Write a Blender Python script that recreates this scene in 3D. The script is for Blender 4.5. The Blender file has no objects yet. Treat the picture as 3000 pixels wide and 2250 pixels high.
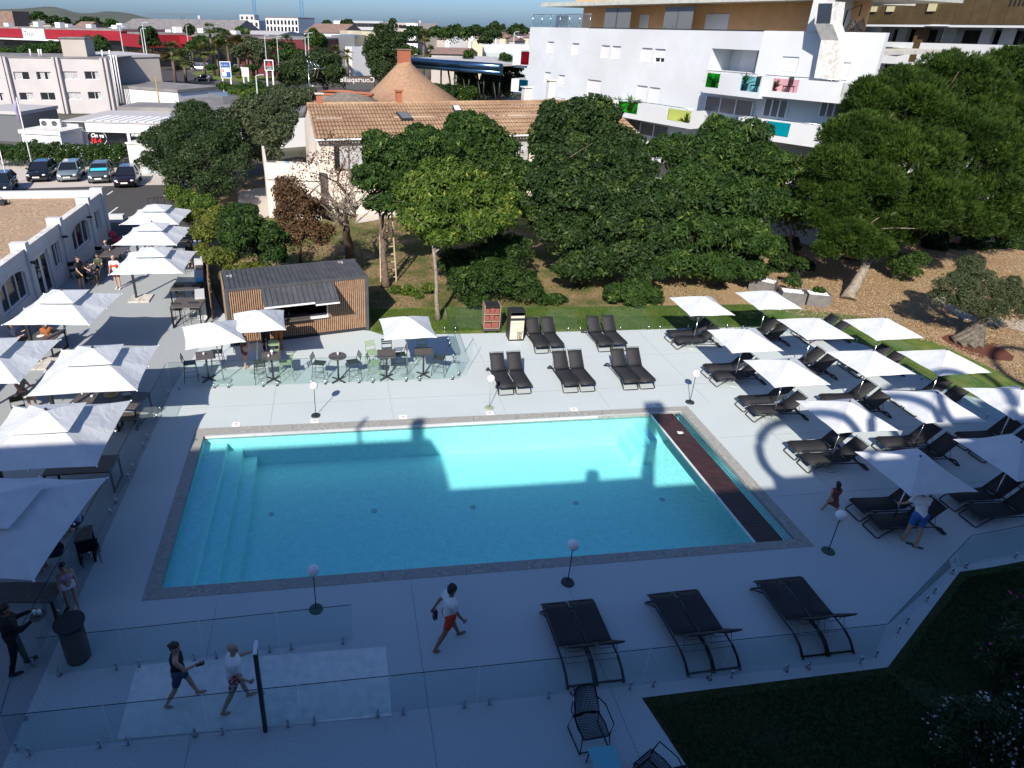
import bpy, math, random
import numpy as np
from mathutils import Vector, Matrix
R = math.radians
C = bpy.context.scene.collection
rng = random.Random(7)
# ---------- camera model (fitted to the photograph); px are photo pixels 3000 x 2250 ----------
CF, CX, CY, CH = 1949.413, 1227.044, 1009.433, 12.331
_p, _r, _y = R(25.692), R(.869), R(7.119)
FW = Vector((math.sin(_y)*math.cos(_p), math.cos(_y)*math.cos(_p), -math.sin(_p)))
_a = Vector((math.cos(_y), -math.sin(_y), 0)); _b = _a.cross(FW)
RT = math.cos(_r)*_a + math.sin(_r)*_b; UP = -math.sin(_r)*_a + math.cos(_r)*_b
def ray(x, y): return FW + ((x-CX)/CF)*RT - ((y-CY)/CF)*UP
def G(x, y, z=0.):
    d = ray(x, y); t = (z-CH)/d.z; return Vector((d.x*t, d.y*t, z))
def DP(x, y, dep):
    d = ray(x, y); return Vector((d.x*dep, d.y*dep, CH+d.z*dep))
def YP(x, y, Y):
    d = ray(x, y); t = Y/d.y; return Vector((d.x*t, Y, CH+d.z*t))
def depth(P): return (Vector(P)-Vector((0, 0, CH))).dot(FW)
def PX(P):
    d = Vector(P)-Vector((0, 0, CH)); z = d.dot(FW)
    return (CX+CF*d.dot(RT)/z, CY-CF*d.dot(UP)/z)
def HT(b, ty, z=0.):
    p = G(b[0], b[1], z); lo, hi = -5, 11.8
    for _ in range(40):
        m = (lo+hi)/2
        if PX((p.x, p.y, m))[1] > ty: lo = m
        else: hi = m
    return lo
# ---------- materials ----------
MATS = {}
def lin(c): return tuple(((v/255)/12.92 if v/255 <= .04045 else ((v/255+.055)/1.055)**2.4) for v in c)
def mat(name, col, rough=.6, metal=0., alt=None, ns=8., nd=6., bump=0., bs=None, spec=.5, cr=(.35, .65), coat=0.):
    if name in MATS: return MATS[name]
    m = bpy.data.materials.new(name); m.use_nodes = True; nt = m.node_tree; b = nt.nodes['Principled BSDF']
    b.inputs['Base Color'].default_value = (*col, 1); b.inputs['Roughness'].default_value = rough
    b.inputs['Metallic'].default_value = metal; b.inputs['Specular IOR Level'].default_value = spec
    if coat: b.inputs['Coat Weight'].default_value = coat
    if alt or bump:
        tc = nt.nodes.new('ShaderNodeTexCoord')
        n = nt.nodes.new('ShaderNodeTexNoise'); n.inputs['Scale'].default_value = ns; n.inputs['Detail'].default_value = nd
        nt.links.new(tc.outputs['Object'], n.inputs['Vector'])
        if alt:
            r = nt.nodes.new('ShaderNodeValToRGB'); r.color_ramp.elements[0].position = cr[0]; r.color_ramp.elements[1].position = cr[1]
            r.color_ramp.elements[0].color = (*col, 1); r.color_ramp.elements[1].color = (*alt, 1)
            nt.links.new(n.outputs['Fac'], r.inputs['Fac']); nt.links.new(r.outputs['Color'], b.inputs['Base Color'])
        if bump:
            n2 = n
            if bs:
                n2 = nt.nodes.new('ShaderNodeTexNoise'); n2.inputs['Scale'].default_value = bs; n2.inputs['Detail'].default_value = 4
                nt.links.new(tc.outputs['Object'], n2.inputs['Vector'])
            bp = nt.nodes.new('ShaderNodeBump'); bp.inputs['Strength'].default_value = bump; bp.inputs['Distance'].default_value = .02
            nt.links.new(n2.outputs['Fac'], bp.inputs['Height']); nt.links.new(bp.outputs['Normal'], b.inputs['Normal'])
    MATS[name] = m; return m
def mix3(name, cols, scales, rough=.9, bump=.3, wave=None, pos=((.4, .6), (.4, .6))):
    """three colours mixed by two noises of different scale"""
    m = bpy.data.materials.new(name); m.use_nodes = True; nt = m.node_tree; b = nt.nodes['Principled BSDF']
    b.inputs['Roughness'].default_value = rough; b.inputs['Specular IOR Level'].default_value = .25
    tc = nt.nodes.new('ShaderNodeTexCoord'); prev = None
    for i, s in enumerate(scales):
        n = nt.nodes.new('ShaderNodeTexNoise'); n.inputs['Scale'].default_value = s; n.inputs['Detail'].default_value = 5
        nt.links.new(tc.outputs['Object'], n.inputs['Vector'])
        mr = nt.nodes.new('ShaderNodeMapRange'); mr.inputs['From Min'].default_value = pos[i][0]; mr.inputs['From Max'].default_value = pos[i][1]
        nt.links.new(n.outputs['Fac'], mr.inputs['Value'])
        mx = nt.nodes.new('ShaderNodeMix'); mx.data_type = 'RGBA'
        nt.links.new(mr.outputs['Result'], mx.inputs['Factor'])
        if prev: nt.links.new(prev.outputs['Result'], mx.inputs['A'])
        else: mx.inputs['A'].default_value = (*cols[0], 1)
        mx.inputs['B'].default_value = (*cols[i+1], 1)
        prev = mx; last = n
    nt.links.new(prev.outputs['Result'], b.inputs['Base Color'])
    bp = nt.nodes.new('ShaderNodeBump'); bp.inputs['Strength'].default_value = bump; bp.inputs['Distance'].default_value = .03
    nt.links.new(last.outputs['Fac'], bp.inputs['Height']); nt.links.new(bp.outputs['Normal'], b.inputs['Normal'])
    MATS[name] = m; return m
def leafmat(name, c1, c2, c3=None, trans=.3):
    m = bpy.data.materials.new(name); m.use_nodes = True; nt = m.node_tree; nt.nodes.clear()
    at = nt.nodes.new('ShaderNodeAttribute'); at.attribute_name = 'rnd'
    r = nt.nodes.new('ShaderNodeValToRGB'); e = r.color_ramp.elements
    e[0].color = (*c1, 1); e[1].color = (*c2, 1); e[1].position = .8
    if c3: x = e.new(.93); x.color = (*c3, 1)
    nt.links.new(at.outputs['Fac'], r.inputs['Fac'])
    d = nt.nodes.new('ShaderNodeBsdfPrincipled'); d.inputs['Roughness'].default_value = .55; d.inputs['Specular IOR Level'].default_value = .22
    t = nt.nodes.new('ShaderNodeBsdfTranslucent'); mx = nt.nodes.new('ShaderNodeMixShader'); mx.inputs[0].default_value = trans
    o = nt.nodes.new('ShaderNodeOutputMaterial')
    nt.links.new(r.outputs['Color'], d.inputs['Base Color']); nt.links.new(r.outputs['Color'], t.inputs['Color'])
    nt.links.new(d.outputs[0], mx.inputs[1]); nt.links.new(t.outputs[0], mx.inputs[2]); nt.links.new(mx.outputs[0], o.inputs[0])
    MATS[name] = m; return m
def glassmat(name, tint, ior=1.45, rough=.02, gl=(1, 1, 1), extra=0.):
    m = bpy.data.materials.new(name); m.use_nodes = True; nt = m.node_tree; nt.nodes.clear()
    t = nt.nodes.new('ShaderNodeBsdfTransparent'); t.inputs[0].default_value = (*tint, 1)
    g = nt.nodes.new('ShaderNodeBsdfGlossy'); g.inputs['Roughness'].default_value = rough; g.inputs[0].default_value = (*gl, 1)
    f = nt.nodes.new('ShaderNodeFresnel'); f.inputs[0].default_value = ior
    mx = nt.nodes.new('ShaderNodeMixShader'); o = nt.nodes.new('ShaderNodeOutputMaterial')
    ge = nt.nodes.new('ShaderNodeNewGeometry'); iv = nt.nodes.new('ShaderNodeMath'); iv.operation = 'SUBTRACT'; iv.inputs[0].default_value = 1
    mu = nt.nodes.new('ShaderNodeMath'); mu.operation = 'MULTIPLY'; nt.links.new(ge.outputs['Backfacing'], iv.inputs[1]); nt.links.new(iv.outputs[0], mu.inputs[1])
    if extra:
        ad = nt.nodes.new('ShaderNodeMath'); ad.operation = 'ADD'; ad.inputs[1].default_value = extra; ad.use_clamp = True
        nt.links.new(f.outputs[0], ad.inputs[0]); nt.links.new(ad.outputs[0], mu.inputs[0])
    else: nt.links.new(f.outputs[0], mu.inputs[0])
    nt.links.new(mu.outputs[0], mx.inputs[0])
    nt.links.new(t.outputs[0], mx.inputs[1]); nt.links.new(g.outputs[0], mx.inputs[2]); nt.links.new(mx.outputs[0], o.inputs[0])
    MATS[name] = m; return m
# ---------- mesh builder ----------
class MB:
    def __init__(s): s.v = []; s.f = []; s.sm = []
    def add(s, vs, fs, smooth=False):
        o = len(s.v); s.v += [tuple(p) for p in vs]
        for f in fs: s.f.append([i+o for i in f]); s.sm.append(smooth)
        return s
    def hexa(s, p): # p: 4 bottom ccw, 4 top ccw
        return s.add(p, [(3, 2, 1, 0), (4, 5, 6, 7), (0, 1, 5, 4), (1, 2, 6, 5), (2, 3, 7, 6), (3, 0, 4, 7)])
    def box(s, x, y, z, sx, sy, sz, rz=0., rx=0., ry=0.): # z = bottom unless rotated
        h = [(-sx/2, -sy/2, 0), (sx/2, -sy/2, 0), (sx/2, sy/2, 0), (-sx/2, sy/2, 0)]
        h += [(a, b, sz) for a, b, _ in h]
        M = Matrix.Translation((x, y, z)) @ Matrix.Rotation(rz, 4, 'Z') @ Matrix.Rotation(ry, 4, 'Y') @ Matrix.Rotation(rx, 4, 'X')
        return s.hexa([M @ Vector(q) for q in h])
    def bar(s, a, b, w, h, up=(0, 0, 1)): # box between two points
        a, b = Vector(a), Vector(b); d = (b-a).normalized(); u = Vector(up)
        if abs(d.dot(u)) > .99: u = Vector((0, 1, 0))
        x = d.cross(u).normalized(); y = x.cross(d).normalized()
        x *= w/2; y *= h/2
        return s.hexa([a-x-y, a+x-y, b+x-y, b-x-y, a-x+y, a+x+y, b+x+y, b-x+y])
    def prism(s, poly, z0, z1):
        n = len(poly); v = [(p[0], p[1], z0) for p in poly]+[(p[0], p[1], z1) for p in poly]
        ar = sum(poly[i][0]*poly[(i+1) % n][1]-poly[(i+1) % n][0]*poly[i][1] for i in range(n))
        f = [tuple(range(n-1, -1, -1)), tuple(range(n, 2*n))]+[(i, (i+1) % n, n+(i+1) % n, n+i) for i in range(n)]
        if ar < 0: f = [tuple(reversed(q)) for q in f]
        return s.add(v, f)
    def sheet(s, poly, z):
        ar = sum(poly[i][0]*poly[(i+1) % len(poly)][1]-poly[(i+1) % len(poly)][0]*poly[i][1] for i in range(len(poly)))
        q = [(p[0], p[1], z) for p in poly]
        if ar < 0: q.reverse()
        return s.add(q, [tuple(range(len(q)))])
    def tube(s, pts, r, n=6, closed=False, caps=True):
        pts = [Vector(p) for p in pts]; m = len(pts)
        rs = r if isinstance(r, (list, tuple)) else [r]*m
        ref = Vector((.13, .21, 1)).normalized(); vs = []
        for i, p in enumerate(pts):
            a = pts[i-1] if (i > 0 or closed) else p; b = pts[(i+1) % m] if (i < m-1 or closed) else p
            d = (b-a).normalized()
            if abs(d.dot(ref)) > .95: u = Vector((1, 0, 0))
            else: u = ref
            x = d.cross(u).normalized(); y = d.cross(x)
            for k in range(n):
                t = 2*math.pi*k/n; vs.append(p+rs[i]*(math.cos(t)*x+math.sin(t)*y))
        fs = []
        for i in range(m if closed else m-1):
            j = (i+1) % m
            for k in range(n):
                l = (k+1) % n; fs.append((i*n+k, j*n+k, j*n+l, i*n+l))
        s.add(vs, fs, n > 4)
        if caps and not closed:
            o = len(s.v)-len(vs)
            s.f.append([o+k for k in range(n)]); s.sm.append(False)
            s.f.append([o+(m-1)*n+k for k in reversed(range(n))]); s.sm.append(False)
        return s
    def cyl(s, x, y, z0, z1, r0, r1=None, n=16): return s.tube([(x, y, z0), (x, y, z1)], [r0, r0 if r1 is None else r1], n)
    def ball(s, c, r, n=12, m=8, sc=(1, 1, 1)):
        vs = [(c[0], c[1], c[2]+r*sc[2])]
        for j in range(1, m):
            a = math.pi*j/m
            for i in range(n):
                b = 2*math.pi*i/n
                vs.append((c[0]+r*sc[0]*math.sin(a)*math.cos(b), c[1]+r*sc[1]*math.sin(a)*math.sin(b), c[2]+r*sc[2]*math.cos(a)))
        vs.append((c[0], c[1], c[2]-r*sc[2])); fs = []
        for i in range(n): fs.append((0, 1+i, 1+(i+1) % n))
        for j in range(m-2):
            for i in range(n):
                a = 1+j*n+i; b = 1+j*n+(i+1) % n; fs.append((a, a+n, b+n, b))
        e = len(vs)-1; o = 1+(m-2)*n
        for i in range(n): fs.append((e, o+(i+1) % n, o+i))
        return s.add(vs, fs, True)
    def build(s, name, m, parent=None, bevel=0., world=True, solid=0.):
        me = bpy.data.meshes.new(name); vs = s.v
        if parent is not None and world:
            M = parent.matrix_basis
            if parent.parent is not None: M = parent.parent.matrix_basis @ M
            I = M.inverted(); vs = [tuple(I @ Vector(p)) for p in vs]
        me.from_pydata(vs, [], s.f); me.polygons.foreach_set('use_smooth', s.sm)
        if isinstance(m, str): m = MATS[m]
        me.materials.append(m); me.update()
        o = bpy.data.objects.new(name, me); C.objects.link(o)
        if parent is not None: o.parent = parent
        if bevel:
            b = o.modifiers.new('bevel', 'BEVEL'); b.width = bevel; b.segments = 2; b.limit_method = 'ANGLE'
        if solid:
            b = o.modifiers.new('solid', 'SOLIDIFY'); b.thickness = solid
        return o
def tag(o, label=None, cat=None, group=None, kind=None):
    if label: o['label'] = label
    if cat: o['category'] = cat
    if group: o['group'] = group
    if kind: o['kind'] = kind
    return o
def thing(name, label, cat, loc=(0, 0, 0), rz=0., group=None):
    o = bpy.data.objects.new(name, None); C.objects.link(o); o.location = loc; o.rotation_euler = (0, 0, rz)
    o.empty_display_size = .2
    o.matrix_basis = Matrix.Translation(loc) @ Matrix.Rotation(rz, 4, 'Z')
    return tag(o, label, cat, group)
def struct(name, mb, m): return tag(mb.build(name, m), kind='structure')
def copy_tree(o, parent=None):
    c = o.copy(); C.objects.link(c)
    if parent is not None: c.parent = parent
    for ch in list(o.children): copy_tree(ch, c)
    return c
PLACED = {}
def place(proto, x, y, rz, label, group=None, z=0.):
    """first call moves the prototype itself, later calls copy it"""
    o = proto if proto.name not in PLACED else copy_tree(proto)
    PLACED[proto.name] = 1
    o.matrix_basis = Matrix.Translation((x, y, z)) @ Matrix.Rotation(rz, 4, 'Z')
    o['label'] = label
    if group: o['group'] = group
    return o
def text(name, body, size, m, parent, origin, xd, zd, ext=.005, shear=0., mirror=False, align='LEFT', bold=0.):
    """text standing in the plane spanned by xd (reading direction) and zd (up)"""
    cu = bpy.data.curves.new(name, 'FONT'); cu.body = body; cu.size = size; cu.extrude = ext; cu.shear = shear; cu.align_x = align; cu.offset = bold
    cu.resolution_u = 3
    t = bpy.data.objects.new('tmp', cu); C.objects.link(t)
    me = bpy.data.meshes.new_from_object(t, depsgraph=bpy.context.evaluated_depsgraph_get())
    bpy.data.objects.remove(t); bpy.data.curves.remove(cu)
    xd = Vector(xd).normalized(); zd = Vector(zd).normalized(); n = xd.cross(zd)
    M = Matrix((( xd.x, zd.x, n.x, origin[0]), (xd.y, zd.y, n.y, origin[1]), (xd.z, zd.z, n.z, origin[2]), (0, 0, 0, 1)))
    if mirror: M = M @ Matrix.Diagonal((-1, 1, 1, 1))
    P = parent.matrix_basis if parent is not None else Matrix()
    if parent is not None and parent.parent is not None: P = parent.parent.matrix_basis @ P
    me.transform(P.inverted() @ M); me.materials.clear(); me.materials.append(MATS[m] if isinstance(m, str) else m)
    me.name = name; o = bpy.data.objects.new(name, me); C.objects.link(o)
    if parent is not None: o.parent = parent
    return o
def npmesh(name, co, faces4, m, parent=None, rnd=None, smooth=False):
    """numpy mesh of quads; co (N,3) world coordinates"""
    me = bpy.data.meshes.new(name); co = np.asarray(co, np.float32)
    if parent is not None:
        I = parent.matrix_basis.inverted(); A = np.array(I); co = (co @ A[:3, :3].T + A[:3, 3]).astype(np.float32)
    nf = len(faces4); me.vertices.add(len(co)); me.vertices.foreach_set('co', co.ravel())
    me.loops.add(nf*4); me.loops.foreach_set('vertex_index', np.asarray(faces4, np.int32).ravel())
    me.polygons.add(nf); me.polygons.foreach_set('loop_start', np.arange(0, nf*4, 4, dtype=np.int32))
    me.update(calc_edges=True)
    if rnd is not None:
        a = me.attributes.new('rnd', 'FLOAT', 'FACE'); a.data.foreach_set('value', np.asarray(rnd, np.float32))
    me.materials.append(MATS[m] if isinstance(m, str) else m)
    o = bpy.data.objects.new(name, me); C.objects.link(o)
    if parent is not None: o.parent = parent
    return o
# ---------- camera, sun, sky ----------
cam = bpy.data.cameras.new('camera'); cam.sensor_width = 36; cam.lens = CF/3000*36
cam.shift_x = (1500-CX)/3000; cam.shift_y = (CY-1125)/3000; cam.clip_end = 20000; cam.clip_start = .1
co = bpy.data.objects.new('camera', cam); C.objects.link(co); bpy.context.scene.camera = co
co.matrix_world = Matrix(((RT.x, UP.x, -FW.x, 0), (RT.y, UP.y, -FW.y, 0), (RT.z, UP.z, -FW.z, CH), (0, 0, 0, 1)))
AZ, EL = R(25.), R(35.7)
sd = Vector((math.sin(AZ)*math.cos(EL), math.cos(AZ)*math.cos(EL), -math.sin(EL)))
sl = bpy.data.lights.new('sun', 'SUN'); sl.energy = 5.; sl.angle = R(.5); sl.color = (1, .90, .785)
so = bpy.data.objects.new('sun', sl); C.objects.link(so); so.rotation_euler = sd.to_track_quat('-Z', 'Y').to_euler()
w = bpy.data.worlds.new('World'); bpy.context.scene.world = w; w.use_nodes = True
nt = w.node_tree; bg = nt.nodes['Background']; sk = nt.nodes.new('ShaderNodeTexSky'); sk.sky_type = 'NISHITA'
sk.sun_disc = False; sk.sun_elevation = EL; sk.sun_rotation = R(180)+AZ; sk.altitude = 0; sk.air_density = .8; sk.dust_density = 1.2; sk.ozone_density = 10.
nt.links.new(sk.outputs[0], bg.inputs[0]); bg.inputs[1].default_value = .115
vs = bpy.context.scene.view_settings; vs.view_transform = 'Standard'; vs.look = 'None'; vs.exposure = .45; vs.gamma = 1
bpy.context.scene.cycles.max_bounces = 8; bpy.context.scene.cycles.transparent_max_bounces = 24
bpy.context.scene.cycles.caustics_reflective = False; bpy.context.scene.cycles.caustics_refractive = False
bpy.context.scene.cycles.sample_clamp_indirect = 4
# ---------- materials ----------
W = (1, 1, 1)
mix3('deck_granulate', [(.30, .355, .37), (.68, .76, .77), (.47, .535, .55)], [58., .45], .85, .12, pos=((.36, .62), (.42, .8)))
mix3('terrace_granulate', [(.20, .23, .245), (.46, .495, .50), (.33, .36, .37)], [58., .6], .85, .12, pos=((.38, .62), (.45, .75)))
mix3('stone_coping', [(.27, .275, .26), (.40, .40, .37), (.33, .335, .315)], [9., 2.], .7, .2)
mix3('lawn', [(.045, .095, .014), (.105, .19, .028), (.15, .18, .045)], [14., 1.2], .9, .8)
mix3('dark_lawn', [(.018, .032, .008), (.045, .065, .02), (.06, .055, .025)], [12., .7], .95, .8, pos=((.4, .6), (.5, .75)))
mix3('dry_soil', [(.20, .135, .075), (.30, .22, .13), (.085, .10, .03)], [6., .5], .95, .6)
mix3('wood_chips', [(.20, .13, .07), (.46, .34, .20), (.30, .205, .11)], [11., .6], .95, 1.)
mix3('red_bark', [(.10, .035, .025), (.17, .06, .04), (.13, .05, .03)], [14., 2.], .95, 1.)
mix3('asphalt', [(.05, .05, .052), (.085, .083, .08), (.065, .063, .06)], [20., .6], .9, .3)
mix3('pale_gravel', [(.42, .38, .34), (.60, .54, .48), (.5, .46, .42)], [18., .8], .95, .6)
mix3('far_ground', [(.05, .055, .03), (.12, .11, .07), (.10, .10, .09)], [.12, .03], .95, .1)
mix3('roof_gravel', [(.26, .17, .10), (.52, .38, .25), (.36, .26, .17)], [7., .7], .95, .9)
mix3('white_render', [(.60, .635, .66), (.56, .595, .62), (.50, .53, .55)], [2., .35], .8, .08)
mix3('dirty_white', [(.62, .61, .58), (.50, .49, .45), (.70, .69, .66)], [1.2, 5.], .85, .15)
mix3('concrete_pale', [(.52, .50, .46), (.38, .37, .33), (.58, .56, .52)], [1.5, 6.], .85, .2)
mix3('pad_concrete', [(.70, .77, .76), (.62, .70, .68), (.78, .82, .80)], [1.1, 5.], .75, .1)
mat('charcoal', (.022, .023, .026), .5); mat('black_metal', (.012, .012, .013), .4, .6); mat('anthracite', (.035, .04, .045), .5, .3)
mat('lounger_frame', (.045, .045, .05), .38, .5)
mat('sling', (.017, .018, .021), .75, alt=(.027, .028, .031), ns=120, bump=.2)
mat('steel', (.6, .6, .6), .22, 1.); mat('dark_steel', (.25, .25, .26), .3, 1.); mat('white_globe', (.86, .87, .9), .3)
mat('white_paint', (.8, .8, .8), .45)
mat('sage_paint', (.26, .37, .22), .45); mat('sage_stone', (.30, .36, .24), .7); mat('grey_base', (.36, .43, .44), .4, alt=(.42, .48, .48), ns=5)
mat('dark_base', (.03, .035, .04), .4); mat('deep_green', (.03, .09, .06), .5)
def clothmat(name, col, alt, tr):
    m = mat(name, col, .85, alt=alt, ns=2.5); nt = m.node_tree; b = nt.nodes['Principled BSDF']; t = nt.nodes.new('ShaderNodeBsdfTranslucent'); t.inputs[0].default_value = (*col, 1)
    mx = nt.nodes.new('ShaderNodeMixShader'); mx.inputs[0].default_value = tr; o = nt.nodes['Material Output']; nt.links.new(b.outputs[0], mx.inputs[1]); nt.links.new(t.outputs[0], mx.inputs[2]); nt.links.new(mx.outputs[0], o.inputs[0])
    tc = nt.nodes.new('ShaderNodeTexCoord'); n = nt.nodes.new('ShaderNodeTexNoise'); n.inputs['Scale'].default_value = 2.2; n.inputs['Distortion'].default_value = 1.; nt.links.new(tc.outputs['Object'], n.inputs['Vector'])
    bp = nt.nodes.new('ShaderNodeBump'); bp.inputs['Strength'].default_value = .5; bp.inputs['Distance'].default_value = .06; nt.links.new(n.outputs['Fac'], bp.inputs['Height']); nt.links.new(bp.outputs['Normal'], b.inputs['Normal'])
clothmat('canvas', (.68, .72, .75), (.61, .65, .68), .12)
mat('slate_top', (.075, .07, .066), .5, alt=(.12, .105, .098), ns=14); mat('dark_green_paint', (.02, .035, .03), .45)
mat('dark_wood', (.05, .032, .024), .55, alt=(.09, .055, .04), ns=5)
glassmat('fence_glass', (.90, .95, .945), 1.5, .01); mat('glass_edge', (.012, .06, .06), .2)
mat('window_dark', (.012, .015, .02), .08, spec=1.); mat('window_grey', (.14, .15, .16), .25, spec=.8); mat('curtain', (.5, .5, .5), .8, alt=(.3, .3, .31), ns=6)
mat('shutter', (.66, .67, .70), .6); mat('wood_slat', (.32, .195, .12), .6, alt=(.42, .27, .175), ns=6)
mat('bark', (.16, .12, .085), .9, alt=(.09, .065, .05), ns=9, bump=.8); mat('pale_bark', (.30, .26, .21), .9, alt=(.18, .15, .12), ns=9, bump=.8)
mat('olive_bark', (.17, .15, .12), .9, alt=(.07, .06, .05), ns=7, bump=1.)
# ---------- ground ----------
g = MB(); S = 6000
xs = [-S, -5.2, 12.4, S]; ys = [-300, 12.1, 19.8, S]
for i in range(3):
    for j in range(3):
        if (i, j) != (1, 1): g.add([(xs[i], ys[j], -.03), (xs[i+1], ys[j], -.03), (xs[i+1], ys[j+1], -.03), (xs[i], ys[j+1], -.03)], [(0, 1, 2, 3)])
struct('ground', g, 'far_ground')
def lay(name, m, poly, z): return struct(name, MB().sheet(poly, z), m)
PI_ = [(-5.05, 19.62), (12.25, 19.44), (12.18, 12.24), (-4.97, 12.18)]   # outer coping
# deck pieces round the pool (terrace grey left of x=-6.6)
d = MB()
d.sheet([(-6.6, -6), (5.76, 8.5), (5.6, 9.2), (-4.97, 12.18), (-5.05, 19.62), (-6.4, 22.46)], 0)
d.sheet([(-6.4, 22.46), (-5.05, 19.62), (12.25, 19.44), (22.9, 19.5), (22.6, 23.6), (20.9, 25.5), (18.5, 25.95), (10.3, 26.15), (4.5, 26.4), (1.8, 26.45), (1.25, 27.0), (-5.6, 29.6)], 0)
d.sheet([(12.25, 19.44), (12.18, 12.24), (15.3, 11), (30, 11.9), (23, 19.5), (22.9, 19.5)], 0)
d.sheet([(12.18, 12.24), (-4.97, 12.18), (5.6, 9.2), (5.76, 8.5), (11.35, 8.62), (15.3, 11)], 0)
d.sheet([(-6.6, -6), (9, -6), (6.2, 6), (5.76, 8.5)], 0)
struct('pool_deck', d, 'deck_granulate')
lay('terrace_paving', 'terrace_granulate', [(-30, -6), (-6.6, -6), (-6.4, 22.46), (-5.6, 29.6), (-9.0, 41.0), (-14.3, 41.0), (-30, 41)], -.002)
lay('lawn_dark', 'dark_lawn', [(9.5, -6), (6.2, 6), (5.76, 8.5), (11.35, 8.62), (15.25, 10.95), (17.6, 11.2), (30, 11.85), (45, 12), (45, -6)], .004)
lay('garden_soil', 'dry_soil', [(-5.6, 29.6), (1.2, 27.0), (4.0, 29.2), (20, 28.3), (34, 44), (34, 62), (-12, 62), (-9.0, 43)], -.012)
lay('mulch_bed', 'wood_chips', [(14, 28.9), (20.0, 28.5), (22.4, 27.7), (25.2, 26.4), (25.9, 23.2), (26.2, 19), (30, 11.9), (70, 20), (70, 70), (30, 60), (20, 40)], -.004)
lay('lawn', 'lawn', [(1.2, 27.0), (1.8, 26.45), (4.5, 26.4), (10.3, 26.15), (18.5, 25.95), (20.9, 25.5), (22.6, 23.6), (22.9, 19.5), (23, 19.5), (30, 11.9), (26.4, 19), (26.0, 23.2), (25.2, 26.4), (22.4, 27.7), (20, 28.6), (12, 28.95), (4, 29.5), (1.2, 29.7)], .004)
lay('bark_ring', 'red_bark', [G(*q) for q in [(2757, 989), (2794, 1017), (2839, 1035), (2884, 1049), (2929, 1056), (2965, 1058), (2971, 1045), (2947, 1027), (2925, 1010), (2870, 990), (2816, 980), (2775, 980)]], .006)
lay('car_park', 'asphalt', [(-30, 41.01), (-9.0, 41.01), (-9.6, 47), (-11.8, 57.8), (-17, 58.6), (-30, 58.6)], -.006)
lay('gravel_lot', 'pale_gravel', [(-50, 55), (-26, 56.9), (-17, 57.8), (-11.8, 57.8), (-13, 70), (-50, 70)], -.002)
lay('path', 'pale_gravel', [G(1060, 600), G(1200, 596), G(1560, 588), G(1570, 612), G(1200, 628), G(1040, 655)], -.006)
lay('garden_path', 'pale_gravel', [G(700, 560), G(800, 545), G(860, 560), G(850, 600), G(770, 640), G(690, 650)], -.007)
lay('stepping_path', 'concrete_pale', [G(2705, 858), G(2775, 862), G(2880, 930), G(3050, 940), G(3060, 985), G(2950, 960), G(2830, 940)], .002)
mk = MB()
for a, b in [((318, 627), (345, 607)), ((315, 570), (330, 560)), ((480, 573), (488, 574))]:
    p, q = G(*a), G(*b); mk.bar((p.x, p.y, .0), (q.x, q.y, .0), .12, .012)
struct('parking_marks', mk, 'white_paint')
jt = MB()
for y in (21.0, 23.6): jt.box(8.3, y, .001, 28, .008, .003)
for x in (-2.6, 1.6, 5.6, 9.4, 13.2, 16.6, 19.6): jt.box(x, 22.85, .0015, .008, 6.4, .003)
for x in (14.3, 18.6): jt.box(x, 15.6, .0018, .008, 7.2, .003)
for y in (17.4, 14.3): jt.box(17, y, .0012, 9.2, .008, .003)
for x in (-3.2, 1.4, 5.2): jt.box(x, 9.4, .0015, .008, 5.2, .003)
struct('deck_joints', jt, mat('joint_grey', (.22, .25, .26), .9))
# roads far off
lay('road', 'asphalt', [G(455, 205), G(520, 196), G(640, 246), G(800, 248), G(1060, 262), G(1640, 250), G(1640, 275), G(1000, 290), G(640, 262), G(470, 258)], .0)
lay('roundabout_lawn', 'lawn', [G(560, 215), G(700, 190), G(830, 195), G(870, 226), G(700, 238), G(600, 232)], .01)
# shower pad
lay('shower_pad', 'pad_concrete', [G(400, 1950), G(1131, 1895), G(1148, 2098), G(343, 2168)], .009)
# ---------- pool ----------
ix0, ix1, iy0, iy1 = -4.66, 11.86, 12.53, 19.1
cp = MB()
o = [(-5.05, 19.62), (12.25, 19.44), (12.18, 12.24), (-4.97, 12.18)]; i_ = [(ix0-.05, iy1+.06), (ix1+.03, iy1-.02), (ix1-.02, iy0+.0), (ix0+.03, iy0-.0)]
for k in range(4):
    a, b, c_, e = o[k], o[(k+1) % 4], i_[(k+1) % 4], i_[k]
    n = 11 if k % 2 == 0 else 5
    for t in range(n):
        def L(p, q, u): return (p[0]+(q[0]-p[0])*u, p[1]+(q[1]-p[1])*u)
        g0 = .0012 if t else 0
        P = [L(a, b, t/n+g0/4), L(a, b, (t+1)/n-g0/4), L(e, c_, (t+1)/n-g0/4), L(e, c_, t/n+g0/4)]
        cp.prism(P, -.16, .012)
struct('pool_coping', cp, 'stone_coping')
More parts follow.
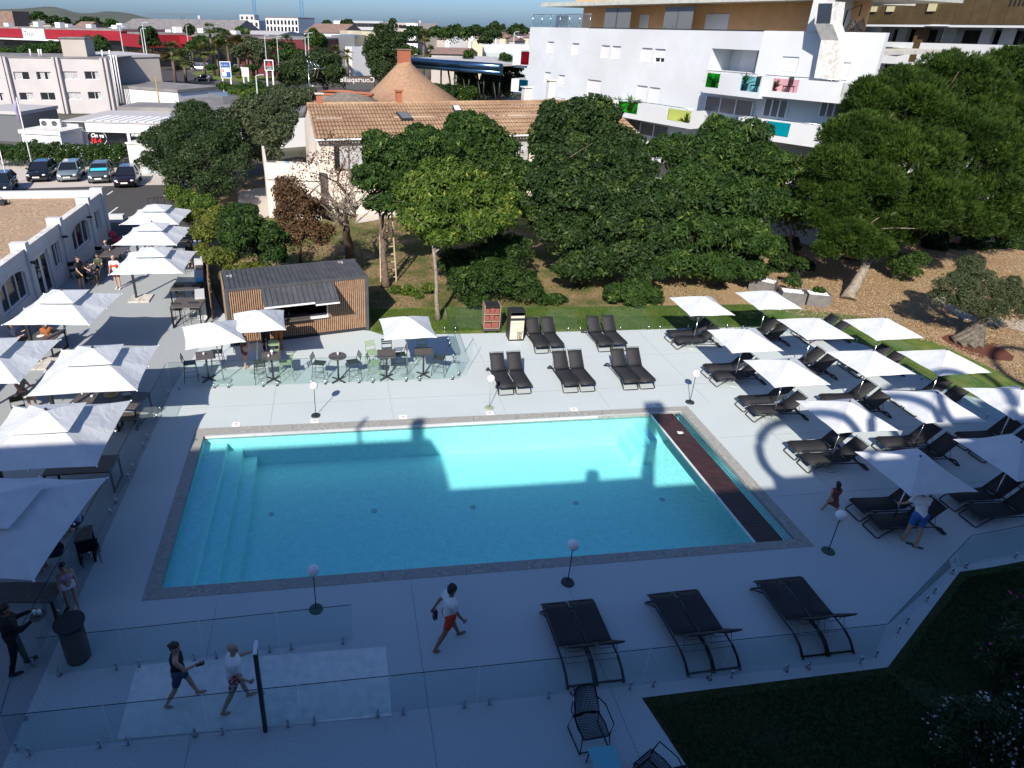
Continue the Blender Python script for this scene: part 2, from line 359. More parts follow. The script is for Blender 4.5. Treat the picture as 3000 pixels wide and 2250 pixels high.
# basin: walls, floor, entry steps (tiles)
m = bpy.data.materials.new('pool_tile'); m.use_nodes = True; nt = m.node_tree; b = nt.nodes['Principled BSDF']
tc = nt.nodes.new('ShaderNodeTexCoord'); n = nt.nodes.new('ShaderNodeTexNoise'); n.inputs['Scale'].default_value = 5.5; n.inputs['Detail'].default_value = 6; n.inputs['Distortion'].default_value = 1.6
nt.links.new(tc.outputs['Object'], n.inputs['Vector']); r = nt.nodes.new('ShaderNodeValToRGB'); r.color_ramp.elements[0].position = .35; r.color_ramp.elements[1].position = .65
r.color_ramp.elements[0].color = (.52, .78, .76, 1); r.color_ramp.elements[1].color = (.62, .88, .86, 1)  # mottled tile tones, also painted in place of rippled light on the floor
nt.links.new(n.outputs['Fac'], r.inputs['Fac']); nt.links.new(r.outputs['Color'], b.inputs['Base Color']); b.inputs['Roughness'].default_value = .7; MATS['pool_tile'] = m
bs = MB(); zf = -1.3
x0, x1, y0, y1 = ix0-.05, ix1+.05, iy0-.02, iy1+.07
bs.add([(x0, y0, zf), (x1, y0, zf), (x1, y1, zf), (x0, y1, zf), (x0, y0, -.02), (x1, y0, -.02), (x1, y1, -.02), (x0, y1, -.02)], [(0, 1, 2, 3), (0, 4, 5, 1), (1, 5, 6, 2), (2, 6, 7, 3), (3, 7, 4, 0)])
for k, (xx, z) in enumerate([(-3.98, -.32), (-3.5, -.62), (-3.05, -.92)]):
    bs.box((x0+xx)/2, (y0+y1)/2, zf, xx-x0, y1-y0-.01, z-zf)
for k in range(3): bs.box(10.35-.27*k, y1-.66-.0*k, zf, .26, 1.2, .98-.26*k)
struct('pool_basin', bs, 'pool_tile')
ed = MB(); ed.box((ix0+ix1)/2, iy1+.02, -.075, ix1-ix0, .05, .09)
struct('pool_edge', ed, 'white_render')
# water
m = glassmat('pool_water', (.62, .96, .99), 1.33, .03); nt = m.node_tree
tc = nt.nodes.new('ShaderNodeTexCoord'); n = nt.nodes.new('ShaderNodeTexNoise'); n.inputs['Scale'].default_value = 6; n.inputs['Detail'].default_value = 4
nt.links.new(tc.outputs['Object'], n.inputs['Vector']); bp = nt.nodes.new('ShaderNodeBump'); bp.inputs['Strength'].default_value = .7; bp.inputs['Distance'].default_value = .04
nt.links.new(n.outputs['Fac'], bp.inputs['Height'])
for nn in nt.nodes:
    if nn.type in ('BSDF_GLOSSY', 'FRESNEL'): nt.links.new(bp.outputs['Normal'], nn.inputs['Normal'])
lay('pool_water', 'pool_water', [(x0, y0), (x1, y0), (x1, y1), (x0, y1)], -.095)
# slatted cover box and rails at the right end
mat('cover_wood', (.035, .018, .018), .35, alt=(.06, .028, .024), ns=3)
t = thing('pool_cover', 'dark brown slatted pool shutter cover lying across the right end of the pool', 'pool cover', (11.15, 15.8, 0))
s = MB()
for k in range(56): s.box(11.13, 12.58+k*.1155+.05, -.07, .78, .108, .06)
s.build('slats', 'cover_wood', t)
s = MB(); s.box(11.62, 15.8, -.06, .03, 6.5, .05); s.box(11.70, 15.8, -.06, .02, 6.5, .05); s.box(11.77, 15.8, -.06, .02, 6.5, .05); s.build('rail', 'steel', t)
s = MB(); s.box(10.725, 15.8, -.09, .022, 6.55, .07); s.build('edge_strip', 'white_paint', t)
t = tag(MB().add([G(1993, 1268, 0)+Vector(q) for q in [(-.1, -.06, 0), (.02, -.1, .02), (.12, -.03, 0), (.1, .08, .015), (-.02, .06, 0), (-.08, .1, .01), (0, 0, .05)]], [(0, 1, 6), (1, 2, 6), (2, 3, 6), (3, 4, 6), (4, 5, 6), (5, 0, 6)]).build('folded_towel', 'canvas'), 'small crumpled pale cloth left on the dark slatted pool cover', 'cloth')
# skimmer lids and drains
nm = ['far left', 'second', 'third', 'fourth', 'fifth', 'far right']
for k, (px, py) in enumerate([(692, 1243), (922, 1233), (1181, 1222), (1435, 1211), (1681, 1200), (1908, 1187)]):
    p = G(px, py); t = thing('skimmer_lid', ['white square skimmer lid nearest the left end of the far pool edge', 'white square skimmer lid right beside the black based globe lamp left', 'white square skimmer lid midway along the far pool edge', 'white square skimmer lid in front of the sage based globe lamp', 'white square skimmer lid below the foot of the middle front lounger pair', 'white square skimmer lid nearest the dark slatted pool cover'][k], 'skimmer lid', p, 0, 'skimmer lids along the pool edge')
    MB().box(p.x, p.y, .0, .27, .25, .012).build('lid', 'white_paint', t); MB().cyl(p.x, p.y, .012, .016, .05).build('key_hole', 'concrete_pale', t)
for k, (px, py) in enumerate([(795, 1507), (1096, 1498), (1385, 1486), (1687, 1474), (1940, 1464)]):
    p = G(px, py, zf)
    tag(MB().cyl(p.x, p.y, zf, zf+.015, .09).build('floor_inlet', 'grey_base'), ['round floor inlet nearest the pool entry steps', 'round floor inlet second from the pool steps', 'round floor inlet at the middle of the pool floor', 'round floor inlet second from the dark pool cover', 'round floor inlet nearest the dark pool cover'][k], 'pool inlet', 'round inlets in the pool floor')
# ---------- hotel behind the camera (casts the big shadow) ----------
mix3('apartment_white', [(.61, .645, .67), (.585, .62, .645), (.55, .58, .60)], [1.5, .25], .8, .04); mat('hotel_wall', (.12, .12, .13), .8)
t = thing('hotel_building', 'tall pale hotel block behind the viewpoint whose roofline shades the pool', 'hotel', (0, -1, 0))
h = MB()
for a, b_, z in [(-45, -6.55, 15.4), (-6.55, 1.22, 13.15), (1.22, 3.2, 12.75), (3.2, 5.3, 12.45), (5.3, 6.6, 12.8), (6.6, 8.2, 13.25), (8.2, 10.5, 13.7), (10.5, 14, 14.6), (14, 45, 15.7)]:
    h.box((a+b_)/2, -1-6, -.0, b_-a, 12, z)
h.build('wall', 'hotel_wall', t)
s = MB(); s.box(1.42, -1.15, 12.7, .36, .3, 3.4); s.build('roof_stack', 'hotel_wall', t); s = MB(); s.box(1.42, -1.15, 16.11, .62, .4, .4); s.build('stack_cap', 'hotel_wall', t); s = MB(); s.box(-.55, -1.2, 13.1, .35, .3, .55); s.build('roof_vent', 'hotel_wall', t); s = MB(); s.box(-9.1, -1.2, 15.4, .1, .1, 1.2); s.build('roof_mast', 'hotel_wall', t); s = MB(); s.box(-7.1, -1.2, 15.4, .35, .3, .95); s.build('roof_vent', 'hotel_wall', t)
for k, (cx, cz, ro) in enumerate([(6.15, 13.95, 1.35), (8.85, 14.5, 1.35), (11.4, 15.5, 1.45), (14.3, 16.6, 1.3), (17.4, 17.6, 1.5)]):
    MB().tube([(cx+ro*.86*math.cos(a_), -1.2, cz+ro*math.sin(a_)) for a_ in [2*math.pi*q/28 for q in range(28)]], .15, 8, True).build('sign_ring', 'dark_steel', t)
# ---------- sun loungers ----------
def make_lounger():
    t = thing('sun_lounger', 'x', 'sun lounger', group='black sling sun loungers')
    # local: foot at y=0, head towards +y, width .62 in x, seat height .34
    w = .29
    f = MB()
    for s in (-1, 1):
        x = s*w
        f.tube([(x, .02, .31), (x, .10, .355), (x, .5, .335), (x, 1.0, .32), (x, 1.62, .30), (x, 1.80, .22), (x, 1.93, .04)], .022, 6)
    f.tube([(-w, 1.93, .03), (w, 1.93, .03)], .022, 6)
    f.tube([(-w, .02, .31), (w, .02, .31)], .02, 6)
    f.build('frame', 'lounger_frame', t, world=False)
    f = MB(); f.tube([(-w, .42, .33), (-w, .10, .12), (-w, .0, .025), (-w+.05, -.03, .022), (w-.05, -.03, .022), (w, .0, .025), (w, .10, .12), (w, .42, .33)], .02, 6)
    f.build('front_leg', 'lounger_frame', t, world=False)
    for s in (-1, 1):
        f = MB(); f.tube([(s*w, 1.55, .30), (s*w, 1.80, .20), (s*w, 1.99, .02)], .03, 6); f.build('rear_leg', 'lounger_frame', t, world=False)
    s = MB(); n = 7; ys = [.03+i*(1.22-.03)/n for i in range(n+1)]
    v = []
    for i, y in enumerate(ys):
        z = .375+.012*math.sin(i)+(.0 if i else -.045)
        for x in (-.265, 0, .265): v.append((x, y, z-(.018 if x == 0 else 0)))
    fc = []
    for i in range(n):
        for k in range(2): a = i*3+k; fc.append((a, a+1, a+4, a+3))
    s.add(v, fc, True); s.build('seat_sling', 'sling', t, world=False, solid=.018)
    s = MB(); v = []; L = .74; an = R(48)
    for i in range(6):
        u = i/5*L; dy, dz = math.cos(an)*u, math.sin(an)*u
        for x in (-.265, 0, .265): v.append((x, 1.22+dy+(.02 if x == 0 else 0), .375+dz-(.02 if i == 5 else 0)))
    fc = []
    for i in range(5):
        for k in range(2): a = i*3+k; fc.append((a, a+1, a+4, a+3))
    s.add(v, fc, True); s.build('back_sling', 'sling', t, world=False, solid=.018)
    f = MB(); f.tube([(-.275, 1.22, .37), (-.275, 1.22+math.cos(an)*.76, .37+math.sin(an)*.76), (.275, 1.22+math.cos(an)*.76, .37+math.sin(an)*.76), (.275, 1.22, .37)], .014, 6)
    f.build('back_frame', 'lounger_frame', t, world=False)
    f = MB(); f.tube([(-.24, 1.50, .64), (-.24, 1.62, .31), (.24, 1.62, .31), (.24, 1.50, .64)], .008, 5); f.build('strut', 'dark_steel', t, world=False)
    f = MB(); f.tube([(-.25, 1.45, .60), (-.12, 1.52, .53), (.12, 1.52, .53), (.25, 1.45, .60)], .008, 5); f.build('prop_bar', 'dark_steel', t, world=False)
    return t
LG = make_lounger()
def pair(cx, cy, rz, text_, gap=.66, side=('left', 'right')):
    for k, s in enumerate((-1, 1)):
        ox = s*gap/2
        x = cx+math.cos(rz)*ox; y = cy+math.sin(rz)*ox
        place(LG, x, y, rz+rng.uniform(-.02, .02), 'black lounger, %s of the pair %s' % (side[k], text_))
# rows facing the pool (foot towards viewer), reference = foot centre
for cx, cy, tx in [(8.63, 24.1, 'beside the towel cabinets'), (11.35, 24.02, 'by the rear glass fence'),
                   (6.33, 20.84, 'nearest the sage based globe lamp'), (8.78, 20.78, 'in the middle of the front row by the pool'), (11.13, 20.78, 'at the right end of the front row')]:
    pair(cx-.1, cy+.03, R(1.5), tx)
# near side pairs: foot towards the pool, head towards viewer
for p0, p1, tx in [((4.24, 10.85), (4.93, 8.78), 'nearest the walking man with red shorts'), ((6.96, 10.9), (7.5, 8.8), 'midway along the near fence'), ((9.70, 10.98), (10.25, 8.93), 'by the bend of the near glass fence')]:
    pair(p1[0]-.03, p1[1]+2.06, R(180)+R(1.5), tx, .64, ('right', 'left'))
# three columns on the right: foot at -x, head at +x
ROWS = [(14.08, [24.55, 21.3, 18.78, 15.85, 12.95], 'pool side column', ['at the back', 'second from the back', 'in the middle', 'second from the viewer', 'beside the bending man']),
        (17.15, [24.40, 21.4, 18.62, 15.80, 13.07], 'middle column', ['at the back', 'second from the back', 'in the middle', 'second from the viewer', 'nearest the viewer']),
        (20.05, [24.5, 21.42, 18.57, 15.8, 13.4], 'lawn side column', ['at the back', 'second from the back', 'in the middle', 'second from the viewer', 'nearest the viewer'])]
for x, ys, cn, nn in ROWS:
    for y, n_ in zip(ys, nn): pair(x, y, R(-90), 'in the %s, %s' % (cn, n_), .68, ('far', 'near'))
# ---------- parasols ----------
def canopy_mesh(s, zE, zA, n=8, dip=.05, sag=.07):
    """square canopy, edges curved in and hanging between the ribs"""
    m = MB(); v = []; f = []
    cs = [(-s, -s), (s, -s), (s, s), (-s, s)]
    for q in range(4):
        a, b = cs[q], cs[(q+1) % 4]; o = len(v)
        for i in range(n+1):
            u = i/n
            for j in range(n+1):
                t = j/n; x = a[0]+(b[0]-a[0])*t; y = a[1]+(b[1]-a[1])*t
                k = 1-dip*4*t*(1-t)*u**2
                z = zA+(zE-zA)*(u**1.12)-sag*.35*math.sin(math.pi*t)*u*(1.2-u)+(.012*math.sin(3*math.pi*t)*u if u > .8 else 0)
                v.append((x*u*k, y*u*k, z))
        for i in range(n):
            for j in range(n):
                p = o+i*(n+1)+j
                f.append((p, p+n+1, p+n+2, p+1) if i else (p, p+n+1, p+n+2))
    m.add(v, f, False); return m
def make_parasol():
    t = thing('parasol', 'x', 'parasol', group='square white parasols over the loungers')
    canopy_mesh(.97, 1.9, 2.36).build('canopy', 'canvas', t, world=False)
    m = MB(); m.tube([(0, 0, .02), (0, 0, 1.35)], .019, 8); m.build('pole', 'steel', t, world=False)
    m = MB(); m.tube([(0, 0, 1.35), (0, 0, 2.3)], .014, 8); m.build('upper_pole', 'steel', t, world=False)
    m = MB(); m.ball((0, 0, 1.36), .045, 8, 6); m.build('joint', 'white_paint', t, world=False)
    m = MB(); m.ball((0, 0, 2.38), .03, 8, 6); m.build('finial', 'charcoal', t, world=False)
    for a, b in [(-1, -1), (1, -1), (1, 1), (-1, 1)]: m = MB(); m.tube([(0, 0, 2.31), (a*.94, b*.94, 1.885)], .009, 5); m.build('rib', 'steel', t, world=False)
    m = MB(); m.cyl(0, 0, 0, .045, .26, .24, 20); m.cyl(0, 0, .045, .12, .03); m.build('base', 'grey_base', t, world=False)
    return t
PS = make_parasol()
PSN = [(14.83, 24.15, 'column nearest the pool, at the back'), (14.84, 20.85, 'column nearest the pool, second from the back'), (14.83, 18.3, 'column nearest the pool, in the middle'), (14.9, 15.45, 'column nearest the pool, crossed by a curved ring shadow'), (14.76, 12.72, 'column nearest the pool, shaded above the bending man'),
       (18.05, 24.5, 'middle column, at the back in front of the planters'), (18.1, 21.53, 'middle column, second from the back'), (18.18, 18.66, 'middle column, in the middle'), (18.0, 15.77, 'middle column, with arc shadows across the cloth'), (18.12, 13.08, 'middle column, nearest the viewer and all in shade'),
       (20.87, 21.33, 'lawn side column, at the back against the mulch'), (20.9, 18.45, 'lawn side column, facing the old olive tree'), (20.92, 15.72, 'lawn side column, at the right picture edge')]
for x, y, l in PSN:
    o = place(PS, x, y, R(rng.uniform(-3, 2)), 'small white parasol in the '+l)
    o.matrix_basis = o.matrix_basis @ Matrix.Rotation(R(rng.uniform(-1.4, 1.4)), 4, 'X') @ Matrix.Rotation(R(rng.uniform(-1.4, 1.4)), 4, 'Y')
# bar parasols on round bases (taller)
def bar_parasol(base, cen, yaw, lab, s=.97, zE=2.12, zA=2.6):
    t = thing('parasol', lab, 'parasol', (base.x, base.y, 0), 0, 'square white parasols of the bar terrace')
    m = canopy_mesh(s, zE, zA); M = Matrix.Translation((cen[0], cen[1], 0)) @ Matrix.Rotation(yaw, 4, 'Z'); m.v = [tuple(M @ Vector(p)) for p in m.v]; m.build('canopy', 'canvas', t)
    MB().tube([(base.x, base.y, .03), (cen[0], cen[1], zA-.04)], .019, 8).build('pole', 'steel', t)
    MB().cyl(base.x, base.y, 0, .05, .29, .27, 24).build('base', 'grey_base', t); MB().ball((cen[0], cen[1], zA+.02), .035).build('finial', 'charcoal', t)
    MB().ball(((base.x+cen[0])/2, (base.y+cen[1])/2, 1.3), .035).build('joint', 'dark_steel', t)
    for a, b in [(-1, -1), (1, -1), (1, 1), (-1, 1)]: MB().tube([(cen[0], cen[1], zA-.05), M @ Vector((a*s*.96, b*s*.96, zE-.015))], .009, 5).build('rib', 'steel', t)
def cen4(z, *c):
    q = [G(a[0], a[1], z) for a in c]; return (sum(v.x for v in q)/len(q), sum(v.y for v in q)/len(q))
bar_parasol(G(657, 1118), cen4(2.15, (542, 1042), (707, 1001), (542, 958), (700, 918)), R(14), 'white parasol at the left end of the bar terrace over a dark high table', 1.03)
bar_parasol(G(752, 1092), cen4(2.15, (704, 978), (832, 968), (809, 905), (690, 915)), R(6), 'white parasol in front of the bar container hatch', .97)
bar_parasol(G(1192, 1102), cen4(2.12, (1130, 997), (1291, 988), (1250, 928), (1102, 936)), R(2), 'white parasol standing alone at the right of the bar terrace')
# big vented cantilever parasols
def big_parasol(BR, FR, lab, mast=(-1, 1), s=1.57, zE=2.3, vis=True):
    b, f = G(*BR, zE), G(*FR, zE); d = (b-f); d.z = 0; yaw = math.atan2(d.y, d.x)-math.pi/2; d.normalize(); px = Vector((d.y, -d.x, 0))
    c = (b+f)/2-px*s; c.z = 0
    t = thing('cantilever_parasol', lab, 'parasol', c, yaw, 'large vented parasols of the terrace')
    m = MB(); n = 8; v = []; fc = []
    # main canopy: truncated at vent; eight ribs -> each side has a mid rib
    cs = [(-s, -s), (0, -s*.97), (s, -s), (s*.97, 0), (s, s), (0, s*.97), (-s, s), (-s*.97, 0)]
    for q in range(8):
        a, e = cs[q], cs[(q+1) % 8]; o = len(v)
        for i in range(7):
            u = .28+.72*i/6
            for j in range(4):
                w_ = j/3; x = a[0]+(e[0]-a[0])*w_; y = a[1]+(e[1]-a[1])*w_; k = 1-.03*4*w_*(1-w_)*u
                v.append((x*u*k, y*u*k, 2.94-.64*(u**1.05)-.03*math.sin(math.pi*w_)*u))
        for i in range(6):
            for j in range(3): p = o+i*4+j; fc.append((p, p+4, p+5, p+1))
    m.add(v, fc, False); m.build('canopy', 'canvas', t, world=False)
    k = s*.46; m = MB(); v = []; fc = []
    cs = [(-k, -k), (k, -k), (k, k), (-k, k)]
    for q in range(4):
        a, e = cs[q], cs[(q+1) % 4]; o = len(v)
        for i in range(5):
            u = .01+.99*i/4
            for j in range(7):
                w_ = j/6; x = a[0]+(e[0]-a[0])*w_; y = a[1]+(e[1]-a[1])*w_
                v.append((x*u, y*u, 3.0-.245*u-.012*math.sin(math.pi*w_)*u+.05))
        for i in range(4):
            for j in range(6): p = o+i*7+j; fc.append((p, p+7, p+8, p+1))
    m.add(v, fc, False); m.build('vent_cap', 'canvas', t, world=False)
    MB().ball((0, 0, 3.08), .045, 8, 6).build('finial', 'charcoal', t, world=False)
    for a, e in [(-1, -1), (1, -1), (1, 1), (-1, 1), (0, 1), (0, -1), (1, 0), (-1, 0)]: MB().tube([(0, 0, 2.86), (a*s*.98, e*s*.98, zE-.03)], .013, 5).build('rib', 'anthracite', t, world=False)
    for a, e in [(-1, -1), (1, -1), (1, 1), (-1, 1), (0, 1), (0, -1), (1, 0), (-1, 0)]: MB().ball((a*s*1.0, e*s*1.0, zE-.01), .03, 6, 4).build('rib_end', 'white_paint', t, world=False)
    mx, my = mast
    MB().box(mx, my, .06, .09, .12, 2.1).build('mast', 'anthracite', t, world=False)
    MB().bar((mx, my, 2.12), (0, 0, 2.8), .06, .09).build('arm', 'anthracite', t, world=False)
    b_ = MB()
    for i in range(2):
        for j in range(2): b_.box(mx+.22+(i-.5)*.5, my-.05+(j-.5)*.5, .0, .49, .49, .07)
    b_.build('base_slab', 'concrete_pale', t, world=False, bevel=.008)
    return t
MA = (-1.42, 1.25)
big_parasol((566, 613), (520, 660), 'large white vented parasol furthest away, beside the car park', MA)
big_parasol((566, 666), (516, 720), 'large white vented parasol second furthest along the white wing', MA)
big_parasol((577, 735), (534, 803), 'large white vented parasol with its mast on a visible slab base', (-1.55, 1.4))
big_parasol((358, 860), (262, 953), 'large white vented parasol over the diners by the doors of the wing', (-1.5, -.2))
big_parasol((465, 1012), (402, 1143), 'large white vented parasol between the diners and the half shaded one', (-1.5, -.2))
big_parasol((176, 997), (59, 1120), 'large white vented parasol cut by the left edge, in full sun', (-1.5, -.2))
big_parasol((383, 1176), (286, 1362), 'large white vented parasol half sunlit half shaded', (-1.5, -.2), 1.62)
big_parasol((303, 1415), (115, 1678), 'large white vented parasol wholly in shade near the viewer', (-1.5, -.2), 1.66)
# ---------- globe lamps ----------
def globe(base, top, bm, lab):
    p = G(*base); h = 1.2
    t = thing('globe_lamp', lab, 'globe lamp', p, 0, 'globe lamps round the pool')
    MB().ball((p.x, p.y, h), .135, 20, 14).build('globe', 'white_globe', t)
    MB().cyl(p.x, p.y, .02, h-.12, .012, n=8).build('stem', 'sage_paint' if bm == 'sage' else 'charcoal', t)
    MB().cyl(p.x, p.y, 0, .035, .165, .15, 24).build('base', {'sage': 'sage_stone', 'dark': 'dark_base', 'green': 'deep_green'}[bm], t)
globe((925, 1218), 0, 'dark', 'globe lamp on black base left behind the pool, before the bar terrace')
globe((1433, 1195), 0, 'sage', 'globe lamp on pale sage base behind the pool before the lounger pairs')
globe((2021, 1179), 0, 'dark', 'globe lamp on black base at the far right pool corner')
globe((926, 1785), 0, 'green', 'globe lamp on green base at the near left side of the pool')
globe((1663, 1707), 0, 'dark', 'globe lamp on black base at the middle of the near pool edge')
globe((2426, 1615), 0, 'green', 'globe lamp on green base near the running child')
# ---------- glass fences ----------
def fence(pts, lab, h=1.08, pw=1.75, clamps=True):
    t = thing('glass_fence', lab, 'glass fence', (pts[0][0], pts[0][1], 0), 0, 'frameless glass pool fences')
    for a, b in zip(pts, pts[1:]):
        a, b = Vector((a[0], a[1], 0)), Vector((b[0], b[1], 0)); L = (b-a).length; n = max(1, round(L/pw)); d = (b-a)/L
        for i in range(n):
            p, q = a+d*(L*i/n+.012), a+d*(L*(i+1)/n-.012); z = Vector((0, 0, 1))
            MB().bar(p+z*(.07+h/2-.035), q+z*(.07+h/2-.035), .014, h-.07).build('glass_panel', 'fence_glass', t)
            e = MB(); e.bar(p+z*(h+.039), q+z*(h+.039), .015, .008); e.build('top_edge', 'glass_edge', t)
            for u in ((.14, .86) if clamps else ()):
                c = p+(q-p)*u; m = MB(); m.cyl(c.x, c.y, 0, .012, .055, n=12); m.cyl(c.x, c.y, .012, .19, .026, n=10); m.build('clamp', 'steel', t)
fence([(-6.4, 22.42), (4.36, 22.2)], 'glass fence in front of the bar stools and tables')
fence([(4.39, 22.3), (4.5, 26.95)], 'glass fence closing the bar terrace on its right')
fence([(4.55, 22.32), (5.12, 23.5)], 'open glass gate leaf at the right corner of the bar terrace', 1.08, 2, False)
fence([(4.7, 26.72), (10.3, 26.2), (17.7, 25.9)], 'glass fence behind the lounger pairs along the lawn')
fence([(17.9, 25.85), (22.35, 24.2), (22.55, 19), (22.6, 12.6)], 'glass fence between the parasol columns and the lawn')
fence([(-6.45, 22.35), (-6.5, 18.9), (-6.62, 14.05), (-6.8, 10.35)], 'glass fence between the left terrace and the pool')
fence([(-6.38, 10.3), (-.05, 10.5)], 'short glass fence behind the concrete shower pad')
fence([(-6.5, 9.5), (-6.35, 8.62), (11.1, 8.8), (15.24, 11.08), (17.5, 11.34), (25, 11.7)], 'long near glass fence bending past the near loungers to the right edge')
# ---------- shower post, barrel table ----------
p = G(778, 2140); t = thing('shower_post', 'dark square shower post with pale top standing on the concrete pad', 'shower', p)
MB().box(p.x, p.y, 0, .075, .10, 2.18).build('post', 'anthracite', t, bevel=.004); MB().box(p.x, p.y+.07, 2.18, .075, .30, .025).build('head_plate', 'white_paint', t, bevel=.004)
MB().cyl(p.x, p.y+.2, 2.15, 2.18, .05).build('spray_head', 'steel', t); MB().cyl(p.x+.05, p.y, 1.05, 1.1, .025).build('tap', 'steel', t)
p = G(232, 1925); t = thing('standing_table', 'dark round drum shaped standing table by the corner of the glass fence', 'standing table', p)
m = MB(); m.tube([(p.x, p.y, z) for z in (0, .25, .55, .85, 1.02)], [.24, .25, .25, .25, .245], 20); m.build('drum', 'dark_wood', t)
MB().cyl(p.x, p.y, .9, 1.02, .256, n=24).build('collar', 'black_metal', t)
MB().cyl(p.x, p.y, 1.02, 1.055, .31, n=24).build('top', 'charcoal', t)
# ---------- wicker armchairs and side table in the near shade ----------
def wicker(loc, rz, lab):
    t = thing('wicker_armchair', lab, 'armchair', loc, rz, 'dark open weave garden armchairs')
    def shell(u, v_): # u across -1..1, v 0..1 seat->back
        return None
    rim = [(-.28, .26), (-.30, .0), (-.27, -.2)]
    # seat weave grid and back weave grid as thin crossing strands
    def grid(fn, name, n1, n2):
        m = MB()
        for i in range(n1+1): m.tube([fn(i/n1, j/8) for j in range(9)], .0068, 4, caps=False)
        for j in range(n2+1): m.tube([fn(i/8, j/n2) for i in range(9)], .0068, 4, caps=False)
        m.build(name, 'black_metal', t, world=False)
    seat = lambda u, v: ((u-.5)*(.50+.06*math.sin(math.pi*v)), -.25+.5*v, .40-.05*math.sin(math.pi*u)*math.sin(math.pi*v))
    back = lambda u, v: ((u-.5)*(.50-.10*v*v), .25+.24*v+.05*math.sin(math.pi*u)-.05, .42+.46*v)
    grid(seat, 'seat_weave', 18, 16); grid(back, 'back_weave', 18, 15)
    def loop(fn): return [fn(a, b) for a, b in [(0, 0), (.5, 0), (1, 0), (1, .5), (1, 1), (.75, 1.03), (.5, 1.04), (.25, 1.03), (0, 1), (0, .5)]]
    MB().tube(loop(seat), .014, 6, True).build('seat_frame', 'black_metal', t, world=False); MB().tube(loop(back), .014, 6, True).build('back_frame', 'black_metal', t, world=False)
    for s in (-1, 1):
        MB().tube([(s*.27, -.22, .40), (s*.34, -.18, .62), (s*.35, .2, .64), (s*.26, .36, .66)], .013, 6).build('armrest', 'black_metal', t, world=False)
        MB().tube([(s*.27, -.22, .39), (s*.30, -.27, .01), (s*.31, .30, .01), (s*.27, .24, .40)], .013, 6).build('leg_frame', 'black_metal', t, world=False)
    MB().tube([(-.30, -.27, .06), (.30, -.27, .06)], .011, 6).build('stretcher', 'black_metal', t, world=False)
wicker(G(1725, 2165), R(4), 'dark woven armchair just outside the near glass fence'); wicker(G(1905, 2290), R(-152), 'dark woven armchair at the bottom edge of the picture beside the grass')
p = G(1762, 2262, 0); t = thing('side_table', 'bright blue low table top at the bottom edge between the woven armchairs', 'side table', p)
mat('blue_top', (.16, .50, .58), .4); MB().box(p.x, p.y-.02, .40, .50, .46, .03).build('top', 'blue_top', t, bevel=.03)
for a in (-1, 1):
    for b in (-1, 1): MB().tube([(p.x+a*.2, p.y+b*.18, .4), (p.x+a*.22, p.y+b*.2, 0)], .012, 6).build('leg', 'black_metal', t)
# ---------- bar container ----------
FL, FRr, BRr = G(656, 851, 2.6), G(1080, 809, 2.6), G(1038, 757, 2.6)
o0 = Vector((1.15, 27.16, 0)); ux = Vector((FRr.x-FL.x, FRr.y-FL.y, 0)).normalized(); LN = 6.02
yaw = math.atan2(ux.y, ux.x); org = o0-ux*LN   # front left ground corner
t = thing('bar_container', 'grey shipping container clad in wooden slats and opened as a poolside bar', 'bar container', org, yaw)
def lb(name, m, *boxes, bevel=0.):
    b = MB()
    for x0, x1, y0, y1, z0, z1 in boxes: b.box((x0+x1)/2, (y0+y1)/2, z0, x1-x0, y1-y0, z1-z0)
    return b.build(name, m, t, world=False, bevel=bevel)
mat('container_paint', (.06, .066, .075), .55, alt=(.085, .09, .10), ns=2); mat('container_dark', (.02, .022, .025), .6)
W2, HH = 2.44, 2.55
b = MB(); n = 30   # corrugated roof
for k in range(n):
    x = .1+k*(LN-.2)/n; b.box(x+.1, W2/2, HH-.03, (LN-.2)/n*.62, W2-.16, .045)
b.box(LN/2, W2/2, HH-.06, LN-.12, W2-.12, .04); b.build('roof', 'container_paint', t, world=False)
lb('corner_post', 'container_paint', (LN-.15, LN, 0, .15, 0, HH), bevel=.01); lb('corner_post', 'container_paint', (0, .15, 0, .15, 0, HH), bevel=.01)
lb('corner_post', 'container_paint', (LN-.15, LN, W2-.15, W2, 0, HH)); lb('corner_post', 'container_paint', (0, .15, W2-.15, W2, 0, HH))
lb('top_rail', 'container_paint', (.15, LN-.15, 0.0, .08, HH-.1, HH)); lb('top_rail', 'container_paint', (.15, LN-.15, W2-.08, W2, HH-.1, HH))
lb('bottom_rail', 'container_dark', (.15, LN-.15, .02, .1, 0, .14))
lb('end_wall', 'wood_slat', (-.02, .03, .15, W2-.15, .1, HH-.05)); lb('end_wall', 'container_paint', (LN-.05, LN-.01, .15, W2-.15, .05, HH-.05)); lb('back_wall', 'container_paint', (.1, LN-.1, W2-.06, W2-.02, .05, HH-.05))
lb('floor', 'container_dark', (.1, LN-.1, .1, W2-.1, .1, .15))
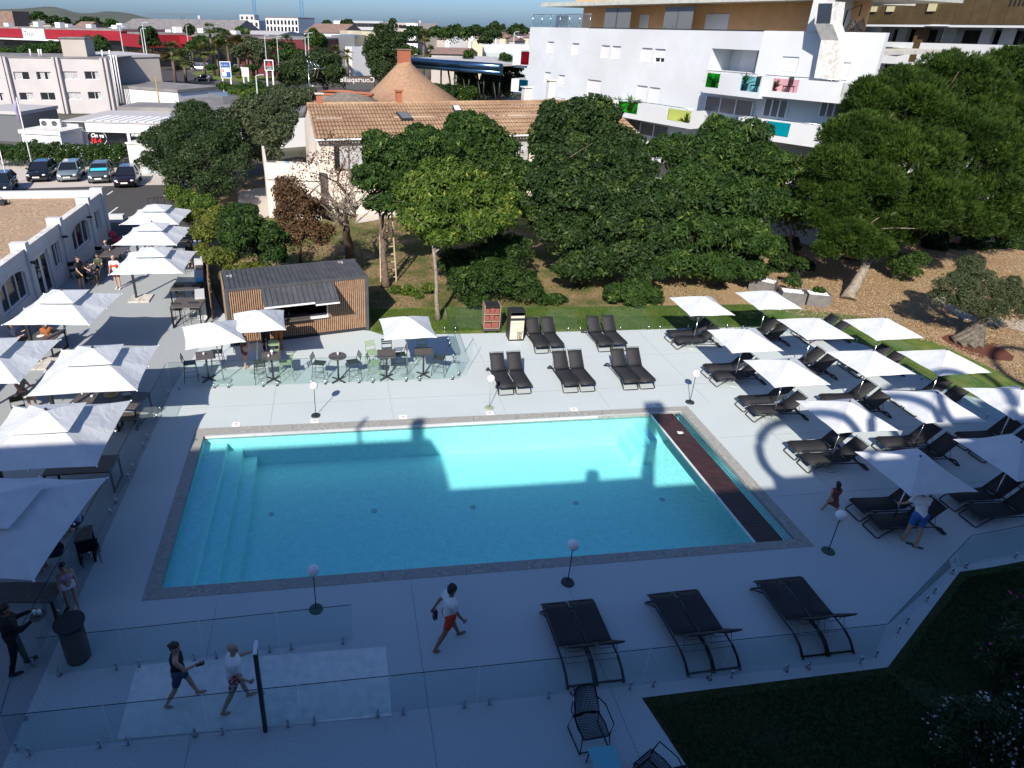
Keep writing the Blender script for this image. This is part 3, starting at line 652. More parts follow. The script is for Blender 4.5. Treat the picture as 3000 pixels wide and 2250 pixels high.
# hatch: x 1.75..4.15 wide, z 1.0..1.85 ; right lower part
HX0, HX1, HX2, HZ0, HZ1 = 1.72, 3.35, 4.2, 1.03, 1.85
b = MB()
def wall(x0, x1, z0, z1): b.box((x0+x1)/2, .10, z0, x1-x0, .03, z1-z0)
wall(.15, HX0, .14, HH-.1); wall(HX2, LN-.15, .14, HH-.1); wall(HX0, HX2, HZ1, HH-.1); wall(HX0, HX2, .14, HZ0-.15)
b.build('front_wall', 'container_dark', t, world=False)
b = MB(); k = .2; 
while k < LN-.17:
    for z0, z1 in ([(.14, HZ0-.13), (HZ1+.03, HH-.1)] if HX0-.03 < k < HX2+.03 else [(.14, HH-.1)]):
        b.box(k, .055, z0, .048, .055, z1-z0)
    k += .088
b.build('slat_cladding', 'wood_slat', t, world=False)
lb('counter', 'slate_top', (HX0, HX1, -.28, .45, HZ0-.1, HZ0-.04), bevel=.005); lb('counter_shelf', 'white_paint', (HX1+.02, HX2, -.1, .35, HZ0-.16, HZ0-.12))
lb('hatch_jamb', 'white_paint', (HX2-.03, HX2, .02, .09, HZ0-.12, HZ1))
# awning hatch: hinged at z 2.2, tilts out
b = MB(); yo, z0, z1 = -.95, 2.02, 2.42
def aw(x0, x1, yy): b.hexa([(x0, .02, z1-.05), (x1, .02, z1-.05), (x1, yy, z0-.05+(yo-yy)*-.41), (x0, yy, z0-.05+(yo-yy)*-.41), (x0, .02, z1), (x1, .02, z1), (x1, yy, z0+(yo-yy)*-.41), (x0, yy, z0+(yo-yy)*-.41)])
aw(1.45, 3.5, -1.0); aw(3.502, 4.5, -1.14)
for k in range(14): 
    x = 1.5+k*.216; b.hexa([(x, .0, z1+.003), (x+.1, .0, z1+.003), (x+.1, -.95, z0+.025), (x, -.95, z0+.025), (x+.02, .0, z1+.03), (x+.08, .0, z1+.03), (x+.08, -.95, z0+.05), (x+.02, -.95, z0+.05)])
b.build('hatch_awning', 'container_paint', t, world=False)
lb('awning_trim', 'white_paint', (1.45, 3.5, -1.03, -1.0, z0-.08, z0-.01)); lb('awning_trim', 'white_paint', (3.502, 4.5, -1.17, -1.14, z0-.12, z0-.06))
MB().bar((1.55, -.9, 2.02), (1.72, .05, 1.35), .02, .02).build('prop', 'dark_steel', t, world=False); MB().bar((4.4, -.95, 2.0), (4.25, .05, 1.35), .02, .02).build('prop', 'dark_steel', t, world=False)
P = t.matrix_basis
text('marking', 'CRXU\n 2G1', .13, 'white_paint', t, P @ Vector((.35, 1.75, HH+.02)), P.to_3x3() @ Vector((0, -1, 0)), P.to_3x3() @ Vector((1, 0, 0)), .002)
text('marking', 'CRXU\n 2G1', .13, 'white_paint', t, P @ Vector((LN-.75, 2.2, HH+.02)), P.to_3x3() @ Vector((0, -1, 0)), P.to_3x3() @ Vector((1, 0, 0)), .002)
lb('interior_shelf', 'dark_steel', (1.6, 4.3, 1.9, 2.2, 1.2, 1.24), (1.6, 4.3, 1.9, 2.2, 1.6, 1.64))
def onbar(x, y, z): return P @ Vector((x, y, z))
mat('bottle_green', (.02, .12, .09), .1); mat('orange_soft', (.6, .2, .04), .5); mat('glass_clear', (.7, .75, .75), .1)
for k, (x, y, c, nm_) in enumerate([(2.05, .1, 'bottle_green', 'green bottle standing on the bar counter, left of two'), (2.55, .15, 'bottle_green', 'green bottle standing on the bar counter, right of two')]):
    q = onbar(x, y, HZ0-.04); tag(MB().tube([q, q+Vector((0, 0, .17)), q+Vector((0, 0, .22)), q+Vector((0, 0, .30))], [.035, .035, .014, .012], 10).build('bottle', c), nm_, 'bottle', 'bottles on the bar')
q = onbar(1.85, .05, HZ0-.04); t2 = thing('plate_stack', 'white domed cake cover at the left end of the bar counter', 'cake cover', q)
MB().cyl(q.x, q.y, q.z, q.z+.02, .15).build('plate', 'white_paint', t2); MB().ball((q.x, q.y, q.z+.05), .12, 12, 8, (1, 1, .7)).build('dome', 'white_globe', t2)
# ---------- towel cabinets ----------
mat('towel_red', (.30, .10, .085), .9, alt=(.20, .06, .05), ns=20, bump=.6); mat('oak_panel', (.36, .27, .20), .6, alt=(.30, .22, .16), ns=9); mat('cream_board', (.62, .58, .46), .6)
px0, px1 = G(1413, 976), G(1468, 976)
t = thing('towel_trolley', 'open wheeled trolley full of folded dusty red towels on three shelves', 'towel trolley', ((px0.x+px1.x)/2, px0.y+.28, 0), R(-2))
def L2(name, m, *bs, bevel=0.):
    b = MB()
    for x0, x1, y0, y1, z0, z1 in bs: b.box((x0+x1)/2, (y0+y1)/2, z0, x1-x0, y1-y0, z1-z0)
    return b.build(name, m, t, world=False, bevel=bevel)
hw = .36
L2('side_panel', 'oak_panel', (-hw, -hw+.03, -.3, .3, .2, 1.32)); L2('side_panel', 'oak_panel', (hw-.03, hw, -.3, .3, .2, 1.32)); L2('back_panel', 'charcoal', (-hw+.03, hw-.03, .27, .3, .2, 1.3)); L2('top', 'charcoal', (-hw+.031, hw-.031, -.29, .27, 1.22, 1.26))
for z in (.2, .54, .87): L2('shelf', 'oak_panel', (-hw+.031, hw-.031, -.3, .27, z, z+.03))
for z, nn in ((.23, 2), (.57, 3), (.90, 3)):
    for k in range(nn):
        w_ = (2*hw-.08)/nn; x = -hw+.04+k*w_
        tw = tag(MB().box(0, 0, 0, w_-.015, .48, .22+.03*(k % 2)).build('folded_towels', 'towel_red', None, bevel=.03), None); tw.matrix_basis = P if 0 else t.matrix_basis @ Matrix.Translation((x+w_/2, -.03, z))
        tag(tw, 'stack of dusty red towels on the %s shelf of the trolley, %s' % ({.23: 'lowest', .57: 'middle', .90: 'top'}[z], ['left', 'right'][k] if nn == 2 else ['left', 'centre', 'right'][k]), 'towels', 'folded red towels in the trolley')
L2('bumper', 'dark_steel', (-hw-.05, hw+.05, -.36, -.31, .13, .19), (-hw-.05, -hw-.01, -.31, .3, .13, .19), (hw+.01, hw+.05, -.31, .3, .13, .19), bevel=.015)
for x in (-.25, .25):
    for y in (-.25, .22):
        MB().tube([(x-.02, y, .065), (x+.02, y, .065)], .065, 12).build('wheel', 'black_metal', t, world=False)
px0 = G(1512, 998)
t = thing('towel_return', 'dark cabinet with cream slatted front lettered NO VO TEL for used towels', 'towel cabinet', (px0.x, px0.y+.28, 0), R(-2))
hw = .33
L2('side_panel', 'charcoal', (-hw, -hw+.03, -.3, .3, .0, 1.32)); L2('side_panel', 'charcoal', (hw-.03, hw, -.3, .3, 0, 1.32)); L2('top', 'anthracite', (-hw, hw, -.3, .3, 1.32, 1.35)); L2('back_panel', 'charcoal', (-hw+.03, hw-.03, .27, .3, 0, 1.32))
L2('base_rail', 'charcoal', (-hw+.03, hw-.03, -.3, -.27, .0, .06)); L2('middle_rail', 'charcoal', (-hw+.03, hw-.03, -.3, -.27, .96, 1.06))
b = MB()
for k in range(7): b.box(0, -.285, .07+k*.127, 2*hw-.07, .025, .115)
b.box(0, -.285, 1.07, 2*hw-.07, .025, .1); b.build('slatted_front', 'cream_board', t, world=False)
Q = t.matrix_basis
for k, s in enumerate(['NO', 'VO', 'TEL']): text('lettering', s, .15, 'charcoal', t, Q @ Vector((.02, -.303, .33-.127*k)), Q.to_3x3() @ Vector((1, 0, 0)), (0, 0, 1), .002, bold=.004)
# ---------- bar furniture ----------
def hi_table(loc, rz, lab, round_=False, h=1.05, s=.35):
    t = thing('high_table', lab, 'high table', loc, rz, 'high tables of the bar terrace')
    if round_: MB().cyl(0, 0, h-.02, h+.01, .34, n=28).build('table_top', 'slate_top', t, world=False)
    else: MB().box(0, 0, h-.025, 2*s, 2*s, .03).build('table_top', 'slate_top', t, world=False, bevel=.004)
    MB().cyl(0, 0, .03, h-.02, .038, n=10).build('column', 'anthracite', t, world=False)
    for a in range(4):
        an = math.pi/4+a*math.pi/2; m = MB(); m.bar((0, 0, .06), (.34*math.cos(an), .34*math.sin(an), .03), .06, .03); m.build('foot', 'anthracite', t, world=False)
    return t
hi_table(G(612, 1112), R(12), 'high square table at the left end of the bar terrace'); hi_table(G(801, 1114), R(3), 'high square table holding a small white lamp and a cup')
hi_table(G(992, 1115), 0, 'round high table with a white cup in the middle of the bar terrace', True); hi_table(G(1133, 1107), R(-3), 'high square table among the pale green stools')
hi_table(G(1240, 1100), R(-3), 'high square table right of the lone bar parasol')
def stool(m, kind):
    t = thing('bar_stool', 'x', 'bar stool', group='slatted metal bar stools, '+kind)
    sz = .72
    for sx in (-1, 1):
        f = MB(); f.tube([(sx*.19, -.19, sz), (sx*.23, -.25, .0)], .011, 6); f.build('leg', m, t, world=False)
        f = MB(); f.tube([(sx*.19, .2, sz), (sx*.23, .27, .0)], .011, 6); f.build('leg', m, t, world=False)
    f = MB()
    for z, k in ((.22, .93), (.42, .8)): f.tube([(-.22*k-.02, -.24*k-.01, z), (.22*k+.02, -.24*k-.01, z), (.22*k+.02, .25*k+.01, z), (-.22*k-.02, .25*k+.01, z)], .008, 5, True)
    f.build('footrest', m, t, world=False)
    f = MB()
    for k in range(8): f.box(-.175+k*.05, 0, sz, .038, .42, .012)
    f.box(0, -.205, sz-.02, .42, .025, .03); f.box(0, .205, sz-.02, .42, .025, .03); f.build('seat', m, t, world=False)
    for a in (-1, 1): MB().tube([(a*.195, .19, sz), (a*.2, .24, sz+.2), (a*.2, .29, sz+.36)], .012, 6).build('back_post', m, t, world=False)
    f = MB()
    for k in range(3): f.box(0, .245+.018*k, sz+.14+.08*k, .40, .01, .055, rx=-.2)
    f.build('backrest', m, t, world=False)
    return t
SD, SG = stool('dark_green_paint', 'dark'), stool('sage_paint', 'sage')
for k, (px, py, rz, l) in enumerate([((563), 1112, 100, 'dark slatted bar stool at the far left end of the bar terrace'), (640, 1078, -85, 'dark slatted bar stool under the leftmost bar parasol, right of its table'), (765, 1116, -170, 'dark slatted bar stool in front of the table with the lamp'),
                          (938, 1112, 75, 'dark slatted bar stool left of the round table'), (1036, 1108, -75, 'dark slatted bar stool right of the round table'), (1136, 1072, 5, 'dark slatted bar stool behind the table among green stools'), (1172, 1086, -85, 'dark slatted bar stool with its back to the lone parasol pole'), (1285, 1096, -110, 'dark slatted bar stool at the right end of the bar terrace')]):
    p = G(px, py); place(SD, p.x, p.y, R(rz), l)
for k, (px, py, rz, l) in enumerate([(806, 1078, 0, 'sage green bar stool behind the table with the lamp'), (840, 1112, -80, 'sage green bar stool right of the table with the lamp'), (1092, 1078, 20, 'sage green bar stool behind left of the crowded table'), (1097, 1110, 80, 'sage green bar stool nearest the glass beside the crowded table'), (1236, 1062, 0, 'sage green bar stool behind the rightmost high table')]):
    p = G(px, py); place(SG, p.x, p.y, R(rz), l)
def cup(p, lab, r=.035, h=.1, m='white_paint'):
    p = Vector(p); t = thing('cup', lab, 'cup', p); MB().tube([p, p+Vector((0, 0, h))], [r*.8, r], 12).build('body', m, t)
    MB().tube([p+Vector((0, 0, h)), p+Vector((0, 0, h+.006))], [r*.85, r*.85], 12).build('rim', 'grey_base', t)
cup(G(990, 1040, 1.06), 'white cup standing on the round high table', .04, .12); cup(G(787, 1046, 1.06), 'white cup in front of the small table lamp'); cup(G(597, 1040, 1.06), 'white cup on the leftmost high table')
p = G(797, 1040, 1.06); t = thing('table_lamp', 'small white globe table lamp on the high table by the bar', 'table lamp', p); MB().ball((p.x, p.y, p.z+.16), .06).build('globe', 'white_globe', t); MB().cyl(p.x, p.y, p.z, p.z+.1, .02).build('stem', 'white_paint', t)
# orange/grey menu board by the bar
p = G(762/2.9493+650, 1010); 
t = thing('menu_easel', 'small orange and grey board standing by the left end of the bar', 'board', G(665, 1035)); p = G(665, 1035)
MB().bar((p.x-.12, p.y, .45), (p.x-.12, p.y+.05, .8), .28, .02, up=(0, 1, 0)).build('orange_panel', 'orange_soft', t); MB().bar((p.x+.18, p.y, .45), (p.x+.18, p.y+.05, .8), .28, .02, up=(0, 1, 0)).build('grey_panel', 'anthracite', t)
MB().tube([(p.x-.2, p.y, 0), (p.x-.2, p.y, .5)], .012).build('leg', 'dark_steel', t); MB().tube([(p.x+.28, p.y, 0), (p.x+.28, p.y, .5)], .012).build('leg', 'dark_steel', t)
# ---------- terrace tables ----------
def table(loc, rz, sx, sy, h, lab, m='slate_top', panel=False):
    t = thing('table', lab, 'table', loc, rz, 'dark tables of the terrace')
    MB().box(0, 0, h-.04, sx, sy, .045).build('table_top', m, t, world=False, bevel=.004)
    for a in (-1, 1):
        for b in (-1, 1):
            MB().box(a*(sx/2-.04), b*(sy/2-.04), 0, .05, .05, h-.04).build('leg', 'black_metal', t, world=False)
        MB().box(a*(sx/2-.04), 0, .03, .04, sy-.14, .04).build('cross_bar', 'black_metal', t, world=False)
    return t
def on(px, z=0): return G(px[0], px[1], z)
def tab(px4, h, lab, **k):
    q = [G(a, b, h) for a, b in px4]; c = sum(q, Vector())/4; c.z = 0; d = q[1]-q[0]; e = q[3]-q[0]
    return table(c, math.atan2(d.y, d.x), d.length, e.length, h, lab, **k)
tab([(509, 900), (598, 900), (593, 872), (505, 873)], 1.02, 'high dark table with stools beside the slotted end of the white low wall')
tab([(506, 850), (592, 848), (585, 826), (502, 828)], 1.02, 'high dark table where the man in black sits by the low wall')
tab([(492, 724), (560, 722), (555, 706), (488, 708)], 1.02, 'dark high table under the second parasol beside the low wall')
tab([(120, 1393), (323, 1382), (350, 1331), (160, 1342)], .76, 'long dark table half under the sun and shade parasol')
tab([(215, 1186), (412, 1200), (424, 1142), (236, 1140)], .76, 'dark table with plate, straw hat and bag beside the glass')
tab([(-70, 1765), (160, 1765), (180, 1700), (-40, 1708)], .76, 'long dark table in deep shade above the man in black')
tab([(205, 1590), (258, 1578), (278, 1540), (232, 1545)], .76, 'dark table glimpsed under the nearest big parasol edge')
tab([(338, 1232), (398, 1229), (405, 1208), (352, 1208)], .45, 'low dark bench end between two big parasols')
tab([(90, 1000), (165, 1002), (172, 965), (105, 965)], .76, 'table with plates and drinks beside the wing doors')
tab([(245, 790), (282, 787), (282, 767), (248, 769)], .76, 'small table with napkins where men in black sit'); tab([(285, 752), (368, 750), (366, 724), (288, 726)], .76, 'dark table by the wing under the windows near the car park')
def dchair(m, kind):
    t = thing('terrace_chair', 'x', 'chair', group='dark metal terrace chairs, '+kind)
    h = .46 if kind == 'low' else .74
    MB().box(0, 0, h-.02, .42, .42, .025).build('seat', m, t, world=False)
    for a in (-1, 1):
        for b in (-1, 1): MB().tube([(a*.19, b*.19, h-.02), (a*.21, b*.21, 0)], .012, 5).build('leg', m, t, world=False)
    f = MB(); f.tube([(-.2, .2, h), (-.2, .25, h+.38), (.2, .25, h+.38), (.2, .2, h)], .012, 5); f.build('back_frame', m, t, world=False)
    f = MB(); f.box(0, .235, h+.16, .38, .012, .2); f.build('backrest', m, t, world=False)
    if kind != 'low':
        f = MB(); f.tube([(-.2, -.2, .3), (.2, -.2, .3), (.2, .2, .3), (-.2, .2, .3)], .009, 5, True); f.build('footrest', m, t, world=False)
    return t
CL, CHh = dchair('black_metal', 'low'), dchair('anthracite', 'high')
for px, py, rz, l in [(528, 948, 178, 'left front of the table by the slotted wall end'), (578, 945, 182, 'right front of the table by the slotted wall end'), (532, 905, 2, 'left, back to back behind the slotted wall table'), (582, 903, 0, 'right, back to back behind the slotted wall table'),
                      (535, 800, 0, 'opposite the seated man in black'), (508, 755, 180, 'left under the second parasol by the wall'), (553, 752, 180, 'right under the second parasol by the wall')]:
    p = G(px, py); place(CHh, p.x, p.y, R(rz), 'high dark chair, '+l)
for px, py, rz, l in [(222, 815, 30, 'beside the standing waiter in black'), (268, 840, 160, 'of the man with his back turned by the wing'), (300, 805, -60, 'of the man facing the viewer by the wing'), (345, 790, -90, 'at the end of the wall side table'), (88, 1035, 200, 'left, below the diners table'), (182, 1000, -80, 'right of the table with plates'),
                      (300, 760, 180, 'left front of the table near the car park'), (350, 758, 180, 'right front of the table near the car park'), (300, 1168, 170, 'in front of the straw hat table'), (65, 1230, 30, 'under the parasol cut by the left edge'), (270, 1640, 200, 'at the table below the nearest big parasol')]:
    p = G(px, py); place(CL, p.x, p.y, R(rz), 'low dark chair, '+l)
cup(G(270, 1163, .77), 'white jar on the straw hat table', .05, .07); 
p = G(325, 1155, .77); t = thing('straw_hat', 'straw coloured sun hat lying on the dark table by the glass', 'hat', p)
mat('straw', (.50, .38, .20), .8, alt=(.40, .29, .15), ns=30); MB().cyl(p.x, p.y, p.z, p.z+.012, .24, n=24).build('brim', 'straw', t); MB().ball((p.x, p.y, p.z+.03), .11, 12, 8, (1, 1, .9)).build('crown', 'straw', t)
p = G(372, 1160, .77); tag(MB().ball((p.x, p.y, p.z+.06), .12, 12, 8, (1.3, .8, .5)).build('bag', 'grey_base'), 'small grey bag on the table beside the straw hat', 'bag')
for k, (px, py) in enumerate([(118, 985), (142, 978), (262, 776)]):
    p = G(px, py, .765); tag(MB().cyl(p.x, p.y, p.z, p.z+.015, .12, .14).build('plate', 'white_paint'), ['white plate left on the diners table', 'white plate right on the diners table', 'white plate on the small napkin table'][k], 'plate', 'plates on the terrace tables')
# folded red parasol / menu stand by wing
p = G(335, 722); t = thing('pushchair', 'red and grey pushchair parked by the white wing wall', 'pushchair', p)
mat('red_cloth', (.45, .02, .05), .7); MB().ball((p.x, p.y, .75), .22, 10, 8, (1, 1, 1)).build('hood', 'red_cloth', t); MB().box(p.x+.25, p.y-.1, .4, .35, .5, .12, rx=.3).build('seat', 'red_cloth', t, bevel=.03)
for a in (-1, 1):
    MB().tube([(p.x-.1, p.y+a*.2, 1.0), (p.x+.3, p.y+a*.22, .1)], .015).build('frame', 'dark_steel', t); MB().tube([(p.x+.32, p.y+a*.25-.02, .09), (p.x+.32, p.y+a*.25+.02, .09)], .09, 12).build('wheel', 'black_metal', t); MB().tube([(p.x-.1, p.y+a*.25-.02, .09), (p.x-.1, p.y+a*.25+.02, .09)], .09, 12).build('wheel', 'black_metal', t)
# ---------- low white wall + bamboo screen ----------
t = thing('low_wall', 'stepped low white wall with grey metal capping beside the high tables', 'wall', (-7.3, 33.5, 0)); wl = []
for k, ((ax, ay), (bx, by), zt) in enumerate([((555, 680), (575, 668), 1.15), ((590, 716), (576, 700), 1.1), ((606, 800), (592, 762), 1.1), ((612, 860), (604, 810), .95)]):
    pass
m1, m2 = MB(), MB()
a, b_ = Vector((-6.38, 28.9, 0)), Vector((-8.38, 39.6, 0)); d = (b_-a).normalized()
for k in range(4):
    p, q = a+d*(k*2.68), a+d*(k*2.68+1.15); r = a+d*(k*2.68+2.68)
    m1.bar(p+Vector((0, 0, .55)), q+Vector((0, 0, .55)), .42, 1.1); m1.bar(q+Vector((0, 0, .42)), r+Vector((0, 0, .42)), .34, .84)
    m2.bar(q+Vector((0, 0, .855)), r+Vector((0, 0, .855)), .36, .03)
m1.build('wall', 'white_render', t); m2.build('capping', 'anthracite', t)
s = MB()
for k in range(4):
    for j in range(4):
        p = a+d*(.1+k*.15); s.bar(p+Vector((-.212, -.03, .3+j*.18)), p+Vector((-.212, -.03, .42+j*.18)), .03, .012)
s.build('slot_pattern', 'charcoal', t)
tag(MB().box(-6.75, 31.1, 1.1, .35, .45, .1, .2).build('blue_bag', mat('blue_bag', (.03, .30, .60), .5), bevel=.03), 'bright blue bag lying on the low white wall', 'bag')
t = thing('bamboo_screen', 'long weathered brown cane screen behind the low white wall', 'fence', G(635, 945)); s = MB(); mat('cane', (.24, .16, .09), .9, alt=(.12, .08, .05), ns=12, bump=.5)
a, b_ = Vector((-5.92, 28.9, 0)), Vector((-8.05, 40.3, 0)); n = 170
for k in range(n):
    p = a+(b_-a)*(k/n); s.tube([p+Vector((rng.uniform(-.02, .02), 0, 0)), p+Vector((rng.uniform(-.03, .03), 0, 1.55+rng.uniform(-.1, .08)))], .03, 5)
s.build('canes', 'cane', t); s = MB(); s.bar(a+Vector((.06, 0, 1.35)), b_+Vector((.06, 0, 1.35)), .06, .06); s.bar(a+Vector((.06, 0, .4)), b_+Vector((.06, 0, .4)), .06, .06); s.build('rail', 'cane', t)
# ---------- white wing with stepped parapet ----------
t = thing('restaurant_wing', 'long white single storey wing with stepped parapet, arched windows and gravel roof', 'building', (-14.3, 34, 0))
Y0, Y1, XW = 8.0, 42.5, -14.3; m = MB(); ys = [42.5, 40.0, 35.6, 31.3, 26.9, 22.5, 18.1, 13.7, 8.0]
wn = []
for k in range(len(ys)-1):
    yc = (ys[k]+ys[k+1])/2+.1
    if k == 0: wn.append((41.0, 1.0, .95, 2.1)); 
    elif k == 2: wn.append((yc+.75, 1.1, .9, 2.15))
    else: wn.append((yc+.1, 2.6, .85, 2.2))
# wall panels around openings
cur = Y1
doors = (32.55, 1.7, .0, 2.2)
ops = sorted([(y-w_/2, y+w_/2, z0, z1) for y, w_, z0, z1 in wn]+[(doors[0]-doors[1]/2, doors[0]+doors[1]/2, 0, 2.2)], reverse=True)
for y0, y1, z0, z1 in ops:
    if y1 < cur: m.box(XW-.15, (cur+y1)/2, 0, .3, cur-y1, 2.78)
    if z0 > 0: m.box(XW-.15, (y0+y1)/2, 0, .3, y1-y0, z0)
    m.box(XW-.15, (y0+y1)/2, z1, .3, y1-y0, 2.78-z1); cur = y0
m.box(XW-.15, (cur+Y0)/2, 0, .3, cur-Y0, 2.78)
m.box(XW-13, Y1-.15, 0, 25.7, .3, 3.02)
for k in range(len(ys)-1): 
    m.box(XW-.15, (ys[k]+ys[k+1])/2, 2.78, .3, ys[k]-ys[k+1], .08)
m.build('wall', 'white_render', t)
for k, y in enumerate(ys[:-1]): MB().box(XW-.35+.12, y-.1, 0, .7, .36, 3.15).build('pilaster', 'white_render', t)
MB().box(XW-.15, (Y0+Y1)/2, 2.862, .36, Y1-Y0-.4, .03).build('capping', 'dirty_white', t)
m = MB(); m.box(XW-.02, (Y0+Y1)/2, 2.38, .06, Y1-Y0-.5, .03); m.build('moulding', 'dirty_white', t)
m = MB().sheet([(XW-.3, Y0), (XW-.3, Y1-.3), (XW-26, Y1-.3), (XW-26, Y0)], 2.6); m.build('roof', 'roof_gravel', t)
for y, w_, z0, z1 in wn:
    f = MB(); f.box(XW-.2, y, z0, .06, w_, z1-z0); wo = f.build('window', 'window_dark', t)
    f = MB()
    for yy in (y-w_/2+.03, y-w_*.18, y+w_*.2, y+w_/2-.03): f.box(XW-.13, yy, z0, .06, .06, z1-z0)
    f.box(XW-.13, y, z0, .07, w_, .06); o = f.build('frame', 'white_paint', None); o.parent = wo; o.data.transform(t.matrix_basis.inverted())
    if w_ > 2:
        f = MB()
        for i in range(8):
            a0 = i/8; x_ = lambda u: y-w_/2+w_*u; zt = lambda u: z1-.28+.28*math.sin(math.pi*min(1, max(0, u)))**.5
            f.hexa([(XW-.14, x_(a0), zt(a0)), (XW+.02, x_(a0), zt(a0)), (XW+.02, x_(a0+.125), zt(a0+.125)), (XW-.14, x_(a0+.125), zt(a0+.125)), (XW-.14, x_(a0), z1+.02), (XW+.02, x_(a0), z1+.02), (XW+.02, x_(a0+.125), z1+.02), (XW-.14, x_(a0+.125), z1+.02)])
        f.build('arch_head', 'white_render', t)
f = MB(); f.box(XW-.15, doors[0], 0, .06, 1.7, 2.2); dr = f.build('door', 'white_paint', t)
for yy in (doors[0]-.42, doors[0]+.42): f = MB(); f.box(XW-.11, yy, .25, .03, .5, 1.75); o = f.build('pane', 'window_dark', None); o.parent = dr; o.data.transform(t.matrix_basis.inverted())
f = MB(); f.tube([(XW-.09, doors[0]-.42, 1.25), (XW-.088, doors[0]-.42, 1.25)], .16, 16); o = f.build('round_sticker', 'grey_base', None); o.parent = dr; o.data.transform(t.matrix_basis.inverted())
for y in (31.15, 35.3, 39.2): f = MB(); f.box(XW+.2, y, 2.15, .25, .12, .1); f.build('wall_light', 'charcoal', t)
# parapet along the car park side and a kerb block
t = thing('parapet_block', 'low white block at the corner of the wing by the car park', 'block', G(340, 650)); p = G(340, 650); MB().box(p.x, p.y, 0, 1.15, .55, .5).build('block', 'white_render', t, bevel=.02)
# roof aerials and junk at far left
p = G(5, 600, 2.6); t = thing('roof_aerial', 'tangled dark aerial lying on the gravel roof at the left edge', 'aerial', p); s = MB()
for k in range(5): s.tube([p+Vector((rng.uniform(-.5, .5), rng.uniform(-.5, .5), 0)), p+Vector((rng.uniform(-.6, .6), rng.uniform(-.6, .6), .5))], .02, 5)
s.build('rods', 'black_metal', t); MB().box(p.x, p.y, 2.6, .5, .5, .25).build('box', 'anthracite', t)
# bike racks behind the first parasol
for k in range(3):
    p = G(452+k*19, 612-k*2); tag(MB().tube([(p.x-.35, p.y, 0), (p.x-.35, p.y, .75), (p.x+.3, p.y+.1, .8), (p.x+.3, p.y+.1, 0)], .025, 6).build('bike_rack', 'black_metal'), ['dark bicycle rack hoop nearest the car park asphalt', 'dark bicycle rack hoop in the middle of three', 'dark bicycle rack hoop nearest the shrubs'][k], 'bike rack', 'bicycle rack hoops')
# helper: a vertical facade through two ground points; pixels -> (u, z) on it
class Facade:
    def __init__(s, A, B):
        s.A = Vector((A[0], A[1], 0)); d = Vector((B[0]-A[0], B[1]-A[1], 0)); s.L = d.length; s.u = d/s.L; s.n = Vector((s.u.y, -s.u.x, 0))
        if s.n.dot(Vector((0, 0, 0))-s.A) < 0: s.n = -s.n
    def px(s, x, y, off=0.):
        d = ray(x, y); A = s.A+s.n*off; t = A.dot(s.n)/d.dot(s.n); P = Vector((d.x*t, d.y*t, CH+d.z*t)); return ((P-A).dot(s.u), P.z)
    def pt(s, u, z, off=0.): p = s.A+s.u*u+s.n*off; return Vector((p.x, p.y, z))
    def box(s, mb, u0, u1, z0, z1, o0, o1):
        P = [s.pt(u0, z0, o1), s.pt(u1, z0, o1), s.pt(u1, z0, o0), s.pt(u0, z0, o0), s.pt(u0, z1, o1), s.pt(u1, z1, o1), s.pt(u1, z1, o0), s.pt(u0, z1, o0)]
        c = (P[1]-P[0]).cross(P[3]-P[0])
        if c.z < 0: P = [P[1], P[0], P[3], P[2], P[5], P[4], P[7], P[6]]
        return mb.hexa(P)
    def rect(s, x0, y0, x1, y1, off=0.):
        a = s.px(x0, y0, off); b = s.px(x1, y1, off); return (min(a[0], b[0]), max(a[0], b[0]), min(a[1], b[1]), max(a[1], b[1]))
    def wall(s, mb, u0, u1, z0, z1, holes, th=.3):
        """wall with rectangular openings, built from butted boxes"""
        us = sorted({u0, u1, *[h[0] for h in holes], *[h[1] for h in holes]})
        for a, b in zip(us, us[1:]):
            if b-a < 1e-4: continue
            hs = sorted([h for h in holes if h[0] < b-1e-4 and h[1] > a+1e-4], key=lambda h: h[2]); z = z0
            for h in hs:
                if h[2] > z: s.box(mb, a, b, z, h[2], -th, 0)
                z = max(z, h[3])
            if z1 > z: s.box(mb, a, b, z, z1, -th, 0)
    def window(s, h, parent, name='window', m='window_dark', rec=-.16, frame='white_paint', fr=.05, mull=1, blind=0., bm='shutter', curt=False):
        u0, u1, z0, z1 = h; o = MB(); s.box(o, u0, u1, z0, z1, rec-.05, rec); w = o.build(name, m, parent)
        f = MB(); s.box(f, u0, u0+fr, z0, z1, rec, rec+.05); s.box(f, u1-fr, u1, z0, z1, rec, rec+.05); s.box(f, u0+fr, u1-fr, z1-fr, z1, rec, rec+.05); s.box(f, u0+fr, u1-fr, z0, z0+fr, rec, rec+.05)
        for k in range(1, mull+1): uu = u0+(u1-u0)*k/(mull+1); s.box(f, uu-fr/2, uu+fr/2, z0+fr, z1-fr, rec, rec+.05)
        fo = f.build('frame', frame, parent); fo.parent = w
        if blind: b = MB(); s.box(b, u0+.01, u1-.01, z1-(z1-z0)*blind, z1-.01, rec+.06, rec+.08); bo = b.build('shutter', bm, parent); bo.parent = w
        if curt:
            b = MB()
            for k in range(mull+1):
                a = u0+(u1-u0)*k/(mull+1)+fr; e = u0+(u1-u0)*(k+1)/(mull+1)-fr
                if rng.random() < .8: s.box(b, a+(.0 if rng.random() < .6 else (e-a)*.4), e, z0+fr, z1-fr, rec+.003, rec+.012)
            if b.v: bo = b.build('curtain', 'curtain', parent); bo.parent = w
        return w
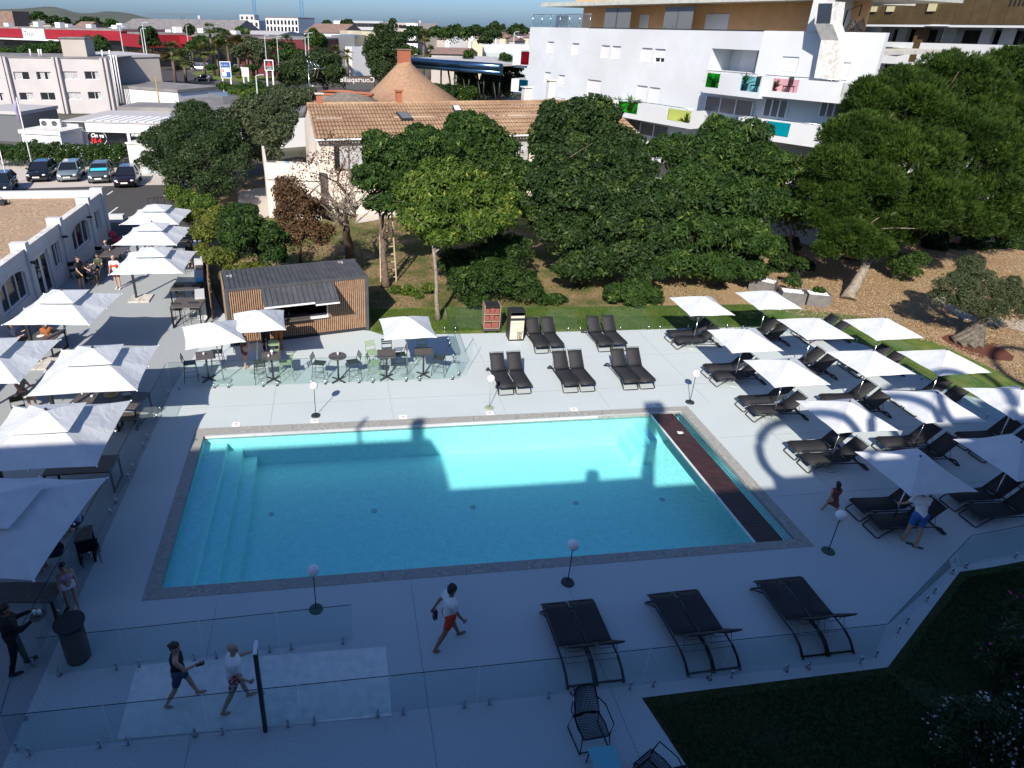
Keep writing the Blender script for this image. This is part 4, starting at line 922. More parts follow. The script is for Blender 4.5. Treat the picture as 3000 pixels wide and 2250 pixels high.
# ---------- tiled house ----------
def mk_tiles():
    m = bpy.data.materials.new('clay_tiles'); m.use_nodes = True; nt = m.node_tree; b = nt.nodes['Principled BSDF']; b.inputs['Roughness'].default_value = .85
    tc = nt.nodes.new('ShaderNodeTexCoord'); n = nt.nodes.new('ShaderNodeTexNoise'); n.inputs['Scale'].default_value = 4.5; n.inputs['Detail'].default_value = 6
    n2 = nt.nodes.new('ShaderNodeTexNoise'); n2.inputs['Scale'].default_value = .45; r = nt.nodes.new('ShaderNodeValToRGB'); e = r.color_ramp.elements
    e[0].color = (.20, .10, .06, 1); e[0].position = .3; e[1].color = (.42, .305, .185, 1); e[1].position = .75; x = e.new(.5); x.color = (.29, .18, .105, 1)
    ad = nt.nodes.new('ShaderNodeMath'); ad.operation = 'MULTIPLY_ADD'; ad.inputs[1].default_value = .55
    nt.links.new(tc.outputs['Object'], n.inputs['Vector']); nt.links.new(tc.outputs['Object'], n2.inputs['Vector']); nt.links.new(n.outputs['Fac'], ad.inputs[0])
    ml = nt.nodes.new('ShaderNodeMath'); ml.operation = 'MULTIPLY'; ml.inputs[1].default_value = .5; nt.links.new(n2.outputs['Fac'], ml.inputs[0]); nt.links.new(ml.outputs[0], ad.inputs[2])
    nt.links.new(ad.outputs[0], r.inputs['Fac']); nt.links.new(r.outputs['Color'], b.inputs['Base Color']); MATS['clay_tiles'] = m
mk_tiles(); mat('brick_red', (.42, .14, .07), .85, alt=(.30, .10, .05), ns=12)
E0, E1 = G(923, 409, 5.3), G(1544, 395, 5.3)
hu = (E1-E0); hu.z = 0; hu.normalize(); hyaw = math.atan2(hu.y, hu.x); hv = Vector((-hu.y, hu.x, 0))
t = thing('tiled_house', 'long cream house with clay tiled roof, skylights and outside terrace among the trees', 'house', (E0.x, E0.y, 0), hyaw)
HL, HD = 24., 5.5
def hp(u, v, z): return t.matrix_basis @ Vector((u, v, z))
# tiled slopes: rows of half-round tiles running down the slope
def slope(u0, u1, v0, z0, v1, z1, name):
    m = MB(); n = int((u1-u0)/.24); R_ = 7
    L = math.hypot(v1-v0, z1-z0); rows = 9
    for k in range(n):
        a = u0+(u1-u0)*k/n; w_ = (u1-u0)/n
        for j in range(rows):
            t0, t1 = j/rows, (j+1)/rows; vs = []
            for tt, lift in ((t0, .035), (t1, .0)):
                vv = v0+(v1-v0)*tt; zz = z0+(z1-z0)*tt+lift
                for q in range(6): vs.append((a+w_*q/5, vv, zz+.07*math.sin(math.pi*q/5)))
            m.add([t.matrix_basis @ Vector(p) for p in vs], [(q, q+1, q+7, q+6) for q in range(5)], False)
    return m.build(name, 'clay_tiles', t)
slope(0, HL, 0, 5.3, HD, 6.95, 'roof'); slope(0, HL, 2*HD-.0, 5.3, HD, 6.95, 'roof')
m = MB(); m.tube([hp(0, HD, 6.99), hp(HL, HD, 6.99)], .12, 8); m.build('ridge', 'clay_tiles', t)
m = MB(); m.prism([tuple(hp(.15, .45, 0))[:2], tuple(hp(HL-.1, .45, 0))[:2], tuple(hp(HL-.1, 2*HD-.4, 0))[:2], tuple(hp(.15, 2*HD-.4, 0))[:2]], 0, 5.18)
m.add([hp(.15, .45, 5.18), hp(.15, 2*HD-.4, 5.18), hp(.15, HD, 6.85), hp(.45, .45, 5.18), hp(.45, 2*HD-.4, 5.18), hp(.45, HD, 6.85)], [(0, 2, 1), (3, 4, 5), (0, 3, 5, 2), (1, 2, 5, 4)])
mat('cream_render', (.66, .58, .50), .85, alt=(.72, .65, .57), ns=1.5, bump=.1, bs=30); m.build('wall', 'cream_render', t)
m = MB(); m.bar(hp(0, -.03, 5.28), hp(HL, -.03, 5.28), .12, .1); m.build('gutter', 'white_paint', t)
m = MB()
for k in range(110): m.bar(hp(.2+k*.215, .05, 5.16), hp(.2+k*.215, .5, 5.2), .09, .08)
m.build('eave_tiles', 'dirty_white', t)
F1 = Facade(hp(0, .45, 0), hp(HL, .45, 0))
def fwin(r, **k):
    u0, u1, z0, z1 = F1.rect(*r); o = MB(); F1.box(o, u0, u1, z0, z1, .003, .02); w = o.build('window', 'window_dark', t)
    f = MB(); 
    for a, b in ((u0-.05, u0), (u1, u1+.05), ((u0+u1)/2-.04, (u0+u1)/2+.04)): F1.box(f, a, b, z0, z1, .003, .06)
    F1.box(f, u0-.05, u1+.05, z1, z1+.06, .003, .06); F1.box(f, u0-.05, u1+.05, z0-.06, z0, .003, .08); fo = f.build('frame', k.get('fm', 'bark'), t); fo.parent = w
    c = MB(); F1.box(c, u0+.35, (u0+u1)/2-.05, z0+.03, z1-.03, .021, .03); F1.box(c, (u0+u1)/2+.05, u1-.03, z0+.03, z1-.03, .021, .03); co_ = c.build('curtain', 'curtain', t); co_.parent = w
fwin((979, 428, 1064, 494)); fwin((1240, 470, 1300, 540)); fwin((1395, 440, 1450, 500)); fwin((1500, 415, 1545, 480))
# skylights
def roofpt(px, py):
    d = ray(px, py); n_ = (Vector((0, 0, 1))*HD-hv*1.65).normalized(); O = hp(0, 0, 5.38); tt = (O-Vector((0, 0, CH))).dot(n_)/d.dot(n_); return Vector((0, 0, CH))+d*tt, n_
for (a, b_, c_, e_), mm in [(((1160, 333), (1192, 333), (1210, 353), (1178, 354)), 'window_grey'), (((1325, 314), (1345, 314), (1352, 329), (1332, 330)), 'shutter')]:
    q = [roofpt(*p)[0] for p in (e_, c_, b_, a)]; n_ = roofpt(*a)[1]; mb = MB(); mb.hexa([p+n_*.0 for p in q]+[p+n_*.16 for p in q]); s = mb.build('skylight', 'anthracite', t)
    cc = sum(q, Vector())/4; mb = MB(); qq = [cc+(p-cc)*.86 for p in q]; mb.hexa([p+n_*.155 for p in qq]+[p+n_*.17 for p in qq]); g_ = mb.build('pane', mm, t); g_.parent = s
def chim(u, v, z, w_, h, m1='brick_red', cap='dirty_white', d=.0):
    p = hp(u, v, 0); mb = MB(); mb.box(p.x, p.y, z, w_, w_, h, hyaw); c = mb.build('chimney', m1, t); mb = MB(); mb.box(p.x, p.y, z+h+.001, w_+.2, w_+.2, .08, hyaw); k = mb.build('chimney_cap', cap, t); k.parent = c
chim(.95, HD+.1, 6.8, .42, .85); chim(6.9, HD+.1, 6.8, .42, 1.0, cap='brick_red'); chim(17.2, HD+.3, 6.8, .6, 1.2, 'dirty_white'); chim(19.2, HD+.3, 6.8, .55, 1.7, 'dirty_white')
# roof aerial
p = hp(.3, HD+.4, 0); m = MB(); m.tube([(p.x, p.y, 6.6), (p.x, p.y, 9.6)], .03, 6)
for k in range(4): m.tube([(p.x-.1+k*.22, p.y, 9.1-.12*k), (p.x+.12+k*.22, p.y, 9.5), (p.x-.1+k*.22, p.y, 10.0-.1*k)], .03, 5)
m.tube([(p.x, p.y, 9.3), (p.x+1.2, p.y, 9.4)], .03, 5); m.tube([(p.x-.5, p.y, 8.2), (p.x+1.4, p.y, 8.15)], .018, 5); m.build('aerial', 'steel', t)
# side terrace with stairs wall
m = MB(); m.prism([tuple(hp(-3.4, .6, 0))[:2], tuple(hp(.14, -.6, 0))[:2], tuple(hp(.14, 6, 0))[:2], tuple(hp(-3.4, 7.5, 0))[:2]], 0, 2.7)
m.build('terrace_block', 'cream_render', t)
m = MB(); m.bar(hp(-3.35, .55, 3.25), hp(.1, -.65, 3.25), .18, 1.1); m.bar(hp(-3.35, .6, 3.25), hp(-3.35, 7.4, 3.25), .18, 1.1); m.build('terrace_parapet', 'cream_render', t)
m = MB(); q = hp(-2.5, .3, 0); m.box(q.x, q.y, .3, .8, .12, 1.9, hyaw-.3); m.build('doorway', 'dark_wood', t)
p = hp(-1.2, 1.5, 2.71); b2 = thing('bicycle_pile', 'blue and dark bicycles and clutter standing on the house terrace', 'bicycle', p)
for k in range(3):
    c = p+Vector((-.5+k*.55, .1*k, .34)); MB().tube([c+Vector((.33*math.cos(a), 0, .33*math.sin(a))) for a in [i*math.pi/8 for i in range(16)]], .02, 5, True).build('wheel', 'black_metal', b2)
m = MB(); m.tube([p+Vector((-.5, 0, .34)), p+Vector((-.2, 0, .9)), p+Vector((.3, 0, .9)), p+Vector((.05, 0, .34)), p+Vector((-.2, 0, .9))], .03, 6); m.build('frame', mat('bike_blue', (.05, .30, .50), .4), b2); MB().ball(p+Vector((-.7, .2, .5)), .35, 10, 8, (1, 1, 1.1)).build('cover', 'bike_blue', b2)
# garden bench / planter by the house
p = G(1545, 605); t = thing('garden_table', 'old dark garden table with a pot in front of the cream house', 'table', p); MB().box(p.x, p.y, .68, 1.4, .6, .06).build('table_top', 'dark_wood', t)
for a in (-1, 1):
    for b in (-1, 1): MB().bar((p.x+a*.55, p.y+b*.2, .68), (p.x+a*.62, p.y+b*.25, 0), .05, .05).build('leg', 'dark_wood', t)
MB().cyl(p.x-.35, p.y, .745, .98, .16, .2).build('pot', 'anthracite', t)
# ---------- ladder ----------
pb, pt_ = G(1138, 825), None
t = thing('ladder', 'tall wooden orchard ladder leaning against the tree in the garden', 'ladder', pb); D = 4.9
top = Vector((pb.x-.12, pb.y+.7, D)); mat('ladder_wood', (.50, .40, .30), .7)
l0, r0, l1, r1 = pb+Vector((-.42, 0, 0)), pb+Vector((.42, 0, 0)), top+Vector((-.28, 0, 0)), top+Vector((.28, 0, 0))
MB().bar(l0, l1, .05, .08).build('rail', 'ladder_wood', t); MB().bar(r0, r1, .05, .08).build('rail', 'ladder_wood', t)
for k in range(12):
    u = .05+k*.082; MB().bar(l0.lerp(l1, u), r0.lerp(r1, u), .05, .04).build('rung', 'ladder_wood', t)
# ---------- planters ----------
def planter(px0, px1, py, lab, hgt=.62):
    a, b = G(px0, py[0]), G(px1, py[1]); d = b-a; yw = math.atan2(d.y, d.x); c = (a+b)/2; L = d.length
    t = thing('planter', lab, 'planter', c, yw, 'grey concrete planters beside the lawn'); m = MB(); w0, w1, dp = L/2*.92, L/2, .8
    for (x0, x1, y0, y1) in ((-w1, w1, 0, .06), (-w1, w1, dp-.06, dp), (-w1, -w1+.06, .06, dp-.06), (w1-.06, w1, .06, dp-.06)): m.box((x0+x1)/2, (y0+y1)/2, 0, x1-x0, y1-y0, hgt)
    m.build('tub', mat('planter_grey', (.13, .13, .13), .8, alt=(.18, .18, .175), ns=3), t, world=False, bevel=.01)
    m = MB()
    for k in range(240): m.ball((rng.uniform(-w1+.1, w1-.1), rng.uniform(.1, dp-.1), hgt-.06+rng.uniform(0, .03)), .035, 5, 4)
    m.build('white_pebbles', 'white_paint', t, world=False); return c, hgt
planter(2285, 2356, (890, 897), 'grey concrete planter with white pebbles, left of the two by the pine'); planter(2362, 2430, (896, 902), 'grey concrete planter with white pebbles, right one next to the pine trunk', .6); planter(2190, 2262, (850, 866), 'grey concrete planter half hidden behind the second parasol')
# ---------- white apartment building ----------
A, B, Cc = DP(1552, 100, 63), DP(2240, 85, 41.6), DP(2592, 118, 36.5)
t = thing('apartment_building', 'white apartment building with orange top storey and coloured glass balconies', 'building', (A.x, A.y, 0))
F = Facade(A, B); holes = []; ws = []
def AW(x0, y0, x1, y1, bl=1., F_=None, m='window_dark'):
    h = (F_ or F).rect(x0, y0, x1, y1); ws.append((F_ or F, h, bl)); return h
def tl(x, y): return (1500+x/2.9493, y/2.9493)
for x0, y0, x1, y1, bl in [(308, 358, 355, 462, .97), (520, 372, 570, 482, .97), (775, 390, 832, 508, .97), (868, 396, 928, 515, .97), (1122, 412, 1196, 545, .97), (1235, 420, 1310, 545, .66), (285, 620, 328, 720, .97), (402, 645, 448, 748, .9), (655, 684, 752, 855, .72), (1082, 735, 1150, 890, .97), (1190, 750, 1260, 900, .97)]:
    a, b = tl(x0, y0), tl(x1, y1); h = AW(a[0], a[1], b[0], b[1], bl); holes.append(h)
ZT = 12.25
for d in [(1800, 470, 1905, 600)]: pass
nz = F.rect(*tl(1728, 418), *tl(2095, 640)); holes.append(nz)     # recessed balcony
m = MB(); F.wall(m, 0, F.L, 0, ZT, [h for h in holes], .35); m.build('wall', 'apartment_white', t)
F2 = Facade(B, Cc); h2 = [F2.rect(2293, 165, 2331, 212), F2.rect(2430, 180, 2482, 225)]
m = MB(); F2.wall(m, 0, F2.L, 0, ZT+.02, h2, .35); m.build('wall', 'apartment_white', t)
for h in h2: F2.window(h, t, blind=.97)
F0 = Facade(F.pt(0, 0), F.pt(0, 0, -14)); m = MB(); F.box(m, 0, .35, 0, ZT, -14, -.35); m.build('side_wall', 'apartment_white', t)
m = MB(); F.box(m, .36, F.L, ZT-1.1, ZT-.9, -14, -.36); F2.box(m, 0, F2.L, ZT-1.1, ZT-.9, -10, -.36); m.build('terrace_slab', 'concrete_pale', t)
for F_, h, bl in ws: F_.window(h, t, blind=bl, rec=-.2)
m = MB(); F.box(m, 8.7, F.L, ZT, ZT+.05, -.36, .03); m.build('coping', 'charcoal', t)
# inside of the recess
u0, u1, z0, z1 = nz; m = MB(); F.box(m, u0-.05, u1+.05, z0-.1, z1+.1, -2.2, -2.0); F.box(m, u0-.2, u0, z0, z1, -2.0, -.35); F.box(m, u1, u1+.2, z0, z1, -2.0, -.35); F.box(m, u0, u1, z1, z1+.15, -2.0, -.35); F.box(m, u0, u1, z0-.15, z0, -2.0, -.35); m.build('recess_wall', 'apartment_white', t)
m = MB(); F.box(m, u0+.9, u0+2.1, z0, z0+2.1, -1.99, -1.93); m.build('door', 'shutter', t)
# orange setback storey
mat('orange_render', (.66, .38, .18), .85, alt=(.60, .34, .155), ns=1.2); mat('slab_green', (.50, .52, .47), .8, alt=(.40, .42, .38), ns=3)
# set-back facade 3.2 m behind, z 11.3 .. 14.0
FO = Facade(F.pt(3.6, 0, -3.2), F.pt(F.L+.2, 0, -3.2)); m = MB(); FO.wall(m, 0, FO.L, 11.3, 13.95, []); F2o = Facade(F2.pt(.2, 0, -3.0), F2.pt(F2.L*.62, 0, -3.0)); F2o.wall(m, 0, F2o.L, 11.3, 13.95, []); F.box(m, 3.6, 3.9, 11.3, 13.95, -13, -3.5); m.build('upper_wall', 'orange_render', t)
m = MB(); F.box(m, .5, F.L+.3, 13.96, 14.3, -14, -.7); F2.box(m, .2, F2.L*.92, 13.97, 14.28, -10, -.7); m.build('roof_slab', 'slab_green', t)
m = MB(); F.box(m, 3.4, F.L+.2, 14.31, 15.6, -14, -2.4); F2.box(m, .25, F2.L*.6, 14.31, 15.2, -9, -2.4); m.build('roof_fascia', 'orange_render', t)
for x0, x1, y0, y1 in [(390, 480, 92, 190), (1118, 1180, 95, 200), (1690, 1865, 95, 225)]:
    a, b = tl(x0, y0), tl(x1, y1); h = FO.rect(a[0], a[1], b[0], b[1]); o = MB(); FO.box(o, h[0], h[1], 11.3, 13.3, .003, .05); o.build('window', 'shutter', t)
for x0, x1 in [(808, 905), (908, 1015), (1325, 1430), (1435, 1550)]:
    a, b = tl(x0, 90), tl(x1, 200); h = F.rect(a[0], 40, b[0], 60, ) ; h = F.rect(a[0], a[1], b[0], b[1], -1.2); o = MB(); F.box(o, h[0], h[1], 12.0, 13.75, -1.25, -1.2); o.build('screen_panel', 'window_grey', t)
def balc(Fc, x0, x1, yt, yb, dep, panels, slab=True, lab='balcony'):
    """white box balcony standing out 'dep' metres, with coloured glass panels; returns nothing"""
    u0, z1 = Fc.px(x0, yt, dep); u1, _ = Fc.px(x1, yt, dep); _, z0 = Fc.px(x0, yb, dep)
    b = MB(); gaps = []
    for p0, p1, c in panels: a, _ = Fc.px(p0, yt, dep); e, _ = Fc.px(p1, yt, dep); gaps.append((a, e, c))
    cur = u0
    for a, e, c in sorted(gaps):
        if a > cur: Fc.box(b, cur, a, z0, z1, dep-.15, dep)
        Fc.box(b, a, e, z0, z0+.35, dep-.15, dep); cur = e
    if cur < u1: Fc.box(b, cur, u1, z0, z1, dep-.15, dep)
    Fc.box(b, u0, u0+.15, z0, z1, 0.003, dep-.15); Fc.box(b, u1-.15, u1, z0, z1, .003, dep-.15); Fc.box(b, u0+.15, u1-.15, z0, z0+.22, .003, dep-.15)
    bo = b.build(lab, 'apartment_white', t)
    for a, e, c in gaps: g_ = MB(); Fc.box(g_, a, e, z0+.36, z1-.02, dep-.09, dep-.06); go = g_.build('glass_panel', c, t); go.parent = bo
    r = MB(); r.tube([Fc.pt(u0, z1+.12, dep-.07), Fc.pt(u1, z1+.12, dep-.07)], .025, 6)
    for k in range(int((u1-u0)/1.4)+1): uu = u0+.05+k*1.4; r.tube([Fc.pt(uu, z1, dep-.07), Fc.pt(uu, z1+.12, dep-.07)], .015, 5)
    ro = r.build('handrail', 'steel', t); ro.parent = bo
for n_, c in [('green', (.02, .60, .12)), ('yellow', (.80, .83, .42)), ('blue_grey', (.45, .75, .80)), ('pink', (.90, .66, .70)), ('cyan', (.02, .55, .62)), ('crimson', (.60, .02, .12)), ('petrol', (.02, .30, .42))]:
    g_ = glassmat('glass_'+n_, c, 1.4, .05)
balc(F, 2068, 2238, 212, 272, 1.6, [(2072, 2112, 'glass_green'), (2176, 2234, 'glass_blue_grey')]); balc(F2, 2240, 2480, 226, 283, 1.6, [(2268, 2345, 'glass_pink'), (2476, 2479, 'glass_cyan')])
balc(F, 1776, 2036, 289, 335, 1.6, [(1812, 1872, 'glass_green'), (1962, 2033, 'glass_yellow')])
balc(F, 1600, 1660, 285, 318, 1.2, []); balc(F2, 2165, 2440, 343, 400, 1.6, [(2250, 2322, 'glass_cyan')]); balc(F, 2060, 2200, 345, 402, 1.6, [])
balc(F, 1835, 2040, 402, 452, 1.4, [(1840, 1858, 'glass_yellow'), (2010, 2030, 'glass_cyan')]); balc(F, 2085, 2200, 560, 625, 1.6, [(2130, 2165, 'glass_yellow'), (2192, 2199, 'glass_green')])
for Fc, r in [(F, (1842, 352, 1955, 408)), (F, (2072, 282, 2200, 342)), (F2, (2245, 290, 2300, 345)), (F2, (2410, 297, 2460, 345))]:
    h = Fc.rect(*r); o = MB(); Fc.box(o, h[0], h[1], h[2], h[3], .003, .03); o.build('glazed_door', 'window_grey', t)
    for k in (.0, .33, .66, 1.): o = MB(); uu = h[0]+(h[1]-h[0])*k; Fc.box(o, uu-.04, uu+.04, h[2], h[3], .031, .07); o.build('door_frame', 'white_paint', t)
# left end balconies
for (x0, x1, y0, y1, pc, c) in [(1504, 1550, 148, 190, 1527, 'glass_crimson'), (1499, 1546, 230, 268, 1521, 'glass_petrol')]:
    P0, P1 = DP(x0, y0, 64.5), DP(x1, y0, 63.4); Fb = Facade(P0, P1); u0, z1 = Fb.px(x0, y0); u1, _ = Fb.px(x1, y0); _, z0 = Fb.px(x0, y1); pm, _ = Fb.px(pc, y0)
    b = MB(); Fb.box(b, u0, pm, z0, z1, -.15, 0); Fb.box(b, u0, u1, z0-.02, z0+.25, -2.5, -.151); Fb.box(b, u0, u0+.15, z0, z1, -2.5, -.151); Fb.box(b, u0, u1, z0-.25, z0-.021, -2.5, -.5); bo = b.build('balcony', 'apartment_white', t)
    g_ = MB(); Fb.box(g_, pm, u1, z0+.1, z1-.05, -.1, -.06); go = g_.build('glass_panel', c, t); go.parent = bo
# roof terrace railing at left
u0, _ = F.px(1553, 95); u1, _ = F.px(1756, 95); m = MB(); 
m.tube([F.pt(0.1, 12.25+1.05, -.2), F.pt(8.6, 12.25+1.05, -.2)], .03, 6)
for k in range(7): m.tube([F.pt(.1+k*1.4, 12.25, -.2), F.pt(.1+k*1.4, 13.3, -.2)], .025, 6)
for k in range(30): m.tube([F.pt(6.0+k*.09, 12.3, -.2), F.pt(6.0+k*.09, 13.25, -.2)], .012, 4)
m.build('terrace_railing', 'steel', t)
m = MB(); F.box(m, .1, 5.9, 12.35, 13.2, -.22, -.2); m.build('railing_glass', 'fence_glass', t)
m = MB(); F.box(m, 8.7, F.L, 12.24, 12.3, -.3, 0.02); 
# duct chimney
m = MB(); u, _ = F2.px(2432, 60, .5); 
def ring(u_, z, w_, d0, d1): return [F2.pt(u_-w_, z, d1), F2.pt(u_+w_, z, d1), F2.pt(u_+w_, z, d0), F2.pt(u_-w_, z, d0)]
sec = [(F2.px(2412, 232, .9)[0], F2.px(2412, 232, .9)[1], .55, .003, .9), (F2.px(2433, 118, .9)[0], F2.px(2433, 118, .9)[1], .5, .003, .95), (F2.px(2412, 70, 1.5)[0], F2.px(2412, 70, 1.5)[1], .5, .4, 1.5), (F2.px(2420, 5, 1.5)[0], F2.px(2420, 5, 1.5)[1], .5, .4, 1.5)]
for a, b in zip(sec, sec[1:]): r0, r1 = ring(*a), ring(*b); m.hexa([r0[0], r0[1], r0[2], r0[3], r1[0], r1[1], r1[2], r1[3]])
m.build('duct', 'dirty_white', t)
a, b = sec[2], sec[3]; m = MB()
for k in range(18):
    f_ = .04+k*.05; u_ = a[0]+(b[0]-a[0])*f_; z_ = a[1]+(b[1]-a[1])*f_; F2.box(m, u_-.38, u_+.38, z_, z_+.04, 1.5, 1.54)
m.build('louvre', 'dark_steel', t)
m = MB(); F2.box(m, F2.px(2372, 60)[0], F2.px(2412, 60)[0], ZT, ZT+2.0, -3, .1); m.build('stair_wall', 'apartment_white', t)
# canopy light and potted plants on balconies
def potplant(p, h, lab, kind='spiky'):
    tt = thing('potted_plant', lab, 'potted plant', p, 0, 'potted plants on the white balconies'); MB().cyl(p.x, p.y, p.z, p.z+.4, .16, .22, 10).build('pot', 'anthracite', tt); m = MB()
    for k in range(26):
        a = rng.uniform(0, 6.28); e = rng.uniform(.3, 1.3); L = h*rng.uniform(.7, 1.1); q = p+Vector((0, 0, .4)); d = Vector((math.cos(a)*math.cos(e), math.sin(a)*math.cos(e), math.sin(e))); s_ = Vector((-math.sin(a), math.cos(a), 0))*.05
        m.add([q-s_*.5, q+s_*.5, q+d*L*.6+s_, q+d*L+Vector((0, 0, -.15*L)), q+d*L*.6-s_], [(0, 1, 2, 3, 4)])
    m.build('leaves', mat('plant_green', (.05, .12, .03), .6), tt)
for (x, y, d_, h, l, Fc) in [(1812, 300, .9, .9, 'palm like pot plant left on the lower white balcony', F), (1848, 300, .9, 1.1, 'bushy pot plant behind the lower green glass', F), (2010, 350, .9, .8, 'pot plant behind the yellow glass', F), (2185, 235, .9, .9, 'pot plant beside the blue grey glass', F), (2268, 250, .9, .8, 'spiky pot plant left of the pink glass', F2), (2090, 235, .9, .9, 'pot plant behind the upper green glass', F), (1615, 82, -1.2, .8, 'pot plant on the roof terrace, left', F), (1697, 80, -1.2, .8, 'pot plant on the roof terrace, right', F), (1975, 50, -1.5, 1.3, 'slim pot conifer before the orange wall', F)]:
    u_, z_ = Fc.px(x, y, d_); potplant(Fc.pt(u_, {True: 12.25-.9, False: z_-.6}[d_ < 0], d_), h, l)
for (x, y, Fc, l) in [(2215, 255, F, 'blue grey balcony chair behind blue grey glass'), (2310, 258, F2, 'dark balcony chair behind pink glass')]:
    u_, z_ = Fc.px(x, y, .9); p = Fc.pt(u_, z_-.35, .9); tt = thing('balcony_chair', l, 'chair', p, 0, 'balcony chairs'); MB().box(p.x, p.y, p.z+.42, .5, .5, .05).build('seat', 'anthracite', tt); MB().box(p.x+.2, p.y+.2, p.z+.47, .5, .06, .5, .5).build('backrest', 'anthracite', tt)
    for a in (-1, 1):
        for b in (-1, 1): MB().tube([(p.x+a*.2, p.y+b*.2, p.z+.42), (p.x+a*.22, p.y+b*.22, p.z)], .02, 5).build('leg', 'anthracite', tt)
# hanging egg chair
u_, z_ = F2.px(2502, 100, -1.5); p = F2.pt(u_, 11.4, -1.5); tt = thing('egg_chair', 'dark wicker egg shaped hanging chair on the white roof terrace', 'hanging chair', p); m = MB()
for k in range(12): m.tube([(p.x+.55*math.cos(a)*math.sin(k*math.pi/12+.1), p.y+.45*math.sin(a), p.z+.9+.8*math.cos(a)*0+.75*math.sin(a)*math.cos(k*math.pi/12)) for a in [i*math.pi/8 for i in range(16)]], .025, 4, True)
m.build('basket', 'anthracite', tt); MB().tube([(p.x-.9, p.y, p.z), (p.x-.8, p.y, p.z+2), (p.x, p.y, p.z+2.3), (p.x, p.y, p.z+1.7)], .04, 6).build('stand', 'black_metal', tt)
# ---------- bronze clad building ----------
mat('bronze', (.17, .125, .06), .42, .55, alt=(.13, .095, .045), ns=1.5)
PA, PB = DP(2440, 80, 60), DP(3060, 92, 47); t = thing('bronze_building', 'bronze clad building with white balcony bands behind the pine', 'building', (PA.x, PA.y, 0)); FB = Facade(PA, PB)
_, zb = FB.px(2600, 58); zb = 12.9
m = MB(); 
segs = int(FB.L/1.1)
for k in range(segs): FB.box(m, k*FB.L/segs+.012, (k+1)*FB.L/segs-.012, zb, zb+7, -.3+.0, .9)
m.build('cladding', 'bronze', t)
m = MB(); FB.box(m, 0, FB.L, 0, zb, -6, -2.4); m.build('inner_wall', 'apartment_white', t); m = MB(); FB.box(m, 0, FB.L, zb-.2, zb-.001, -6, .85); FB.box(m, 0, FB.L, 9.9, 10.1, -2.4, .3); FB.box(m, 0, FB.L, 7.1, 7.3, -2.4, .3); m.build('floor_slab', 'apartment_white', t)
for z0, z1, x0, x1 in [(10.1, 11.55, 2520, 2690), (10.1, 11.55, 2712, 3060), (7.3, 8.6, 2530, 3060)]:
    a, _ = FB.px(x0, 100); b, _ = FB.px(x1, 100); m = MB(); FB.box(m, a, b, z0, z1, .05, .3); m.build('balcony_band', 'apartment_white', t)
for k, x in enumerate([2470, 2530, 2605, 2740, 2850, 2910, 2990]):
    a, _ = FB.px(x, 70); m = MB(); FB.box(m, a, a+.75, 10.1, zb-.2, -2.0, -1.5); m.build('column', 'apartment_white', t)
for x0, x1, y in [(2575, 2600, 80), (2625, 2700, 80), (2715, 2735, 80), (2780, 2830, 80), (2870, 2900, 80), (2925, 2980, 80)]:
    a, _ = FB.px(x0, y); b, _ = FB.px(x1, y); 
    for z0, z1 in ((10.2, 12.5), (7.4, 9.7)): m = MB(); FB.box(m, a, b, z0, z1, -2.39, -2.3); m.build('window', 'window_dark', t)
a, _ = FB.px(2685, 100); b, _ = FB.px(2712, 100); m = MB(); FB.box(m, a, b, 7.2, zb, -.5, .25); m.build('bronze_fin', 'bronze', t)
mat('bronze_light', (.48, .45, .28), .5)
for x in (2552, 2602, 2722):
    a, _ = FB.px(x, 20, .95); m = MB(); FB.box(m, a, a+.55, zb+.9, zb+4, .905, 1.1); w_ = m.build('slot_window', 'bronze_light', t); m = MB(); FB.box(m, a-.18, a-.01, zb+.95, zb+4, .901, .93); o = m.build('slot_shadow_gap', 'window_dark', t); o.parent = w_
for k in range(6): a, _ = FB.px(2950+k*13, 30, .95); m = MB(); FB.box(m, a, a+.1, zb+1.2, zb+3.5, .901, .93); m.build('louvre_slot', 'window_dark', t)
def para2(p, s, lab, tilt=0.):
    tt = thing('balcony_parasol', lab, 'parasol', p, 0, 'parasols on the bronze building balconies'); m = MB(); n = 8; v = [(p.x, p.y, p.z+2.7)]+[(p.x+s*math.cos(i*math.pi/4), p.y+s*math.sin(i*math.pi/4), p.z+2.25+tilt*math.cos(i*math.pi/4)) for i in range(8)]
    m.add(v, [(0, 1+i, 1+(i+1) % 8) for i in range(8)]); m.build('canopy', 'canvas', tt); MB().tube([(p.x, p.y, p.z), (p.x, p.y, p.z+2.7)], .03).build('pole', 'steel', tt)
for x, y, s, l, ti in [(2775, 62, 1.6, 'wide pale parasol on the upper white balcony band', 0), (2640, 150, 1.1, 'tilted lilac parasol on the lower balcony band', -.5), (2780, 155, 1.1, 'small grey parasol on the lower balcony band', 0)]:
    d_ = 48 if y < 100 else 49; q = DP(x, y, FB.px(x, y, -.3) and depth(FB.pt(*FB.px(x, y, -.3), -.3))); q.z -= 2.6; para2(q, s, l, ti)
NP = np.random.default_rng(11)
def unit(v): return v/np.maximum(np.linalg.norm(v, axis=1, keepdims=True), 1e-6)
